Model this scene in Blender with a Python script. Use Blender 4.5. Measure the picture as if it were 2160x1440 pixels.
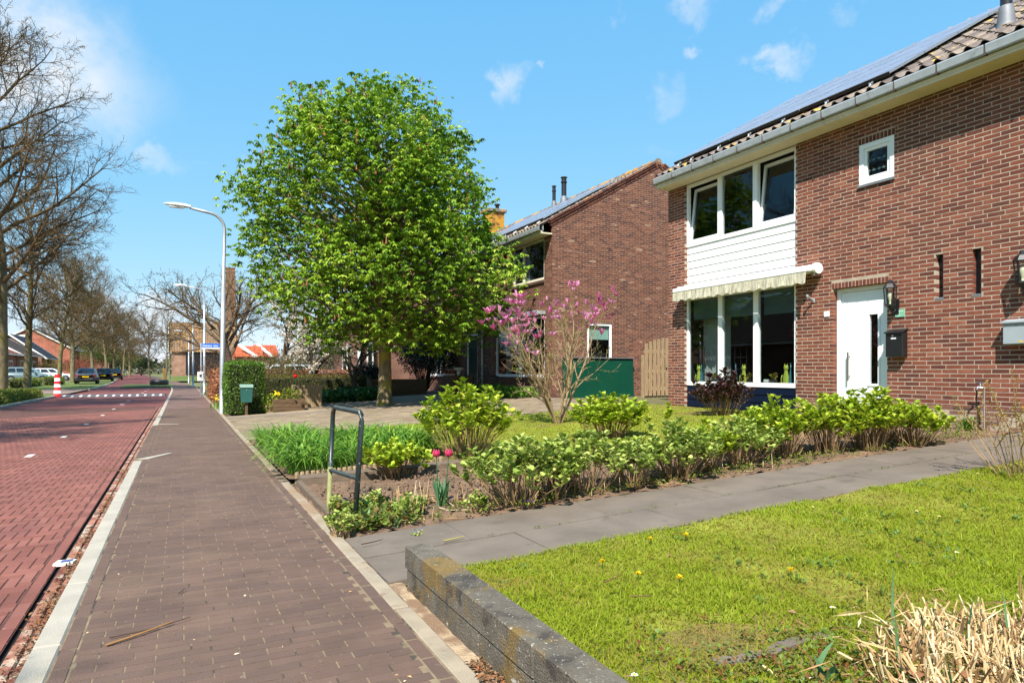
import bpy, math, random
import numpy as np
from mathutils import Vector, Matrix
random.seed(7)
RNG = np.random.default_rng(11)
scene = bpy.context.scene
for o in list(bpy.data.objects):
    bpy.data.objects.remove(o)
COL = scene.collection

# ------------------------------------------------------------------ camera
F, CX, HY = 1411.0, 1080.0, 783.0          # focal length, centre and horizon in photo pixels (2160 wide)
YAW = math.atan(697.0 / F)
SN, CS = math.sin(YAW), math.cos(YAW)
CAMZ = 1.2
cam = bpy.data.cameras.new('camera')
cam.sensor_width = 36.0
cam.lens = 36.0 * F / 2160.0
cam.shift_y = (HY - 720.0) / 2160.0
cam.clip_start = 0.05
cam.clip_end = 3000.0
cam_o = bpy.data.objects.new('camera', cam)
cam_o.location = (0, 0, CAMZ)
cam_o.rotation_euler = (math.pi / 2, 0, -YAW)
COL.objects.link(cam_o)
scene.camera = cam_o

# ------------------------------------------------------------------ sun, sky, exposure
SUN = Vector((-1.0, -1.2, 1.88)).normalized()          # towards the sun
sl = bpy.data.lights.new('sun', 'SUN')
sl.energy = 4.6
sl.angle = math.radians(0.53)
sl.color = (1.0, 0.95, 0.87)
so = bpy.data.objects.new('sun', sl)
so.rotation_euler = SUN.to_track_quat('Z', 'Y').to_euler()
so.location = (0, 0, 30)
COL.objects.link(so)
vs = scene.view_settings
vs.view_transform = 'Standard'
vs.look = 'None'
vs.gamma = 1.0
vs.use_curve_mapping = False
vs.exposure = 1.05
cy = scene.cycles
cy.max_bounces = 5
cy.diffuse_bounces = 2
cy.glossy_bounces = 3
cy.transmission_bounces = 3
cy.transparent_max_bounces = 10
cy.use_adaptive_sampling = True
cy.adaptive_threshold = 0.02
cy.caustics_reflective = False
cy.caustics_refractive = False
cy.use_denoising = True

def pix_dir(px, py):
    r = (px - CX) / F
    u = (HY - py) / F
    return Vector((SN + CS * r, CS - SN * r, u))

def at_ground(px, py, z=0.0):
    d = pix_dir(px, py)
    t = (z - CAMZ) / d.z
    return d.x * t, d.y * t

def at_X(px, py, X):
    d = pix_dir(px, py)
    t = X / d.x
    return d.y * t, CAMZ + d.z * t          # Y, Z

def at_Y(px, py, Y):
    d = pix_dir(px, py)
    t = Y / d.y
    return d.x * t, CAMZ + d.z * t          # X, Z

def at_depth(px, depth):
    d = pix_dir(px, HY)
    return d.x * depth, d.y * depth

world = bpy.data.worlds.new('World')
scene.world = world
world.use_nodes = True
wn, wl = world.node_tree.nodes, world.node_tree.links
wn.clear()
def N(kind, **kw):
    n = wn.new(kind)
    for k, v in kw.items():
        setattr(n, k, v)
    return n
w_out = N('ShaderNodeOutputWorld')
w_bg = N('ShaderNodeBackground')
w_bg.inputs['Strength'].default_value = 0.12
wl.new(w_bg.outputs[0], w_out.inputs[0])
sky = N('ShaderNodeTexSky', sky_type='NISHITA', sun_disc=False)
sky.sun_elevation = math.asin(SUN.z)
sky.sun_rotation = math.atan2(SUN.x, SUN.y)
sky.altitude = 0.0
sky.air_density = 0.8
sky.dust_density = 0.0
sky.ozone_density = 2.0
# the photograph's film response: the whole sky's range is compressed, blue most
sepc = N('ShaderNodeSeparateColor')
wl.new(sky.outputs[0], sepc.inputs[0])
hs = N('ShaderNodeCombineColor')
for i_, (pw, sc_) in enumerate(((0.72, 0.84), (0.34, 1.92), (0.12, 3.4))):
    pn = N('ShaderNodeMath', operation='POWER')
    wl.new(sepc.outputs[i_], pn.inputs[0])
    pn.inputs[1].default_value = pw
    mn = N('ShaderNodeMath', operation='MULTIPLY')
    wl.new(pn.outputs[0], mn.inputs[0])
    mn.inputs[1].default_value = sc_
    wl.new(mn.outputs[0], hs.inputs[i_])
tc = N('ShaderNodeTexCoord')
def math_n(op, a, b=None, clamp=False):
    m = N('ShaderNodeMath', operation=op, use_clamp=clamp)
    for i, v in enumerate((a, b)):
        if v is None:
            continue
        if isinstance(v, (int, float)):
            m.inputs[i].default_value = v
        else:
            wl.new(v, m.inputs[i])
    return m.outputs[0]
# warped direction so that cloud outlines are ragged
nz = N('ShaderNodeTexNoise')
nz.inputs['Scale'].default_value = 13.0
nz.inputs['Detail'].default_value = 9.0
nz.inputs['Roughness'].default_value = 0.62
wl.new(tc.outputs['Generated'], nz.inputs['Vector'])
sub = N('ShaderNodeVectorMath', operation='SUBTRACT')
wl.new(nz.outputs['Color'], sub.inputs[0])
sub.inputs[1].default_value = (0.5, 0.5, 0.5)
scl = N('ShaderNodeVectorMath', operation='SCALE')
wl.new(sub.outputs[0], scl.inputs[0])
scl.inputs['Scale'].default_value = 0.13
warp = N('ShaderNodeVectorMath', operation='ADD')
wl.new(tc.outputs['Generated'], warp.inputs[0])
wl.new(scl.outputs[0], warp.inputs[1])
acc = None
#            px    py   radius strength stretch
for px, py, rad, st, zst in ((60, 150, .17, 1.0, 1.5), (170, 190, .085, .9, 1.6), (-120, 90, .2, 1.0, 1.5), (325, 328, .045, .38, 2.2), (215, 318, .03, .22, 1.8),
                        (1092, 165, .036, .5, 1.0), (1060, 190, .028, .4, 1.6), (1150, 134, .012, .36, 1.2),
                        (1400, 185, .036, .4, 1.1), (1635, 134, .040, .62, 2.0), (1476, 82, .022, .45, 1.6),
                        (1655, 8, .035, .42, 1.6), (1480, 12, .03, .34, 1.5), (1320, 10, .02, .3, 1.0), (1770, 12, .03, .4, 1.5),
                        (335, 640, .065, 1.0, 2.2), (285, 672, .10, .85, 3.0), (60, 650, .12, .45, 3.0), (530, 340, .03, .25, 2.0)):
    c = pix_dir(px, py).normalized()
    s1 = N('ShaderNodeVectorMath', operation='SUBTRACT')
    wl.new(warp.outputs[0], s1.inputs[0])
    s1.inputs[1].default_value = c
    s2 = N('ShaderNodeVectorMath', operation='MULTIPLY')
    wl.new(s1.outputs[0], s2.inputs[0])
    s2.inputs[1].default_value = (1, 1, zst)
    s3 = N('ShaderNodeVectorMath', operation='LENGTH')
    wl.new(s2.outputs[0], s3.inputs[0])
    mr = N('ShaderNodeMapRange', interpolation_type='SMOOTHSTEP')
    wl.new(s3.outputs['Value'], mr.inputs['Value'])
    mr.inputs['From Min'].default_value = rad
    mr.inputs['From Max'].default_value = rad * 0.15
    mr.inputs['To Min'].default_value = 0.0
    mr.inputs['To Max'].default_value = st
    acc = mr.outputs[0] if acc is None else math_n('MAXIMUM', acc, mr.outputs[0])
# scattered fair-weather clouds over the rest of the sky
nz2 = N('ShaderNodeTexNoise')
nz2.inputs['Scale'].default_value = 3.2
nz2.inputs['Detail'].default_value = 8.0
nz2.inputs['Roughness'].default_value = 0.58
mp = N('ShaderNodeMapping')
mp.inputs['Scale'].default_value = (1, 1, 2.2)
mp.inputs['Location'].default_value = (3.1, 1.7, 0.4)
wl.new(tc.outputs['Generated'], mp.inputs['Vector'])
wl.new(mp.outputs[0], nz2.inputs['Vector'])
mr2 = N('ShaderNodeMapRange', interpolation_type='SMOOTHSTEP')
wl.new(nz2.outputs['Fac'], mr2.inputs['Value'])
mr2.inputs['From Min'].default_value = 0.63
mr2.inputs['From Max'].default_value = 0.80
mr2.inputs['To Max'].default_value = 0.5
acc = math_n('MAXIMUM', acc, mr2.outputs[0])
tex = N('ShaderNodeMapRange')
wl.new(nz.outputs['Fac'], tex.inputs['Value'])
tex.inputs['From Min'].default_value = 0.36
tex.inputs['From Max'].default_value = 0.60
tex.inputs['To Min'].default_value = 0.3
tex.inputs['To Max'].default_value = 1.0
cl = math_n('MULTIPLY', acc, tex.outputs[0], clamp=True)
mixc = N('ShaderNodeMix', data_type='RGBA')
wl.new(cl, mixc.inputs['Factor'])
wl.new(hs.outputs[0], mixc.inputs['A'])
mixc.inputs['B'].default_value = (3.9, 4.0, 4.1, 1)
wl.new(mixc.outputs['Result'], w_bg.inputs['Color'])

# ------------------------------------------------------------------ helpers
ORG = {}
def setp(o, label=None, cat=None, group=None, kind=None):
    if label: o['label'] = label
    if cat: o['category'] = cat
    if group: o['group'] = group
    if kind: o['kind'] = kind
    return o

def thing(name, label, cat, loc=(0, 0, 0), group=None, rotz=0.0, world_coords=True):
    """An Empty at the thing's base; parts given in world coordinates are shifted to it."""
    o = bpy.data.objects.new(name, None)
    o.empty_display_size = 0.2
    COL.objects.link(o)
    o.location = loc
    o.rotation_euler = (0, 0, rotz)
    if world_coords:
        ORG[o.name] = np.array(loc, float)
    return setp(o, label, cat, group)

def finish(me, name, mat, parent, smooth=False):
    if mat is not None:
        for m in (mat if isinstance(mat, (list, tuple)) else [mat]):
            me.materials.append(m)
    if smooth:
        me.polygons.foreach_set('use_smooth', np.ones(len(me.polygons), bool))
    o = bpy.data.objects.new(name, me)
    COL.objects.link(o)
    if parent is not None:
        o.parent = parent
        if parent.name in ORG:
            ORG[o.name] = ORG[parent.name]
    return o

def np_mesh(name, V, Fa, mat, parent=None, tint=None, smooth=False):
    V = np.asarray(V, np.float32).reshape(-1, 3)
    Fa = np.asarray(Fa, np.int32)
    if parent is not None and parent.name in ORG:
        V = V - ORG[parent.name].astype(np.float32)
    me = bpy.data.meshes.new(name)
    M, k = Fa.shape
    me.vertices.add(len(V))
    me.vertices.foreach_set('co', np.ascontiguousarray(V).ravel())
    me.loops.add(M * k)
    me.loops.foreach_set('vertex_index', np.ascontiguousarray(Fa).ravel())
    me.polygons.add(M)
    me.polygons.foreach_set('loop_start', np.arange(M, dtype=np.int32) * k)
    me.polygons.foreach_set('use_smooth', np.zeros(M, bool))
    me.update(calc_edges=True)
    if tint is not None:
        a = me.attributes.new('tint', 'FLOAT', 'FACE')
        a.data.foreach_set('value', np.asarray(tint, np.float32))
    return finish(me, name, mat, parent, smooth)

class MB:
    """Collects shapes in world coordinates and links them as one mesh."""
    def __init__(s):
        s.v, s.f, s.m = [], [], []
        s.mi = 0
    def add(s, vs, fs):
        b = len(s.v)
        s.v += [tuple(v) for v in vs]
        s.f += [tuple(b + i for i in f) for f in fs]
        s.m += [s.mi] * len(fs)
        return s
    def box(s, x0, x1, y0, y1, z0, z1):
        return s.add([(x, y, z) for x in (x0, x1) for y in (y0, y1) for z in (z0, z1)],
                     [(0, 1, 3, 2), (4, 6, 7, 5), (0, 4, 5, 1), (2, 3, 7, 6), (0, 2, 6, 4), (1, 5, 7, 3)])
    def bbox(s, x0, x1, y0, y1, z0, z1, b=0.01):
        """Box with chamfered edges."""
        xs, ys, zs = (x0, x1), (y0, y1), (z0, z1)
        vs, idx = [], {}
        for i in (0, 1):
            for j in (0, 1):
                for k in (0, 1):
                    sx, sy, sz = (1, -1)[i] * b, (1, -1)[j] * b, (1, -1)[k] * b
                    for a, (ox, oy, oz) in enumerate(((0, sy, sz), (sx, 0, sz), (sx, sy, 0))):
                        idx[i, j, k, a] = len(vs)
                        vs.append((xs[i] + ox, ys[j] + oy, zs[k] + oz))
        fs = []
        for i in (0, 1):
            fs.append([idx[i, 0, 0, 0], idx[i, 1, 0, 0], idx[i, 1, 1, 0], idx[i, 0, 1, 0]])
            fs.append([idx[0, i, 0, 1], idx[1, i, 0, 1], idx[1, i, 1, 1], idx[0, i, 1, 1]])
            fs.append([idx[0, 0, i, 2], idx[1, 0, i, 2], idx[1, 1, i, 2], idx[0, 1, i, 2]])
            for j in (0, 1):
                fs.append([idx[i, j, 0, 0], idx[i, j, 1, 0], idx[i, j, 1, 1], idx[i, j, 0, 1]])
                fs.append([idx[i, 0, j, 0], idx[i, 1, j, 0], idx[i, 1, j, 2], idx[i, 0, j, 2]])
                fs.append([idx[0, i, j, 1], idx[1, i, j, 1], idx[1, i, j, 2], idx[0, i, j, 2]])
                for k in (0, 1):
                    fs.append([idx[i, j, k, 0], idx[i, j, k, 1], idx[i, j, k, 2]])
        return s.add(vs, fs)
    def hexa(s, a, b):
        """Bottom quad a and top quad b."""
        return s.add(list(a) + list(b), [(0, 1, 2, 3), (4, 5, 6, 7), (0, 1, 5, 4), (1, 2, 6, 5), (2, 3, 7, 6), (3, 0, 4, 7)])
    def quad(s, *p):
        return s.add(p, [tuple(range(len(p)))])
    def prism(s, poly, d):
        """A closed polygon extruded by the vector d."""
        n = len(poly)
        d = Vector(d)
        vs = [Vector(p) for p in poly]
        return s.add(vs + [p + d for p in vs], [tuple(range(n)), tuple(range(2 * n - 1, n - 1, -1))] + [(i, (i + 1) % n, n + (i + 1) % n, n + i) for i in range(n)])
    def tube(s, pts, rad, n=8, cap=True):
        pts = [Vector(p) for p in pts]
        if not isinstance(rad, (list, tuple)):
            rad = [rad] * len(pts)
        vs, fs = [], []
        ref = None
        for i, p in enumerate(pts):
            d = (pts[min(i + 1, len(pts) - 1)] - pts[max(i - 1, 0)]).normalized()
            if ref is None or abs(d.dot(ref)) > 0.98:
                ref = Vector((0, 0, 1)) if abs(d.z) < 0.9 else Vector((1, 0, 0))
            a = d.cross(ref).normalized()
            b = d.cross(a).normalized()
            for k in range(n):
                t = 2 * math.pi * k / n
                vs.append(p + (a * math.cos(t) + b * math.sin(t)) * rad[i])
        for i in range(len(pts) - 1):
            for k in range(n):
                fs.append((i * n + k, i * n + (k + 1) % n, (i + 1) * n + (k + 1) % n, (i + 1) * n + k))
        if cap:
            fs.append(tuple(range(n)))
            fs.append(tuple(range((len(pts) - 1) * n, len(pts) * n)))
        return s.add(vs, fs)
    def lathe(s, prof, c=(0, 0, 0), n=12, sx=1.0, sy=1.0):
        vs, fs = [], []
        for r, z in prof:
            for k in range(n):
                t = 2 * math.pi * k / n
                vs.append((c[0] + r * math.cos(t) * sx, c[1] + r * math.sin(t) * sy, c[2] + z))
        for i in range(len(prof) - 1):
            for k in range(n):
                fs.append((i * n + k, i * n + (k + 1) % n, (i + 1) * n + (k + 1) % n, (i + 1) * n + k))
        fs.append(tuple(range(n)))
        fs.append(tuple(range((len(prof) - 1) * n, len(prof) * n)))
        return s.add(vs, fs)
    def build(s, name, mat, parent=None, smooth=False):
        off = ORG.get(parent.name, np.zeros(3)) if parent is not None else np.zeros(3)
        me = bpy.data.meshes.new(name)
        me.from_pydata([(v[0] - off[0], v[1] - off[1], v[2] - off[2]) for v in s.v], [], s.f)
        me.update()
        o = finish(me, name, mat, parent, smooth)
        if isinstance(mat, (list, tuple)):
            me.polygons.foreach_set('material_index', np.array(s.m, np.int32))
        return o

def copy_tree(o, parent=None):
    c = o.copy()
    COL.objects.link(c)
    c.parent = parent
    for ch in list(o.children):
        copy_tree(ch, c)
    return c

# ------------------------------------------------------------------ materials
def S(r, g, b):
    """sRGB 0-255 to linear."""
    return tuple(((c / 255) / 12.92 if c / 255 <= 0.04045 else ((c / 255 + 0.055) / 1.055) ** 2.4) for c in (r, g, b)) + (1.0,)

def mat(name, col, rough=0.7, var=0.0, vscale=3.0, bump=0.0, bscale=60.0, metal=0.0, tint=None, spec=0.3, trans=0.0,
        spots=None, aniso=None, wave=None, coat=0.0):
    """Principled material on world position: tint ramp by the piece's own value, noise variation, spots of wear, fine relief."""
    m = bpy.data.materials.new(name)
    m.use_nodes = True
    nt = m.node_tree
    nd, ln = nt.nodes, nt.links
    p = nd['Principled BSDF']
    p.inputs['Roughness'].default_value = rough
    p.inputs['Metallic'].default_value = metal
    p.inputs['Specular IOR Level'].default_value = spec
    if coat:
        p.inputs['Coat Weight'].default_value = coat
        p.inputs['Coat Roughness'].default_value = 0.05
    geo = nd.new('ShaderNodeNewGeometry')
    pos = geo.outputs['Position']
    if aniso:
        mp_ = nd.new('ShaderNodeMapping')
        mp_.inputs['Scale'].default_value = aniso
        ln.new(pos, mp_.inputs['Vector'])
        pos = mp_.outputs[0]
    out = None
    if tint:
        at = nd.new('ShaderNodeAttribute')
        at.attribute_name = 'tint'
        rp = nd.new('ShaderNodeValToRGB')
        e = rp.color_ramp.elements
        while len(e) < len(tint):
            e.new(0.5)
        for i, (q, c) in enumerate(tint):
            e[i].position = q
            e[i].color = c if len(c) == 4 else tuple(c) + (1,)
        ln.new(at.outputs['Fac'], rp.inputs[0])
        out = rp.outputs[0]
    else:
        rgb = nd.new('ShaderNodeRGB')
        rgb.outputs[0].default_value = col if len(col) == 4 else tuple(col) + (1,)
        out = rgb.outputs[0]
    if var:
        nz_ = nd.new('ShaderNodeTexNoise')
        nz_.inputs['Scale'].default_value = vscale
        nz_.inputs['Detail'].default_value = 3.0
        nz_.inputs['Roughness'].default_value = 0.65
        ln.new(pos, nz_.inputs['Vector'])
        mr_ = nd.new('ShaderNodeMapRange')
        mr_.inputs['From Min'].default_value = 0.3
        mr_.inputs['From Max'].default_value = 0.7
        mr_.inputs['To Min'].default_value = 1.0 - var
        mr_.inputs['To Max'].default_value = 1.0 + var
        ln.new(nz_.outputs['Fac'], mr_.inputs['Value'])
        mx = nd.new('ShaderNodeVectorMath')
        mx.operation = 'SCALE'
        ln.new(out, mx.inputs[0])
        ln.new(mr_.outputs[0], mx.inputs['Scale'])
        out = mx.outputs[0]
    for sp in (spots or ()):
        sc_, lo, hi, c = sp[:4]
        ns = nd.new('ShaderNodeTexNoise')
        ns.inputs['Scale'].default_value = sc_
        ns.inputs['Detail'].default_value = 3.0
        ns.inputs['Roughness'].default_value = 0.6
        off = nd.new('ShaderNodeVectorMath')
        off.operation = 'ADD'
        off.inputs[1].default_value = (sc_ * 1.3, lo * 17, hi * 9)
        ln.new(pos, off.inputs[0])
        ln.new(off.outputs[0], ns.inputs['Vector'])
        mr_ = nd.new('ShaderNodeMapRange')
        mr_.interpolation_type = 'SMOOTHSTEP'
        mr_.inputs['From Min'].default_value = lo
        mr_.inputs['From Max'].default_value = hi
        mr_.inputs['To Max'].default_value = sp[4] if len(sp) > 4 else 1.0
        ln.new(ns.outputs['Fac'], mr_.inputs['Value'])
        mx = nd.new('ShaderNodeMix')
        mx.data_type = 'RGBA'
        ln.new(mr_.outputs[0], mx.inputs['Factor'])
        ln.new(out, mx.inputs['A'])
        mx.inputs['B'].default_value = c if len(c) == 4 else tuple(c) + (1,)
        out = mx.outputs['Result']
    ln.new(out, p.inputs['Base Color'])
    if bump:
        nb = nd.new('ShaderNodeTexNoise')
        nb.inputs['Scale'].default_value = bscale
        nb.inputs['Detail'].default_value = 1.0
        ln.new(pos, nb.inputs['Vector'])
        bp = nd.new('ShaderNodeBump')
        bp.inputs['Strength'].default_value = bump
        bp.inputs['Distance'].default_value = 0.01
        ln.new(nb.outputs['Fac'], bp.inputs['Height'])
        ln.new(bp.outputs[0], p.inputs['Normal'])
    if trans:
        tr = nd.new('ShaderNodeBsdfTranslucent')
        ln.new(out, tr.inputs['Color'])
        ms = nd.new('ShaderNodeMixShader')
        ms.inputs[0].default_value = trans
        ln.new(p.outputs[0], ms.inputs[1])
        ln.new(tr.outputs[0], ms.inputs[2])
        ln.new(ms.outputs[0], nd['Material Output'].inputs['Surface'])
    return m

def glass_mat(name, tint=(0.8, 0.85, 0.85), gloss=1.0):
    m = bpy.data.materials.new(name)
    m.use_nodes = True
    nd, ln = m.node_tree.nodes, m.node_tree.links
    nd.remove(nd['Principled BSDF'])
    tr = nd.new('ShaderNodeBsdfTransparent')
    tr.inputs[0].default_value = tint + (1,)
    gl = nd.new('ShaderNodeBsdfGlossy')
    gl.inputs['Roughness'].default_value = 0.01
    gl.inputs['Color'].default_value = (gloss, gloss, gloss, 1)
    lw_ = nd.new('ShaderNodeLayerWeight')
    lw_.inputs['Blend'].default_value = 0.5
    pw_ = nd.new('ShaderNodeMath')
    pw_.operation = 'POWER'
    pw_.inputs[1].default_value = 5.0
    ln.new(lw_.outputs['Facing'], pw_.inputs[0])
    fr = nd.new('ShaderNodeMath')
    fr.operation = 'MULTIPLY_ADD'
    fr.inputs[1].default_value = 0.6
    fr.inputs[2].default_value = 0.032
    ln.new(pw_.outputs[0], fr.inputs[0])
    ms = nd.new('ShaderNodeMixShader')
    ln.new(fr.outputs[0], ms.inputs[0])
    ln.new(tr.outputs[0], ms.inputs[1])
    ln.new(gl.outputs[0], ms.inputs[2])
    ln.new(ms.outputs[0], nd['Material Output'].inputs['Surface'])
    return m

def brick_tex_mat(name, c1, c2, mortar, scale=1.0, bw=0.22, bh=0.0625, ms=0.01, flat=False, rough=0.85):
    """Courses for walls (or ground) too far away to build brick by brick."""
    m = bpy.data.materials.new(name)
    m.use_nodes = True
    nd, ln = m.node_tree.nodes, m.node_tree.links
    p = nd['Principled BSDF']
    p.inputs['Roughness'].default_value = rough
    p.inputs['Specular IOR Level'].default_value = 0.2
    geo = nd.new('ShaderNodeNewGeometry')
    sx = nd.new('ShaderNodeSeparateXYZ')
    ln.new(geo.outputs['Position'], sx.inputs[0])
    cb = nd.new('ShaderNodeCombineXYZ')
    if flat:
        ln.new(sx.outputs['X'], cb.inputs['X'])
        ln.new(sx.outputs['Y'], cb.inputs['Y'])
    else:
        ad = nd.new('ShaderNodeMath')
        ad.operation = 'ADD'
        ln.new(sx.outputs['X'], ad.inputs[0])
        ln.new(sx.outputs['Y'], ad.inputs[1])
        ln.new(ad.outputs[0], cb.inputs['X'])
        ln.new(sx.outputs['Z'], cb.inputs['Y'])
    b = nd.new('ShaderNodeTexBrick')
    b.inputs['Color1'].default_value = c1
    b.inputs['Color2'].default_value = c2
    b.inputs['Mortar'].default_value = mortar
    b.inputs['Scale'].default_value = scale
    b.inputs['Mortar Size'].default_value = ms
    b.inputs['Brick Width'].default_value = bw
    b.inputs['Row Height'].default_value = bh
    ln.new(cb.outputs[0], b.inputs['Vector'])
    nz_ = nd.new('ShaderNodeTexNoise')
    nz_.inputs['Scale'].default_value = 1.3
    nz_.inputs['Detail'].default_value = 6
    ln.new(geo.outputs['Position'], nz_.inputs['Vector'])
    mr_ = nd.new('ShaderNodeMapRange')
    mr_.inputs['From Min'].default_value = .3
    mr_.inputs['From Max'].default_value = .7
    mr_.inputs['To Min'].default_value = .75
    mr_.inputs['To Max'].default_value = 1.25
    ln.new(nz_.outputs['Fac'], mr_.inputs['Value'])
    mx = nd.new('ShaderNodeVectorMath')
    mx.operation = 'SCALE'
    ln.new(b.outputs[0], mx.inputs[0])
    ln.new(mr_.outputs[0], mx.inputs['Scale'])
    ln.new(mx.outputs[0], p.inputs['Base Color'])
    return m

# ------------------------------------------------------------------ batch shapes (numpy)
def unit(a):
    return a / np.maximum(np.linalg.norm(a, axis=-1, keepdims=True), 1e-9)

def seg_arrays(segs, n=3):
    """Tapered prisms: rows p0 p1 r0 r1."""
    A = np.asarray(segs, float).reshape(-1, 8)
    p0, p1, r0, r1 = A[:, :3], A[:, 3:6], A[:, 6], A[:, 7]
    d = unit(p1 - p0)
    ref = np.where(np.abs(d[:, 2:3]) < 0.9, np.array([[0, 0, 1.0]]), np.array([[1.0, 0, 0]]))
    a = unit(np.cross(d, ref))
    b = np.cross(d, a)
    t = 2 * np.pi * np.arange(n) / n
    ring = a[:, None, :] * np.cos(t)[None, :, None] + b[:, None, :] * np.sin(t)[None, :, None]
    V = np.concatenate([p0[:, None] + ring * r0[:, None, None], p1[:, None] + ring * r1[:, None, None]], axis=1)
    k = np.arange(n)
    f = np.stack([k, (k + 1) % n, (k + 1) % n + n, k + n], axis=1)
    Fa = (np.arange(len(A)) * 2 * n)[:, None, None] + f[None]
    return V.reshape(-1, 3), Fa.reshape(-1, 4)

def leaf_arrays(P, D, Nn, L, W, fold=0.25, kind='round', droop=0.0):
    """Leaves as small folded blades; base P, axis D, face normal Nn. Faces are quads."""
    P, D, Nn = np.asarray(P, float), unit(np.asarray(D, float)), np.asarray(Nn, float)
    n = len(P)
    Sd = unit(np.cross(D, Nn))
    Up = np.cross(Sd, D)
    L = np.broadcast_to(np.asarray(L, float), (n,))[:, None]
    W = np.broadcast_to(np.asarray(W, float), (n,))[:, None]
    dz = np.array([[0, 0, -1.0]]) * droop
    if kind == 'round':
        base, tip = P, P + D * L + dz * L
        m1, m2 = P + D * L * .35 + dz * L * .12, P + D * L * .72 + dz * L * .5
        l1, r1 = m1 - Sd * W * .46 + Up * W * fold * .5, m1 + Sd * W * .46 + Up * W * fold * .5
        l2, r2 = m2 - Sd * W * .36 + Up * W * fold * .4, m2 + Sd * W * .36 + Up * W * fold * .4
        V = np.stack([base, l1, m1, r1, l2, m2, r2, tip], 1)
        q = np.array([[1, 4, 5, 2], [2, 5, 6, 3], [0, 1, 2, 3], [4, 7, 6, 5]])
        Fa = (np.arange(n) * 8)[:, None, None] + q[None]
        return V.reshape(-1, 3), Fa.reshape(-1, 4), 4
    mid = P + D * L * .5 + dz * L * .25
    l1, r1 = mid - Sd * W * .5 + Up * W * fold * .4, mid + Sd * W * .5 + Up * W * fold * .4
    tip = P + D * L + dz * L
    V = np.stack([P, l1, tip, r1], 1)
    Fa = (np.arange(n) * 4)[:, None, None] + np.array([[0, 1, 2, 3]])[None]
    return V.reshape(-1, 3), Fa.reshape(-1, 4), 1

def rand_dirs(n, rng, up=0.0):
    d = rng.normal(size=(n, 3))
    d[:, 2] += up
    return unit(d)

def join(parts):
    V, Fa, b = [], [], 0
    for v, f in parts:
        V.append(v)
        Fa.append(f + b)
        b += len(v)
    return np.concatenate(V), np.concatenate(Fa)

def box_arrays(R, O, U, Vv, Nn, front, back, inset=0.0, jit=0.0, rng=RNG):
    """Rectangles R (u0,u1,v0,v1) on a plane as boxes without a back face."""
    R = np.asarray(R, float).reshape(-1, 4)
    O, U, Vv, Nn = (np.asarray(a, float) for a in (O, U, Vv, Nn))
    n = len(R)
    fr = front + (rng.uniform(-jit, jit, n) if jit else np.zeros(n))
    def pt(u, v, d):
        return O + u[:, None] * U + v[:, None] * Vv + np.broadcast_to(np.asarray(d, float), (n,))[:, None] * Nn
    u0, u1, v0, v1 = R.T
    i = inset
    tl = rng.uniform(-jit, jit, (4, n)) * .15 if jit else np.zeros((4, n))
    Vt = np.stack([pt(u0, v0, back), pt(u1, v0, back), pt(u1, v1, back), pt(u0, v1, back),
                   pt(u0 + i, v0 + i, fr + tl[0]), pt(u1 - i, v0 + i, fr + tl[1]), pt(u1 - i, v1 - i, fr + tl[2]), pt(u0 + i, v1 - i, fr + tl[3])], 1)
    q = np.array([[4, 5, 6, 7], [0, 1, 5, 4], [1, 2, 6, 5], [2, 3, 7, 6], [3, 0, 4, 7]])
    Fa = (np.arange(n) * 8)[:, None, None] + q[None]
    return Vt.reshape(-1, 3), Fa.reshape(-1, 4)

def pix_size(P):
    """Rough projected scale at points P (bigger is larger in the picture), negative when out of frame."""
    P = np.asarray(P, float)
    z = P[:, 0] * SN + P[:, 1] * CS
    x = P[:, 0] * CS - P[:, 1] * SN
    px = CX + F * x / np.maximum(z, .01)
    py = HY - F * (P[:, 2] - CAMZ) / np.maximum(z, .01)
    ok = (z > .3) & (px > -20) & (px < 2180) & (py > -20) & (py < 1460)
    return np.where(ok, 1 / np.maximum(z, .01), -1)

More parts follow.
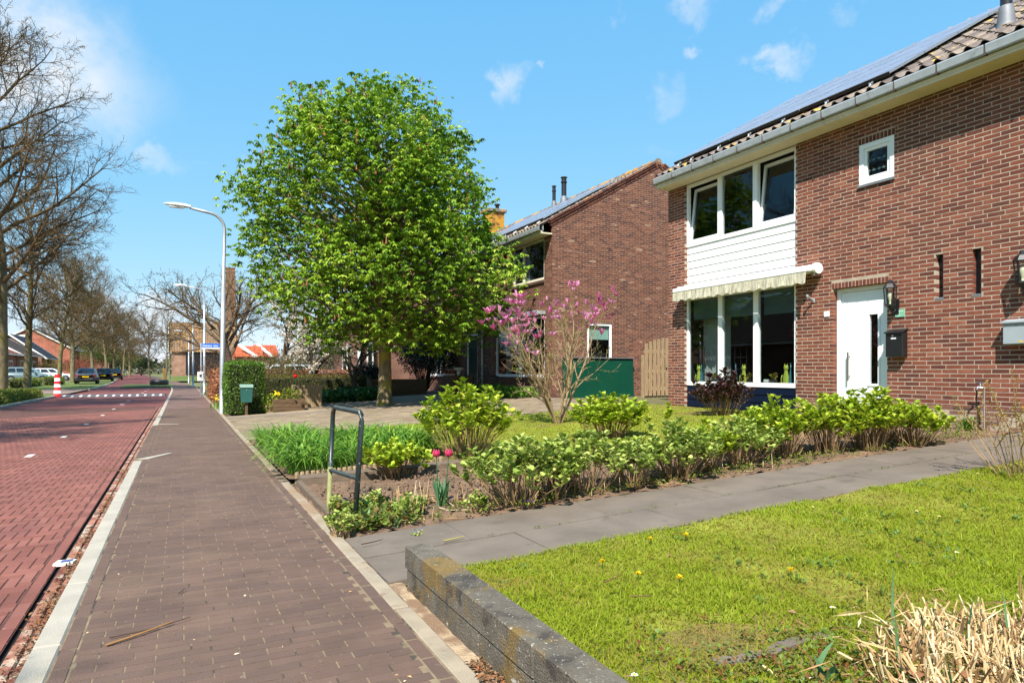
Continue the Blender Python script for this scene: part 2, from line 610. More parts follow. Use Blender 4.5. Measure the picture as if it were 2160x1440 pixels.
def pieces(R, keep, O, U, Vv, Nn, front, back, name, material, parent, stuff_name, inset=0.0, jit=0.0, n_obj=300, tint=None, rng=RNG, full=None):
    """The n_obj largest full pieces as objects that share a few meshes, the rest as one part."""
    R = np.asarray(R, float)
    n = len(R)
    if tint is None:
        tint = rng.random(n)
    O_, U_, V_, N_ = (np.asarray(a, float) for a in (O, U, Vv, Nn))
    cu, cv = (R[:, 0] + R[:, 1]) / 2, (R[:, 2] + R[:, 3]) / 2
    cen = O_ + cu[:, None] * U_ + cv[:, None] * V_
    sz = pix_size(cen)
    if full is not None:
        w = R[:, 1] - R[:, 0]
        h = R[:, 3] - R[:, 2]
        sz = np.where((np.abs(w - full[0]) < .004) & (np.abs(h - full[1]) < .004), sz, -1)
    if keep is not None:
        sz = np.where(keep, sz, -1)
    order = np.argsort(-sz)[:n_obj]
    order = order[sz[order] > 0]
    mask = np.ones(n, bool)
    mask[order] = False
    if mask.any():
        Vt, Fa = box_arrays(R[mask], O, U, Vv, Nn, front, back, inset, jit, rng)
        o = np_mesh(stuff_name, Vt, Fa, material, parent, np.repeat(tint[mask], 5))
        setp(o, kind='stuff')
    if len(order):
        fw, fh = full
        base = []
        off = ORG.get(parent.name, np.zeros(3)) if parent is not None else np.zeros(3)
        NV = 8
        for q in range(NV):
            Vt, Fa = box_arrays([[-fw / 2, fw / 2, -fh / 2, fh / 2]], (0, 0, 0), U, Vv, Nn, front, back, inset, jit, rng)
            me = bpy.data.meshes.new(name)
            me.from_pydata(Vt.tolist(), [], Fa.tolist())
            me.update()
            a = me.attributes.new('tint', 'FLOAT', 'FACE')
            a.data.foreach_set('value', np.full(5, (q + .5) / NV, np.float32))
            me.materials.append(material)
            base.append(me)
        for i in order:
            o = bpy.data.objects.new(name, base[min(NV - 1, int(tint[i] * NV))])
            COL.objects.link(o)
            o.location = cen[i] - off
            if parent is not None:
                o.parent = parent
# ================================================================== SETTING
def struct(o):
    return setp(o, kind='structure')

def bend(y):
    return -0.0009 * np.clip(np.asarray(y, float) - 42, 0, 50) ** 1.0 * np.clip((np.asarray(y, float) - 42) / 1.2, 0, 42) - 0.055 * np.clip(np.asarray(y, float) - 92, 0, None)

def zg(x):
    return float(np.clip(0.048 * (x - 1.05), 0, 0.42))

def zga(x):
    return np.clip(0.048 * (np.asarray(x, float) - 1.05), 0, 0.42)

def vnoise(x, y, s=1.0, seed=0):
    """Smooth pseudo-noise in -1..1."""
    r = np.random.default_rng(seed)
    out = np.zeros_like(np.asarray(x, float))
    for k in range(7):
        a, b, c = r.normal(size=2) * s * (1 + k * .45), None, r.random() * 6.28
        out = out + np.sin(a[0] * x + a[1] * y + c) / (1 + .25 * k)
    return out / 2.6

def strip(name, x0, x1, y0, y1, z, material, parent=None, step=6.0, follow=True):
    ys = np.arange(y0, y1 + step * .5, step)
    bx = bend(ys) if follow else ys * 0
    V = np.stack([np.stack([x0 + bx, ys, ys * 0 + z], 1), np.stack([x1 + bx, ys, ys * 0 + z], 1)], 1).reshape(-1, 3)
    k = np.arange(len(ys) - 1) * 2
    return np_mesh(name, V, np.stack([k, k + 1, k + 3, k + 2], 1), material, parent)

def grid(name, x0, x1, y0, y1, nx, ny, zf, material, parent=None, smooth=True):
    xs, ys = np.linspace(x0, x1, nx), np.linspace(y0, y1, ny)
    X, Y = np.meshgrid(xs, ys, indexing='ij')
    V = np.stack([X, Y, zf(X, Y)], -1).reshape(-1, 3)
    i, j = np.meshgrid(np.arange(nx - 1), np.arange(ny - 1), indexing='ij')
    a = (i * ny + j).ravel()
    return np_mesh(name, V, np.stack([a, a + ny, a + ny + 1, a + 1], 1), material, parent, smooth=smooth)

M_ground = mat('ground_grass', S(96, 104, 58), .95, var=.3, vscale=.6, spots=[(.25, .5, .62, S(120, 108, 78))], bump=.4, bscale=18)
M_verge = mat('verge_grass', S(88, 104, 46), .95, var=.35, vscale=1.5, spots=[(.8, .52, .62, S(112, 98, 66))], bump=.6, bscale=30)
M_joint = mat('sand_joint', S(122, 106, 84), .95, var=.25, vscale=14, spots=[(5, .5, .6, S(70, 62, 54))])
M_djoint = mat('road_joint', S(90, 60, 52), .95, var=.3, vscale=9)
M_walk = mat('sidewalk_brick', (0, 0, 0), .8, var=.15, vscale=2.2, bump=.35, bscale=120, spec=.25,
             tint=[(0, S(93, 75, 66)), (.35, S(97, 77, 67)), (.7, S(100, 79, 68)), (1, S(104, 83, 71))],
             spots=[(1.1, .55, .75, S(118, 96, 78), .5), (30, .66, .74, S(150, 138, 124), .5)])
M_road = mat('road_brick', (0, 0, 0), .72, var=.2, vscale=1.6, bump=.3, bscale=90, spec=.3,
             tint=[(0, S(116, 70, 60)), (.3, S(122, 75, 64)), (.65, S(127, 79, 68)), (1, S(133, 86, 74))],
             spots=[(.9, .56, .74, S(106, 66, 62), .6), (16, .68, .76, S(170, 140, 130), .5)])
M_gut = mat('gutter_brick', (0, 0, 0), .8, var=.25, vscale=5, bump=.5, bscale=60,
            tint=[(0, S(110, 62, 52)), (.5, S(134, 84, 68)), (1, S(150, 104, 84))],
            spots=[(6, .5, .62, S(178, 164, 146), .8), (3, .6, .7, S(90, 76, 62), .8)])
M_kerb = mat('kerb_concrete', S(160, 152, 138), .85, var=.12, vscale=4, bump=.3, bscale=160,
             spots=[(2.2, .58, .76, S(160, 146, 122), .6), (40, .68, .75, S(130, 122, 110), .6)])
M_band = mat('edge_concrete', S(148, 135, 116), .88, var=.15, vscale=5, bump=.35, bscale=140,
             spots=[(1.6, .48, .66, S(138, 110, 82), .75), (9, .6, .7, S(110, 92, 74), .6)])
M_slab = mat('path_slab', S(108, 97, 86), .85, var=.2, vscale=1.8, bump=.35, bscale=160,
             spots=[(.9, .55, .72, S(122, 112, 100), .6), (25, .67, .74, S(132, 128, 120), .5), (3.2, .6, .72, S(84, 78, 66), .6)])
M_soil = mat('garden_soil', S(108, 86, 68), .98, var=.3, vscale=5, bump=.9, bscale=28, spots=[(2.0, .56, .68, S(86, 74, 58), .8)])
M_lawn = mat('lawn_ground', S(120, 124, 40), .95, var=.3, vscale=3, bump=.6, bscale=50, spots=[(.9, .55, .66, S(118, 98, 62), .8)])
M_pave = mat('driveway_paver', (0, 0, 0), .88, var=.2, vscale=1.2, bump=.3, bscale=80,
             tint=[(0, S(118, 103, 84)), (.5, S(132, 116, 95)), (1, S(146, 130, 108))], spots=[(.7, .55, .7, S(118, 104, 78), .6)])
M_pbed = mat('driveway_joint', S(98, 92, 60), .95, var=.3, vscale=3)
M_conc = mat('weathered_concrete', S(94, 87, 76), .9, var=.35, vscale=6, bump=.7, bscale=110,
             spots=[(3.0, .5, .62, S(118, 94, 44), .75), (5.5, .54, .66, S(58, 53, 48), .8), (85, .63, .68, S(172, 166, 152), .8), (14, .68, .72, S(180, 176, 166), .8)])
M_dark = mat('black_gap', S(28, 22, 20), .95)
M_white_mark = mat('road_marking', S(206, 200, 190), .8, var=.15, vscale=12)
M_asph = mat('dark_strip', S(88, 82, 84), .85, var=.2, vscale=3)
M_rt = brick_tex_mat('road_far', S(112, 63, 58), S(120, 70, 63), S(96, 62, 56), bw=.21, bh=.07, ms=.004, flat=True, rough=.75)
M_st = brick_tex_mat('sidewalk_far', S(100, 78, 72), S(110, 86, 78), S(122, 104, 88), bw=.21, bh=.066, ms=.004, flat=True)

g = MB().quad((-900, -300, -.16), (900, -300, -.16), (900, 1500, -.16), (-900, 1500, -.16)).build('ground', M_ground)
struct(g)
# ---- road
XR0, XR1 = -5.35, -0.72
road = strip('road', XR0, XR1, -6, 27, -.0545, M_djoint, step=3)
struct(road)
strip('far_surface', XR0, -.58, 26.98, 330, -.051, M_rt, road)
# herringbone of bricks 3:1
w3 = .0672
R = []
for a in range(-20, 420):
    for b in range(-62, 62):
        x0, y0 = (a + 3 * b) * w3, (a - 3 * b) * w3
        for (x, y, dx, dy) in ((x0, y0, 3, 1), (x0, y0 + w3, 1, 3)):
            if -4.62 < x < 0.01 and 0.6 < y < 27:
                R.append((x - .80 + .004, min(x - .80 + dx * w3 - .004, -.792), y, y + dy * w3 - .006))
R = np.array(R)
R = R[(R[:, 1] - R[:, 0] > .03)]
ER = []
for k in range(132):
    ER.append((-.786, -.722, .6 + k * .2, .6 + k * .2 + .194))
tt = RNG.random(len(R))
hm = (R[:, 1] - R[:, 0]) > .15
pieces(R, hm, (0, 0, 0), (1, 0, 0), (0, 1, 0), (0, 0, 1), -.0505, -.059, 'road_brick', M_road, road, 'brick_surface', inset=.002, jit=.0008, n_obj=300, tint=tt, full=(3 * w3 - .008, w3 - .006))
Va, Fa = box_arrays(ER, (0, 0, 0), (1, 0, 0), (0, 1, 0), (0, 0, 1), -.050, -.059, .0035, .0015)
setp(np_mesh('edge_course', Va, Fa, M_road, road, np.repeat(RNG.random(len(ER)), 5)), kind='stuff')
# cycle-lane dashes
for k, y in enumerate((5.6, 8.75, 11.9, 15.1, 18.5, 22.1, 25.6)):
    MB().box(-2.06, -1.97, y, y + .32, -.06, -.0465).build('lane_dash', M_white_mark, road)
for y in (29, 32.4, 44, 48, 53, 58, 64, 70, 77, 84):
    b = float(bend(y))
    MB().box(-2.08 + b, -1.95 + b, y, y + .45, -.06, -.0475).build('lane_dash', M_white_mark, road)
# raised table across the road with pale ramp blocks
rm = MB()
rm.hexa([(-5.3, 38.0, -.06), (-.75, 38.0, -.06), (-.75, 41.2, -.06), (-5.3, 41.2, -.06)], [(-5.3, 38.9, .03), (-.75, 38.9, .03), (-.75, 40.3, .03), (-5.3, 40.3, .03)])
rm.build('speed_hump', M_asph, road)
for k in range(13):
    x = -5.15 + k * .345
    MB().hexa([(x, 38.3, -.031), (x + .11, 38.3, -.031), (x + .11, 38.86, .028), (x, 38.86, .028)],
              [(x, 38.3, -.024), (x + .11, 38.3, -.024), (x + .11, 38.86, .034), (x, 38.86, .034)]).build('ramp_mark', M_white_mark, road)
# ---- gutter of two brick rows beside the kerb
gut = strip('gutter', -.722, -.577, -6, 27, -.072, M_dark, step=3)
struct(gut)
GR = []
for k in range(128):
    y = .7 + k * .206
    for x0, off in ((-.702, 0), (-.640, .1)):
        GR.append((x0, x0 + .059, y + off, y + off + .198))
pieces(GR, None, (0, 0, 0), (1, 0, 0), (0, 1, 0), (0, 0, 1), -.058, -.074, 'gutter_brick', M_gut, gut, 'gutter_course', inset=.007, jit=.004, n_obj=120, full=(.059, .198))

# ---- sidewalk
walk = strip('sidewalk', -.58, 1.05, -6, 24.2, -.002, M_joint, step=3)
struct(walk)
strip('far_surface', -.578, 1.048, 24.18, 300, -.001, M_st, walk)
SR = []
k = 0
y = .7
while y < 24.1:
    off = (k % 2) * .1075 - .02 + (.03 if k % 7 == 3 else 0)
    x = -.398 - .2145 + off
    while x < .893:
        a, b = max(x, -.398), min(x + .2095, .889)
        if b - a > .035:
            SR.append((a, b, y, y + .0635))
        x += .2145
    y += .066
    k += 1
pieces(SR, None, (0, 0, 0), (1, 0, 0), (0, 1, 0), (0, 0, 1), 0, -.009, 'paving_brick', M_walk, walk, 'brick_paving', inset=.0015, jit=.0006, n_obj=300, full=(.2095, .0635))
ER = []
for k in range(111):
    ER.append((-.468, -.405, .7 + k * .211, .7 + k * .211 + .204))
    ER.append((.896, .958, .78 + k * .211, .78 + k * .211 + .204))
for k in range(32):                            # flush bricks where the kerb is dropped
    ER.append((-.574, -.472, 10.62 + k * .21, 10.62 + k * .21 + .203))
Va, Fa = box_arrays(ER, (0, 0, 0), (1, 0, 0), (0, 1, 0), (0, 0, 1), 0, -.009, .003, .0015)
setp(np_mesh('edge_course', Va, Fa, M_walk, walk, np.repeat(RNG.random(len(ER)) * .7, 5)), kind='stuff')
# pale flush ramps at the dropped kerb
for (xa, ya, xb, yb) in ((-.47, 10.45, -.14, 11.05), (-.50, 17.2, -.05, 17.05)):
    d = Vector((xb - xa, yb - ya, 0)).normalized() * .05
    n = Vector((-d.y, d.x, 0)) * 1.0
    a, b = Vector((xa, ya, -.008)), Vector((xb, yb, -.008))
    q = [a - n * 1.4, b - n * .5, b + n * .5, a + n * 1.4]
    MB().hexa([(p.x, p.y, -.01) for p in q], [(p.x, p.y, .004) for p in q]).build('corner_stone', M_kerb, walk)

# ---- kerb of pale concrete stones
kerb = setp(bpy.data.objects.new('kerb', None), kind='structure')
COL.objects.link(kerb)
y = -5.0
while y < 96:
    L = .955 + random.uniform(-.02, .02)
    if not (10.45 < y + L / 2 < 17.2):
        bx = float(bend(y))
        j = random.uniform(-.003, .003)
        mb = MB()
        mb.bbox(-.577 + bx + j, -.471 + bx + j, y, min(y + L - .006, 10.55) if y < 10.5 else y + L - .006, -.2, .006 + random.uniform(-.002, .003), .008)
        mb.build('kerb_stone', M_kerb, kerb)
    y += L
edge = setp(bpy.data.objects.new('edging', None), kind='structure')
COL.objects.link(edge)
y = -4.6
while y < 90:
    L = .86 + random.uniform(-.1, .12)
    if not (4.75 < y + L / 2 < 5.2 or 7.55 < y + L/2 < 8.2):
        j = random.uniform(-.004, .004)
        MB().bbox(.962 + j, 1.046 + j, y, y + L - .006, -.15, .004 + random.uniform(-.003, .004), .006).build('edging_stone', M_band, edge)
    y += L
for k in range(5):
    y = 4.62 + k * .115
    MB().bbox(.965 + random.uniform(-.008, .008), 1.045, y, y + .1, -.1, .002, .007).build('edging_stone', M_band, edge)

# ---- garden ground on the right: rises gently to the houses
def zl(X, Y):
    t = np.clip((3.55 - Y) / .8, 0, 1)
    return zga(X) + .012 + .15 * np.exp(-(X - 1.27) / .55) * t * t * (3 - 2 * t) + .012 * vnoise(X, Y, 2.2, 3)
lawn = grid('front_lawn', 1.262, 9.86, -4, 3.70, 90, 80, zl, M_lawn)
struct(lawn)
def zs(X, Y):
    return zga(X) - .01 + .02 * vnoise(X, Y, 5, 5) + .014 * vnoise(X, Y, 17, 8) + .008 * vnoise(X, Y, 39, 9)
bed = grid('flower_bed', 1.05, 9.84, 4.84, 7.45, 220, 66, zs, M_soil)
struct(bed)
def zl2(X, Y):
    return zga(X) + .016 + .008 * vnoise(X, Y, 2.5, 4)
lawn2 = grid('side_lawn', 2.95, 9.84, 6.35, 12.7, 50, 44, zl2, M_lawn)
struct(lawn2)
dbed = grid('lily_bed', 1.05, 3.2, 7.62, 12.2, 40, 60, lambda X, Y: zga(X) + .022 + .012 * vnoise(X, Y, 9, 6), M_soil)
struct(dbed)
under = MB().quad((1.05, -6, -.05), (9.86, -6, .37), (9.86, 60, .37), (1.05, 60, -.05)).quad((9.86, -6, .37), (80, -6, .37), (80, 60, .37), (9.86, 60, .37)).build('garden_ground', M_soil)
struct(under)
# bare strip of sand between edging and wall
sand = grid('sand_strip', 1.04, 1.13, -4, 3.72, 6, 160, lambda X, Y: -.008 + .006 * vnoise(X, Y, 20, 2), mat('sand', S(168, 146, 118), .95, var=.25, vscale=20, bump=.8, bscale=90, spots=[(2.5, .5, .6, S(112, 86, 66), .8)]))
struct(sand)
# path of grey slabs in two rows
M_moss = mat('mossy_joint', S(92, 92, 56), .95, var=.3, vscale=6, spots=[(3, .5, .6, S(84, 76, 66))])
M_worn = mat('dry_moss', S(116, 102, 52), .98, var=.35, vscale=9, bump=.8, bscale=60, spots=[(4, .5, .62, S(98, 96, 46), .8), (7, .58, .68, S(80, 66, 50), .7)])
def worn_patch(px, py, rx, ry, seed):
    cx_, cy_ = at_ground(px, py, .12)
    r = np.random.default_rng(seed)
    ph = r.random(5) * 6.28
    ring = []
    for f in (0.0, .35, .7, 1.0):
        for k in range(28):
            a = k * 6.283 / 28
            q = f * (1 + .22 * math.sin(2 * a + ph[0]) + .16 * math.sin(3 * a + ph[1]) + .12 * math.sin(5 * a + ph[2]))
            ring.append((cx_ + rx * q * math.cos(a), cy_ + ry * q * math.sin(a)))
    R_ = np.array(ring)
    V = np.stack([R_[:, 0], R_[:, 1], zl(R_[:, 0], R_[:, 1]) + .004], 1)
    Fq = [(j * 28 + k, j * 28 + (k + 1) % 28, (j + 1) * 28 + (k + 1) % 28, (j + 1) * 28 + k) for j in range(3) for k in range(28)]
    struct(np_mesh('worn_patch', V, np.array(Fq), M_worn, None, smooth=True))
worn_patch(1560, 1352, .38, .26, 1)
worn_patch(1450, 1400, .22, .18, 2)
worn_patch(1700, 1330, .3, .2, 4)
path = MB().quad((1.046, 3.69, -.024), (9.86, 3.69, .40), (9.86, 4.86, .40), (1.046, 4.86, -.024)).build('garden_path', M_moss)
struct(path)
def slab(x0, x1, y0, y1):
    j = [random.uniform(-.003, .003) for _ in range(4)]
    t = [(x0, y0, zg(x0) + j[0]), (x1, y0, zg(x1) + j[1]), (x1, y1, zg(x1) + j[2]), (x0, y1, zg(x0) + j[3])]
    return MB().hexa([(p[0], p[1], p[2] - .05) for p in t], t).build('slab', M_slab, path)
for r, (y0, y1, xo) in enumerate(((3.715, 4.272, 2.13), (4.284, 4.842, 2.13))):
    xs = [1.05] + [xo + .0 + r * -.32 + 1.17 * k for k in range(8)]
    xs = [x for x in xs if x < 9.7] + [9.86]
    for a, b in zip(xs[:-1], xs[1:]):
        slab(a + .004, b - .004, y0, y1)
# driveway of worn beige pavers and a slab band along its far side
drive = MB().quad((1.046, 12.6, -.012), (9.84, 12.6, .41), (9.84, 19.3, .41), (1.046, 19.3, -.012)).quad((9.84, 12.02, .41), (24, 12.02, .41), (24, 17.28, .41), (9.84, 17.28, .41)).build('driveway', M_pbed)
struct(drive)
DR = []
y = 12.62
k = 0
while y < 18.2:
    x = 1.05 + (k % 2) * .105
    while x < 9.7:
        DR.append((x, x + .2, y, y + .097))
        x += .207
    y += .104 + (.02 if k % 6 == 0 else 0)
    k += 1
Ud = np.array((1, 0, .048)); Ud = Ud / np.linalg.norm(Ud)
Va, Fa = box_arrays(np.array(DR) - np.array([1.05, 1.05, 0, 0]), (1.05, 0, 0), Ud, (0, 1, 0), (0, 0, 1), .004, -.012, .004, .003)
setp(np_mesh('paver_surface', Va, Fa, M_pave, drive, np.repeat(RNG.random(len(DR)), 5)), kind='stuff')
M_bslab = mat('beige_slab', S(142, 125, 104), .88, var=.18, vscale=1.1, bump=.3, bscale=60, spots=[(.8, .5, .66, S(124, 108, 84), .6)])
M_gslab = mat('grey_drive_slab', S(118, 108, 98), .88, var=.18, vscale=1.1, bump=.3, bscale=60)
for r, (y0, y1) in enumerate(((18.24, 18.72), (18.73, 19.22))):
    for k in range(15):
        x0 = 1.06 + k * .585
        t = [(x0, y0, zg(x0) + .004), (x0 + .575, y0, zg(x0 + .575) + .004), (x0 + .575, y1, zg(x0 + .575) + .004), (x0, y1, zg(x0) + .004)]
        MB().hexa([(p[0], p[1], p[2] - .04) for p in t], [(p[0], p[1], p[2] + .002 * r) for p in t]).build('slab', M_bslab if r else M_gslab, drive)
# terrace and beds before the second house
terr = MB().quad((2.1, 19.23, .046), (9.84, 19.23, .418), (9.84, 21.0, .418), (2.1, 21.0, .046)).quad((3.6, 21.0, .118), (9.84, 21.0, .418), (9.84, 24.0, .418), (3.6, 24.0, .118)).build('terrace', M_bslab)
struct(terr)

# ---- left side: kerb, planted verge, footpath, lawns
vg = strip('left_verge', -30, -5.45, -8, 320, .02, M_verge, step=8)
struct(vg)
M_lpath = mat('left_path_paving', S(128, 108, 98), .88, var=.15, vscale=2)
lp = strip('left_footpath', -12.6, -10.9, -8, 300, .032, M_lpath, step=8)
struct(lp)
lk = setp(bpy.data.objects.new('left_kerb', None), kind='structure')
COL.objects.link(lk)
y = 12.0
while y < 120:
    if not (39 < y < 52 or 70 < y < 74):
        bx = float(bend(y))
        MB().bbox(-5.47 + bx, -5.35 + bx, y, y + .99, -.2, .05, .01).build('kerb_stone', M_kerb, lk)
    y += 1.0
# side street paving on the left after the planted bed, and driveways
for (y0, y1, x0, x1) in ((41.5, 51.5, -30, -5.35), (84, 92, -22, -12.6), (97, 104, -22, -12.6)):
    struct(MB().quad((x0, y0, .036), (x1, y0, .036), (x1, y1, .036), (x0, y1, .036)).build('side_street' if y0 < 45 else 'left_driveway', M_lpath))
# ================================================================== HOUSES ON THE RIGHT
XF = 9.87                                   # common building line
RIDGE_X, RIDGE_Z = 13.85, 7.98
EAVE_X, EAVE_Z = 9.50, 5.50
M_mort = mat('mortar', S(172, 155, 137), .95, var=.15, vscale=12, bump=.5, bscale=150)
M_mort2 = mat('mortar_brown', S(146, 120, 100), .95, var=.15, vscale=9)
M_br1 = mat('house_brick', (0, 0, 0), .85, var=.16, vscale=11, bump=.5, bscale=130, spec=.2,
            tint=[(0, S(92, 54, 48)), (.16, S(102, 57, 47)), (.3, S(110, 63, 51)), (.55, S(120, 68, 53)), (.85, S(130, 75, 58)), (1, S(142, 88, 68))],
            spots=[(.45, .5, .7, S(92, 60, 50), .45), (2.2, .62, .74, S(150, 112, 92), .35)])
M_br2 = mat('neighbour_brick', (0, 0, 0), .88, var=.14, vscale=8, bump=.4, bscale=110, spec=.2,
            tint=[(0, S(74, 50, 46)), (.2, S(88, 56, 48)), (.5, S(104, 65, 53)), (.8, S(113, 71, 57)), (1, S(122, 82, 65))], spots=[(.5, .5, .7, S(84, 58, 50), .4)])
M_brt = brick_tex_mat('brick_wall_far', S(110, 66, 54), S(96, 56, 48), S(140, 118, 102))
M_upvc = mat('white_frame', S(236, 236, 234), .35, var=.03, vscale=5, spec=.5)
M_board = mat('white_board', S(232, 232, 228), .5, var=.05, vscale=2.5, spots=[(3, .62, .75, S(200, 200, 190), .5)])
M_cream = mat('cream_frame', S(222, 214, 190), .5, var=.05, vscale=3)
M_navy = mat('navy_board', S(9, 21, 44), .45, var=.08, vscale=3)
M_door = mat('white_door', S(238, 240, 242), .35, var=.02, vscale=4, spec=.5)
M_steel = mat('brushed_steel', S(150, 140, 128), .35, metal=.9)
M_zinc = mat('zinc_gutter', S(176, 180, 182), .45, metal=.35, var=.12, vscale=5, spots=[(4, .6, .72, S(128, 128, 126), .6)])
M_zincb = mat('gutter_bracket', S(92, 80, 72), .6, metal=.3)
M_soff = mat('soffit_board', S(214, 202, 176), .7, var=.08, vscale=3, spots=[(6, .62, .72, S(176, 160, 130), .5)])
M_tile = mat('roof_tile', (0, 0, 0), .85, var=.2, vscale=7, bump=.5, bscale=70,
             tint=[(0, S(92, 82, 78)), (.5, S(116, 104, 96)), (1, S(136, 122, 108))],
             spots=[(3.5, .60, .66, S(196, 158, 40), .85), (5, .58, .68, S(84, 76, 70), .6), (14, .66, .72, S(180, 176, 160), .6)])
M_ridge = mat('ridge_tile', S(120, 110, 102), .88, var=.2, vscale=6, bump=.5, bscale=60, spots=[(2.2, .53, .60, S(200, 138, 32), .95)])
M_pv = mat('solar_cell', S(124, 130, 145), .45, var=.12, vscale=3, spec=.35, coat=.15)
M_alu = mat('aluminium_frame', S(190, 194, 198), .35, metal=.7)
M_black = mat('black_metal', S(26, 26, 28), .4, spec=.5)
M_glass = glass_mat('window_glass')
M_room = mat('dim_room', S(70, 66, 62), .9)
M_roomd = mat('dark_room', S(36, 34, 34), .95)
M_blind = mat('roller_blind', S(108, 130, 128), .9, var=.05, vscale=4, trans=.3)
M_curt = mat('curtain', S(196, 196, 190), .95, trans=.3)
M_lead = mat('lead_flashing', S(120, 122, 126), .6, metal=.3, var=.1, vscale=8)

def free(u0, u1, v0, v1, ops):
    iv = [(u0, u1)]
    for a, b, c, d in ops:
        if c < v1 - .012 and d > v0 + .012:
            nx = []
            for p, q in iv:
                if b <= p or a >= q:
                    nx.append((p, q))
                else:
                    if a > p: nx.append((p, a))
                    if b < q: nx.append((b, q))
            iv = nx
    return iv

def wall_rects(u0, u1, v0, v1, ops, ext=None, seed=0):
    r = random.Random(seed)
    out = []
    k = 0
    v = v0
    while v < v1:
        a, b = ext(v + .05) if ext else (u0, u1)
        if b - a > .1:
            off = (k % 2) * .11 + r.choice((0, 0, 0, .055)) * (k % 3 == 0)
            for p, q in free(a, b, v, v + .05, ops):
                x = u0 - .22 + off
                while x < q:
                    c, d = max(x, p), min(x + .2115, q)
                    if d - c > .03:
                        out.append((c, d, v + r.uniform(-.0015, .0015), v + .0512 + r.uniform(-.0012, .0012)))
                    x += .2212
        v += .0625
        k += 1
    return np.array(out)

def backing(mb, O, U, Vv, Nn, u0, u1, v0, v1, ops, face=-.002, deep=-.10, grow=.006):
    """Mortar face with holes and their reveals."""
    O, U, Vv, Nn = (Vector(a) for a in (O, U, Vv, Nn))
    ops = [(a - grow, b + grow, c - grow, d + grow) for a, b, c, d in ops]
    us = sorted({u0, u1, *[x for o in ops for x in o[:2] if u0 < x < u1]})
    vs_ = sorted({v0, v1, *[x for o in ops for x in o[2:] if v0 < x < v1]})
    P = lambda u, v, d: O + U * u + Vv * v + Nn * d
    for i in range(len(us) - 1):
        for j in range(len(vs_) - 1):
            cu, cv = (us[i] + us[i + 1]) / 2, (vs_[j] + vs_[j + 1]) / 2
            if any(a < cu < b and c < cv < d for a, b, c, d in ops):
                continue
            mb.quad(P(us[i], vs_[j], face), P(us[i + 1], vs_[j], face), P(us[i + 1], vs_[j + 1], face), P(us[i], vs_[j + 1], face))
    for a, b, c, d in ops:
        c2, d2 = max(c, v0), min(d, v1)
        mb.quad(P(a, c2, face), P(a, c2, deep), P(a, d2, deep), P(a, d2, face))
        mb.quad(P(b, c2, face), P(b, c2, deep), P(b, d2, deep), P(b, d2, face))
        if d < v1: mb.quad(P(a, d, face), P(b, d, face), P(b, d, deep), P(a, d, deep))
        if c > v0: mb.quad(P(a, c, face), P(b, c, face), P(b, c, deep), P(a, c, deep))

def yspan(pa, pb, X=XF):
    a, b = at_X(pa, HY, X)[0], at_X(pb, HY, X)[0]
    return (min(a, b), max(a, b))

def frame_x(mb, x0, x1, y0, y1, z0, z1, w, wb=None):
    """Rectangular frame in a wall facing -X; rails between stiles."""
    wb = wb or w
    mb.box(x0, x1, y0, y0 + w, z0, z1)
    mb.box(x0, x1, y1 - w, y1, z0, z1)
    mb.box(x0, x1, y0 + w, y1 - w, z0, z0 + wb)
    mb.box(x0, x1, y0 + w, y1 - w, z1 - w, z1)

def pane_x(parent, x, y0, y1, z0, z1):
    return MB().box(x, x + .006, y0, y1, z0, z1).build('pane', M_glass, parent)

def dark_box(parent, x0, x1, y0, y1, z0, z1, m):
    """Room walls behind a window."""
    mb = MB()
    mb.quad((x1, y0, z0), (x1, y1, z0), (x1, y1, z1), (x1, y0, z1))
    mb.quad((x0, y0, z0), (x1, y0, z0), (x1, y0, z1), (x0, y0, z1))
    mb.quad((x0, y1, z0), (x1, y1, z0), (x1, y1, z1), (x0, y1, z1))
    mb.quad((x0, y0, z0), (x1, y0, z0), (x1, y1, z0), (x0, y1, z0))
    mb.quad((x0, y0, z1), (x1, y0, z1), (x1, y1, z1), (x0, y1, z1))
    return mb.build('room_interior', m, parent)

# ---- roof frame shared by the houses
_th = math.atan2(RIDGE_Z - EAVE_Z, RIDGE_X - EAVE_X)
RU = np.array((math.cos(_th), 0, math.sin(_th)))          # up the front slope
RN = np.array((-math.sin(_th), 0, math.cos(_th)))
SLOPE = math.hypot(RIDGE_X - EAVE_X, RIDGE_Z - EAVE_Z)
def rp(s, y, h=0.0, y0=0.0):
    return Vector((EAVE_X, y, EAVE_Z)) + Vector(RU) * s + Vector(RN) * h

TW, TL = .205, .335                                       # covering width and gauge of a pantile
def tile_local():
    """Pantile: wave across Y, laid up the slope, thick lower lip; origin at its lower edge centre."""
    prof = [(-.5, .012), (-.42, .036), (-.3, .052), (-.16, .048), (-.04, .024), (.08, .004), (.24, -.004), (.4, .0), (.56, .016)]
    vs, fs = [], []
    n = len(prof)
    for s, lift in ((0, .022), (TL + .05, 0.0)):
        for t, h in prof:
            vs.append(Vector(RU) * s + Vector((0, -t * TW, 0)) + Vector(RN) * (h + lift))
    for t, h in prof:
        vs.append(Vector((0, -t * TW, 0)) + Vector(RN) * (h + .022 - .014))
    for i in range(n - 1):
        fs.append((i, i + 1, n + i + 1, n + i))
        fs.append((i, i + 1, 2 * n + i + 1, 2 * n + i))
    return vs, fs
TV, TF = tile_local()
TVa = np.array([tuple(v) for v in TV])
TFa = np.array(TF)

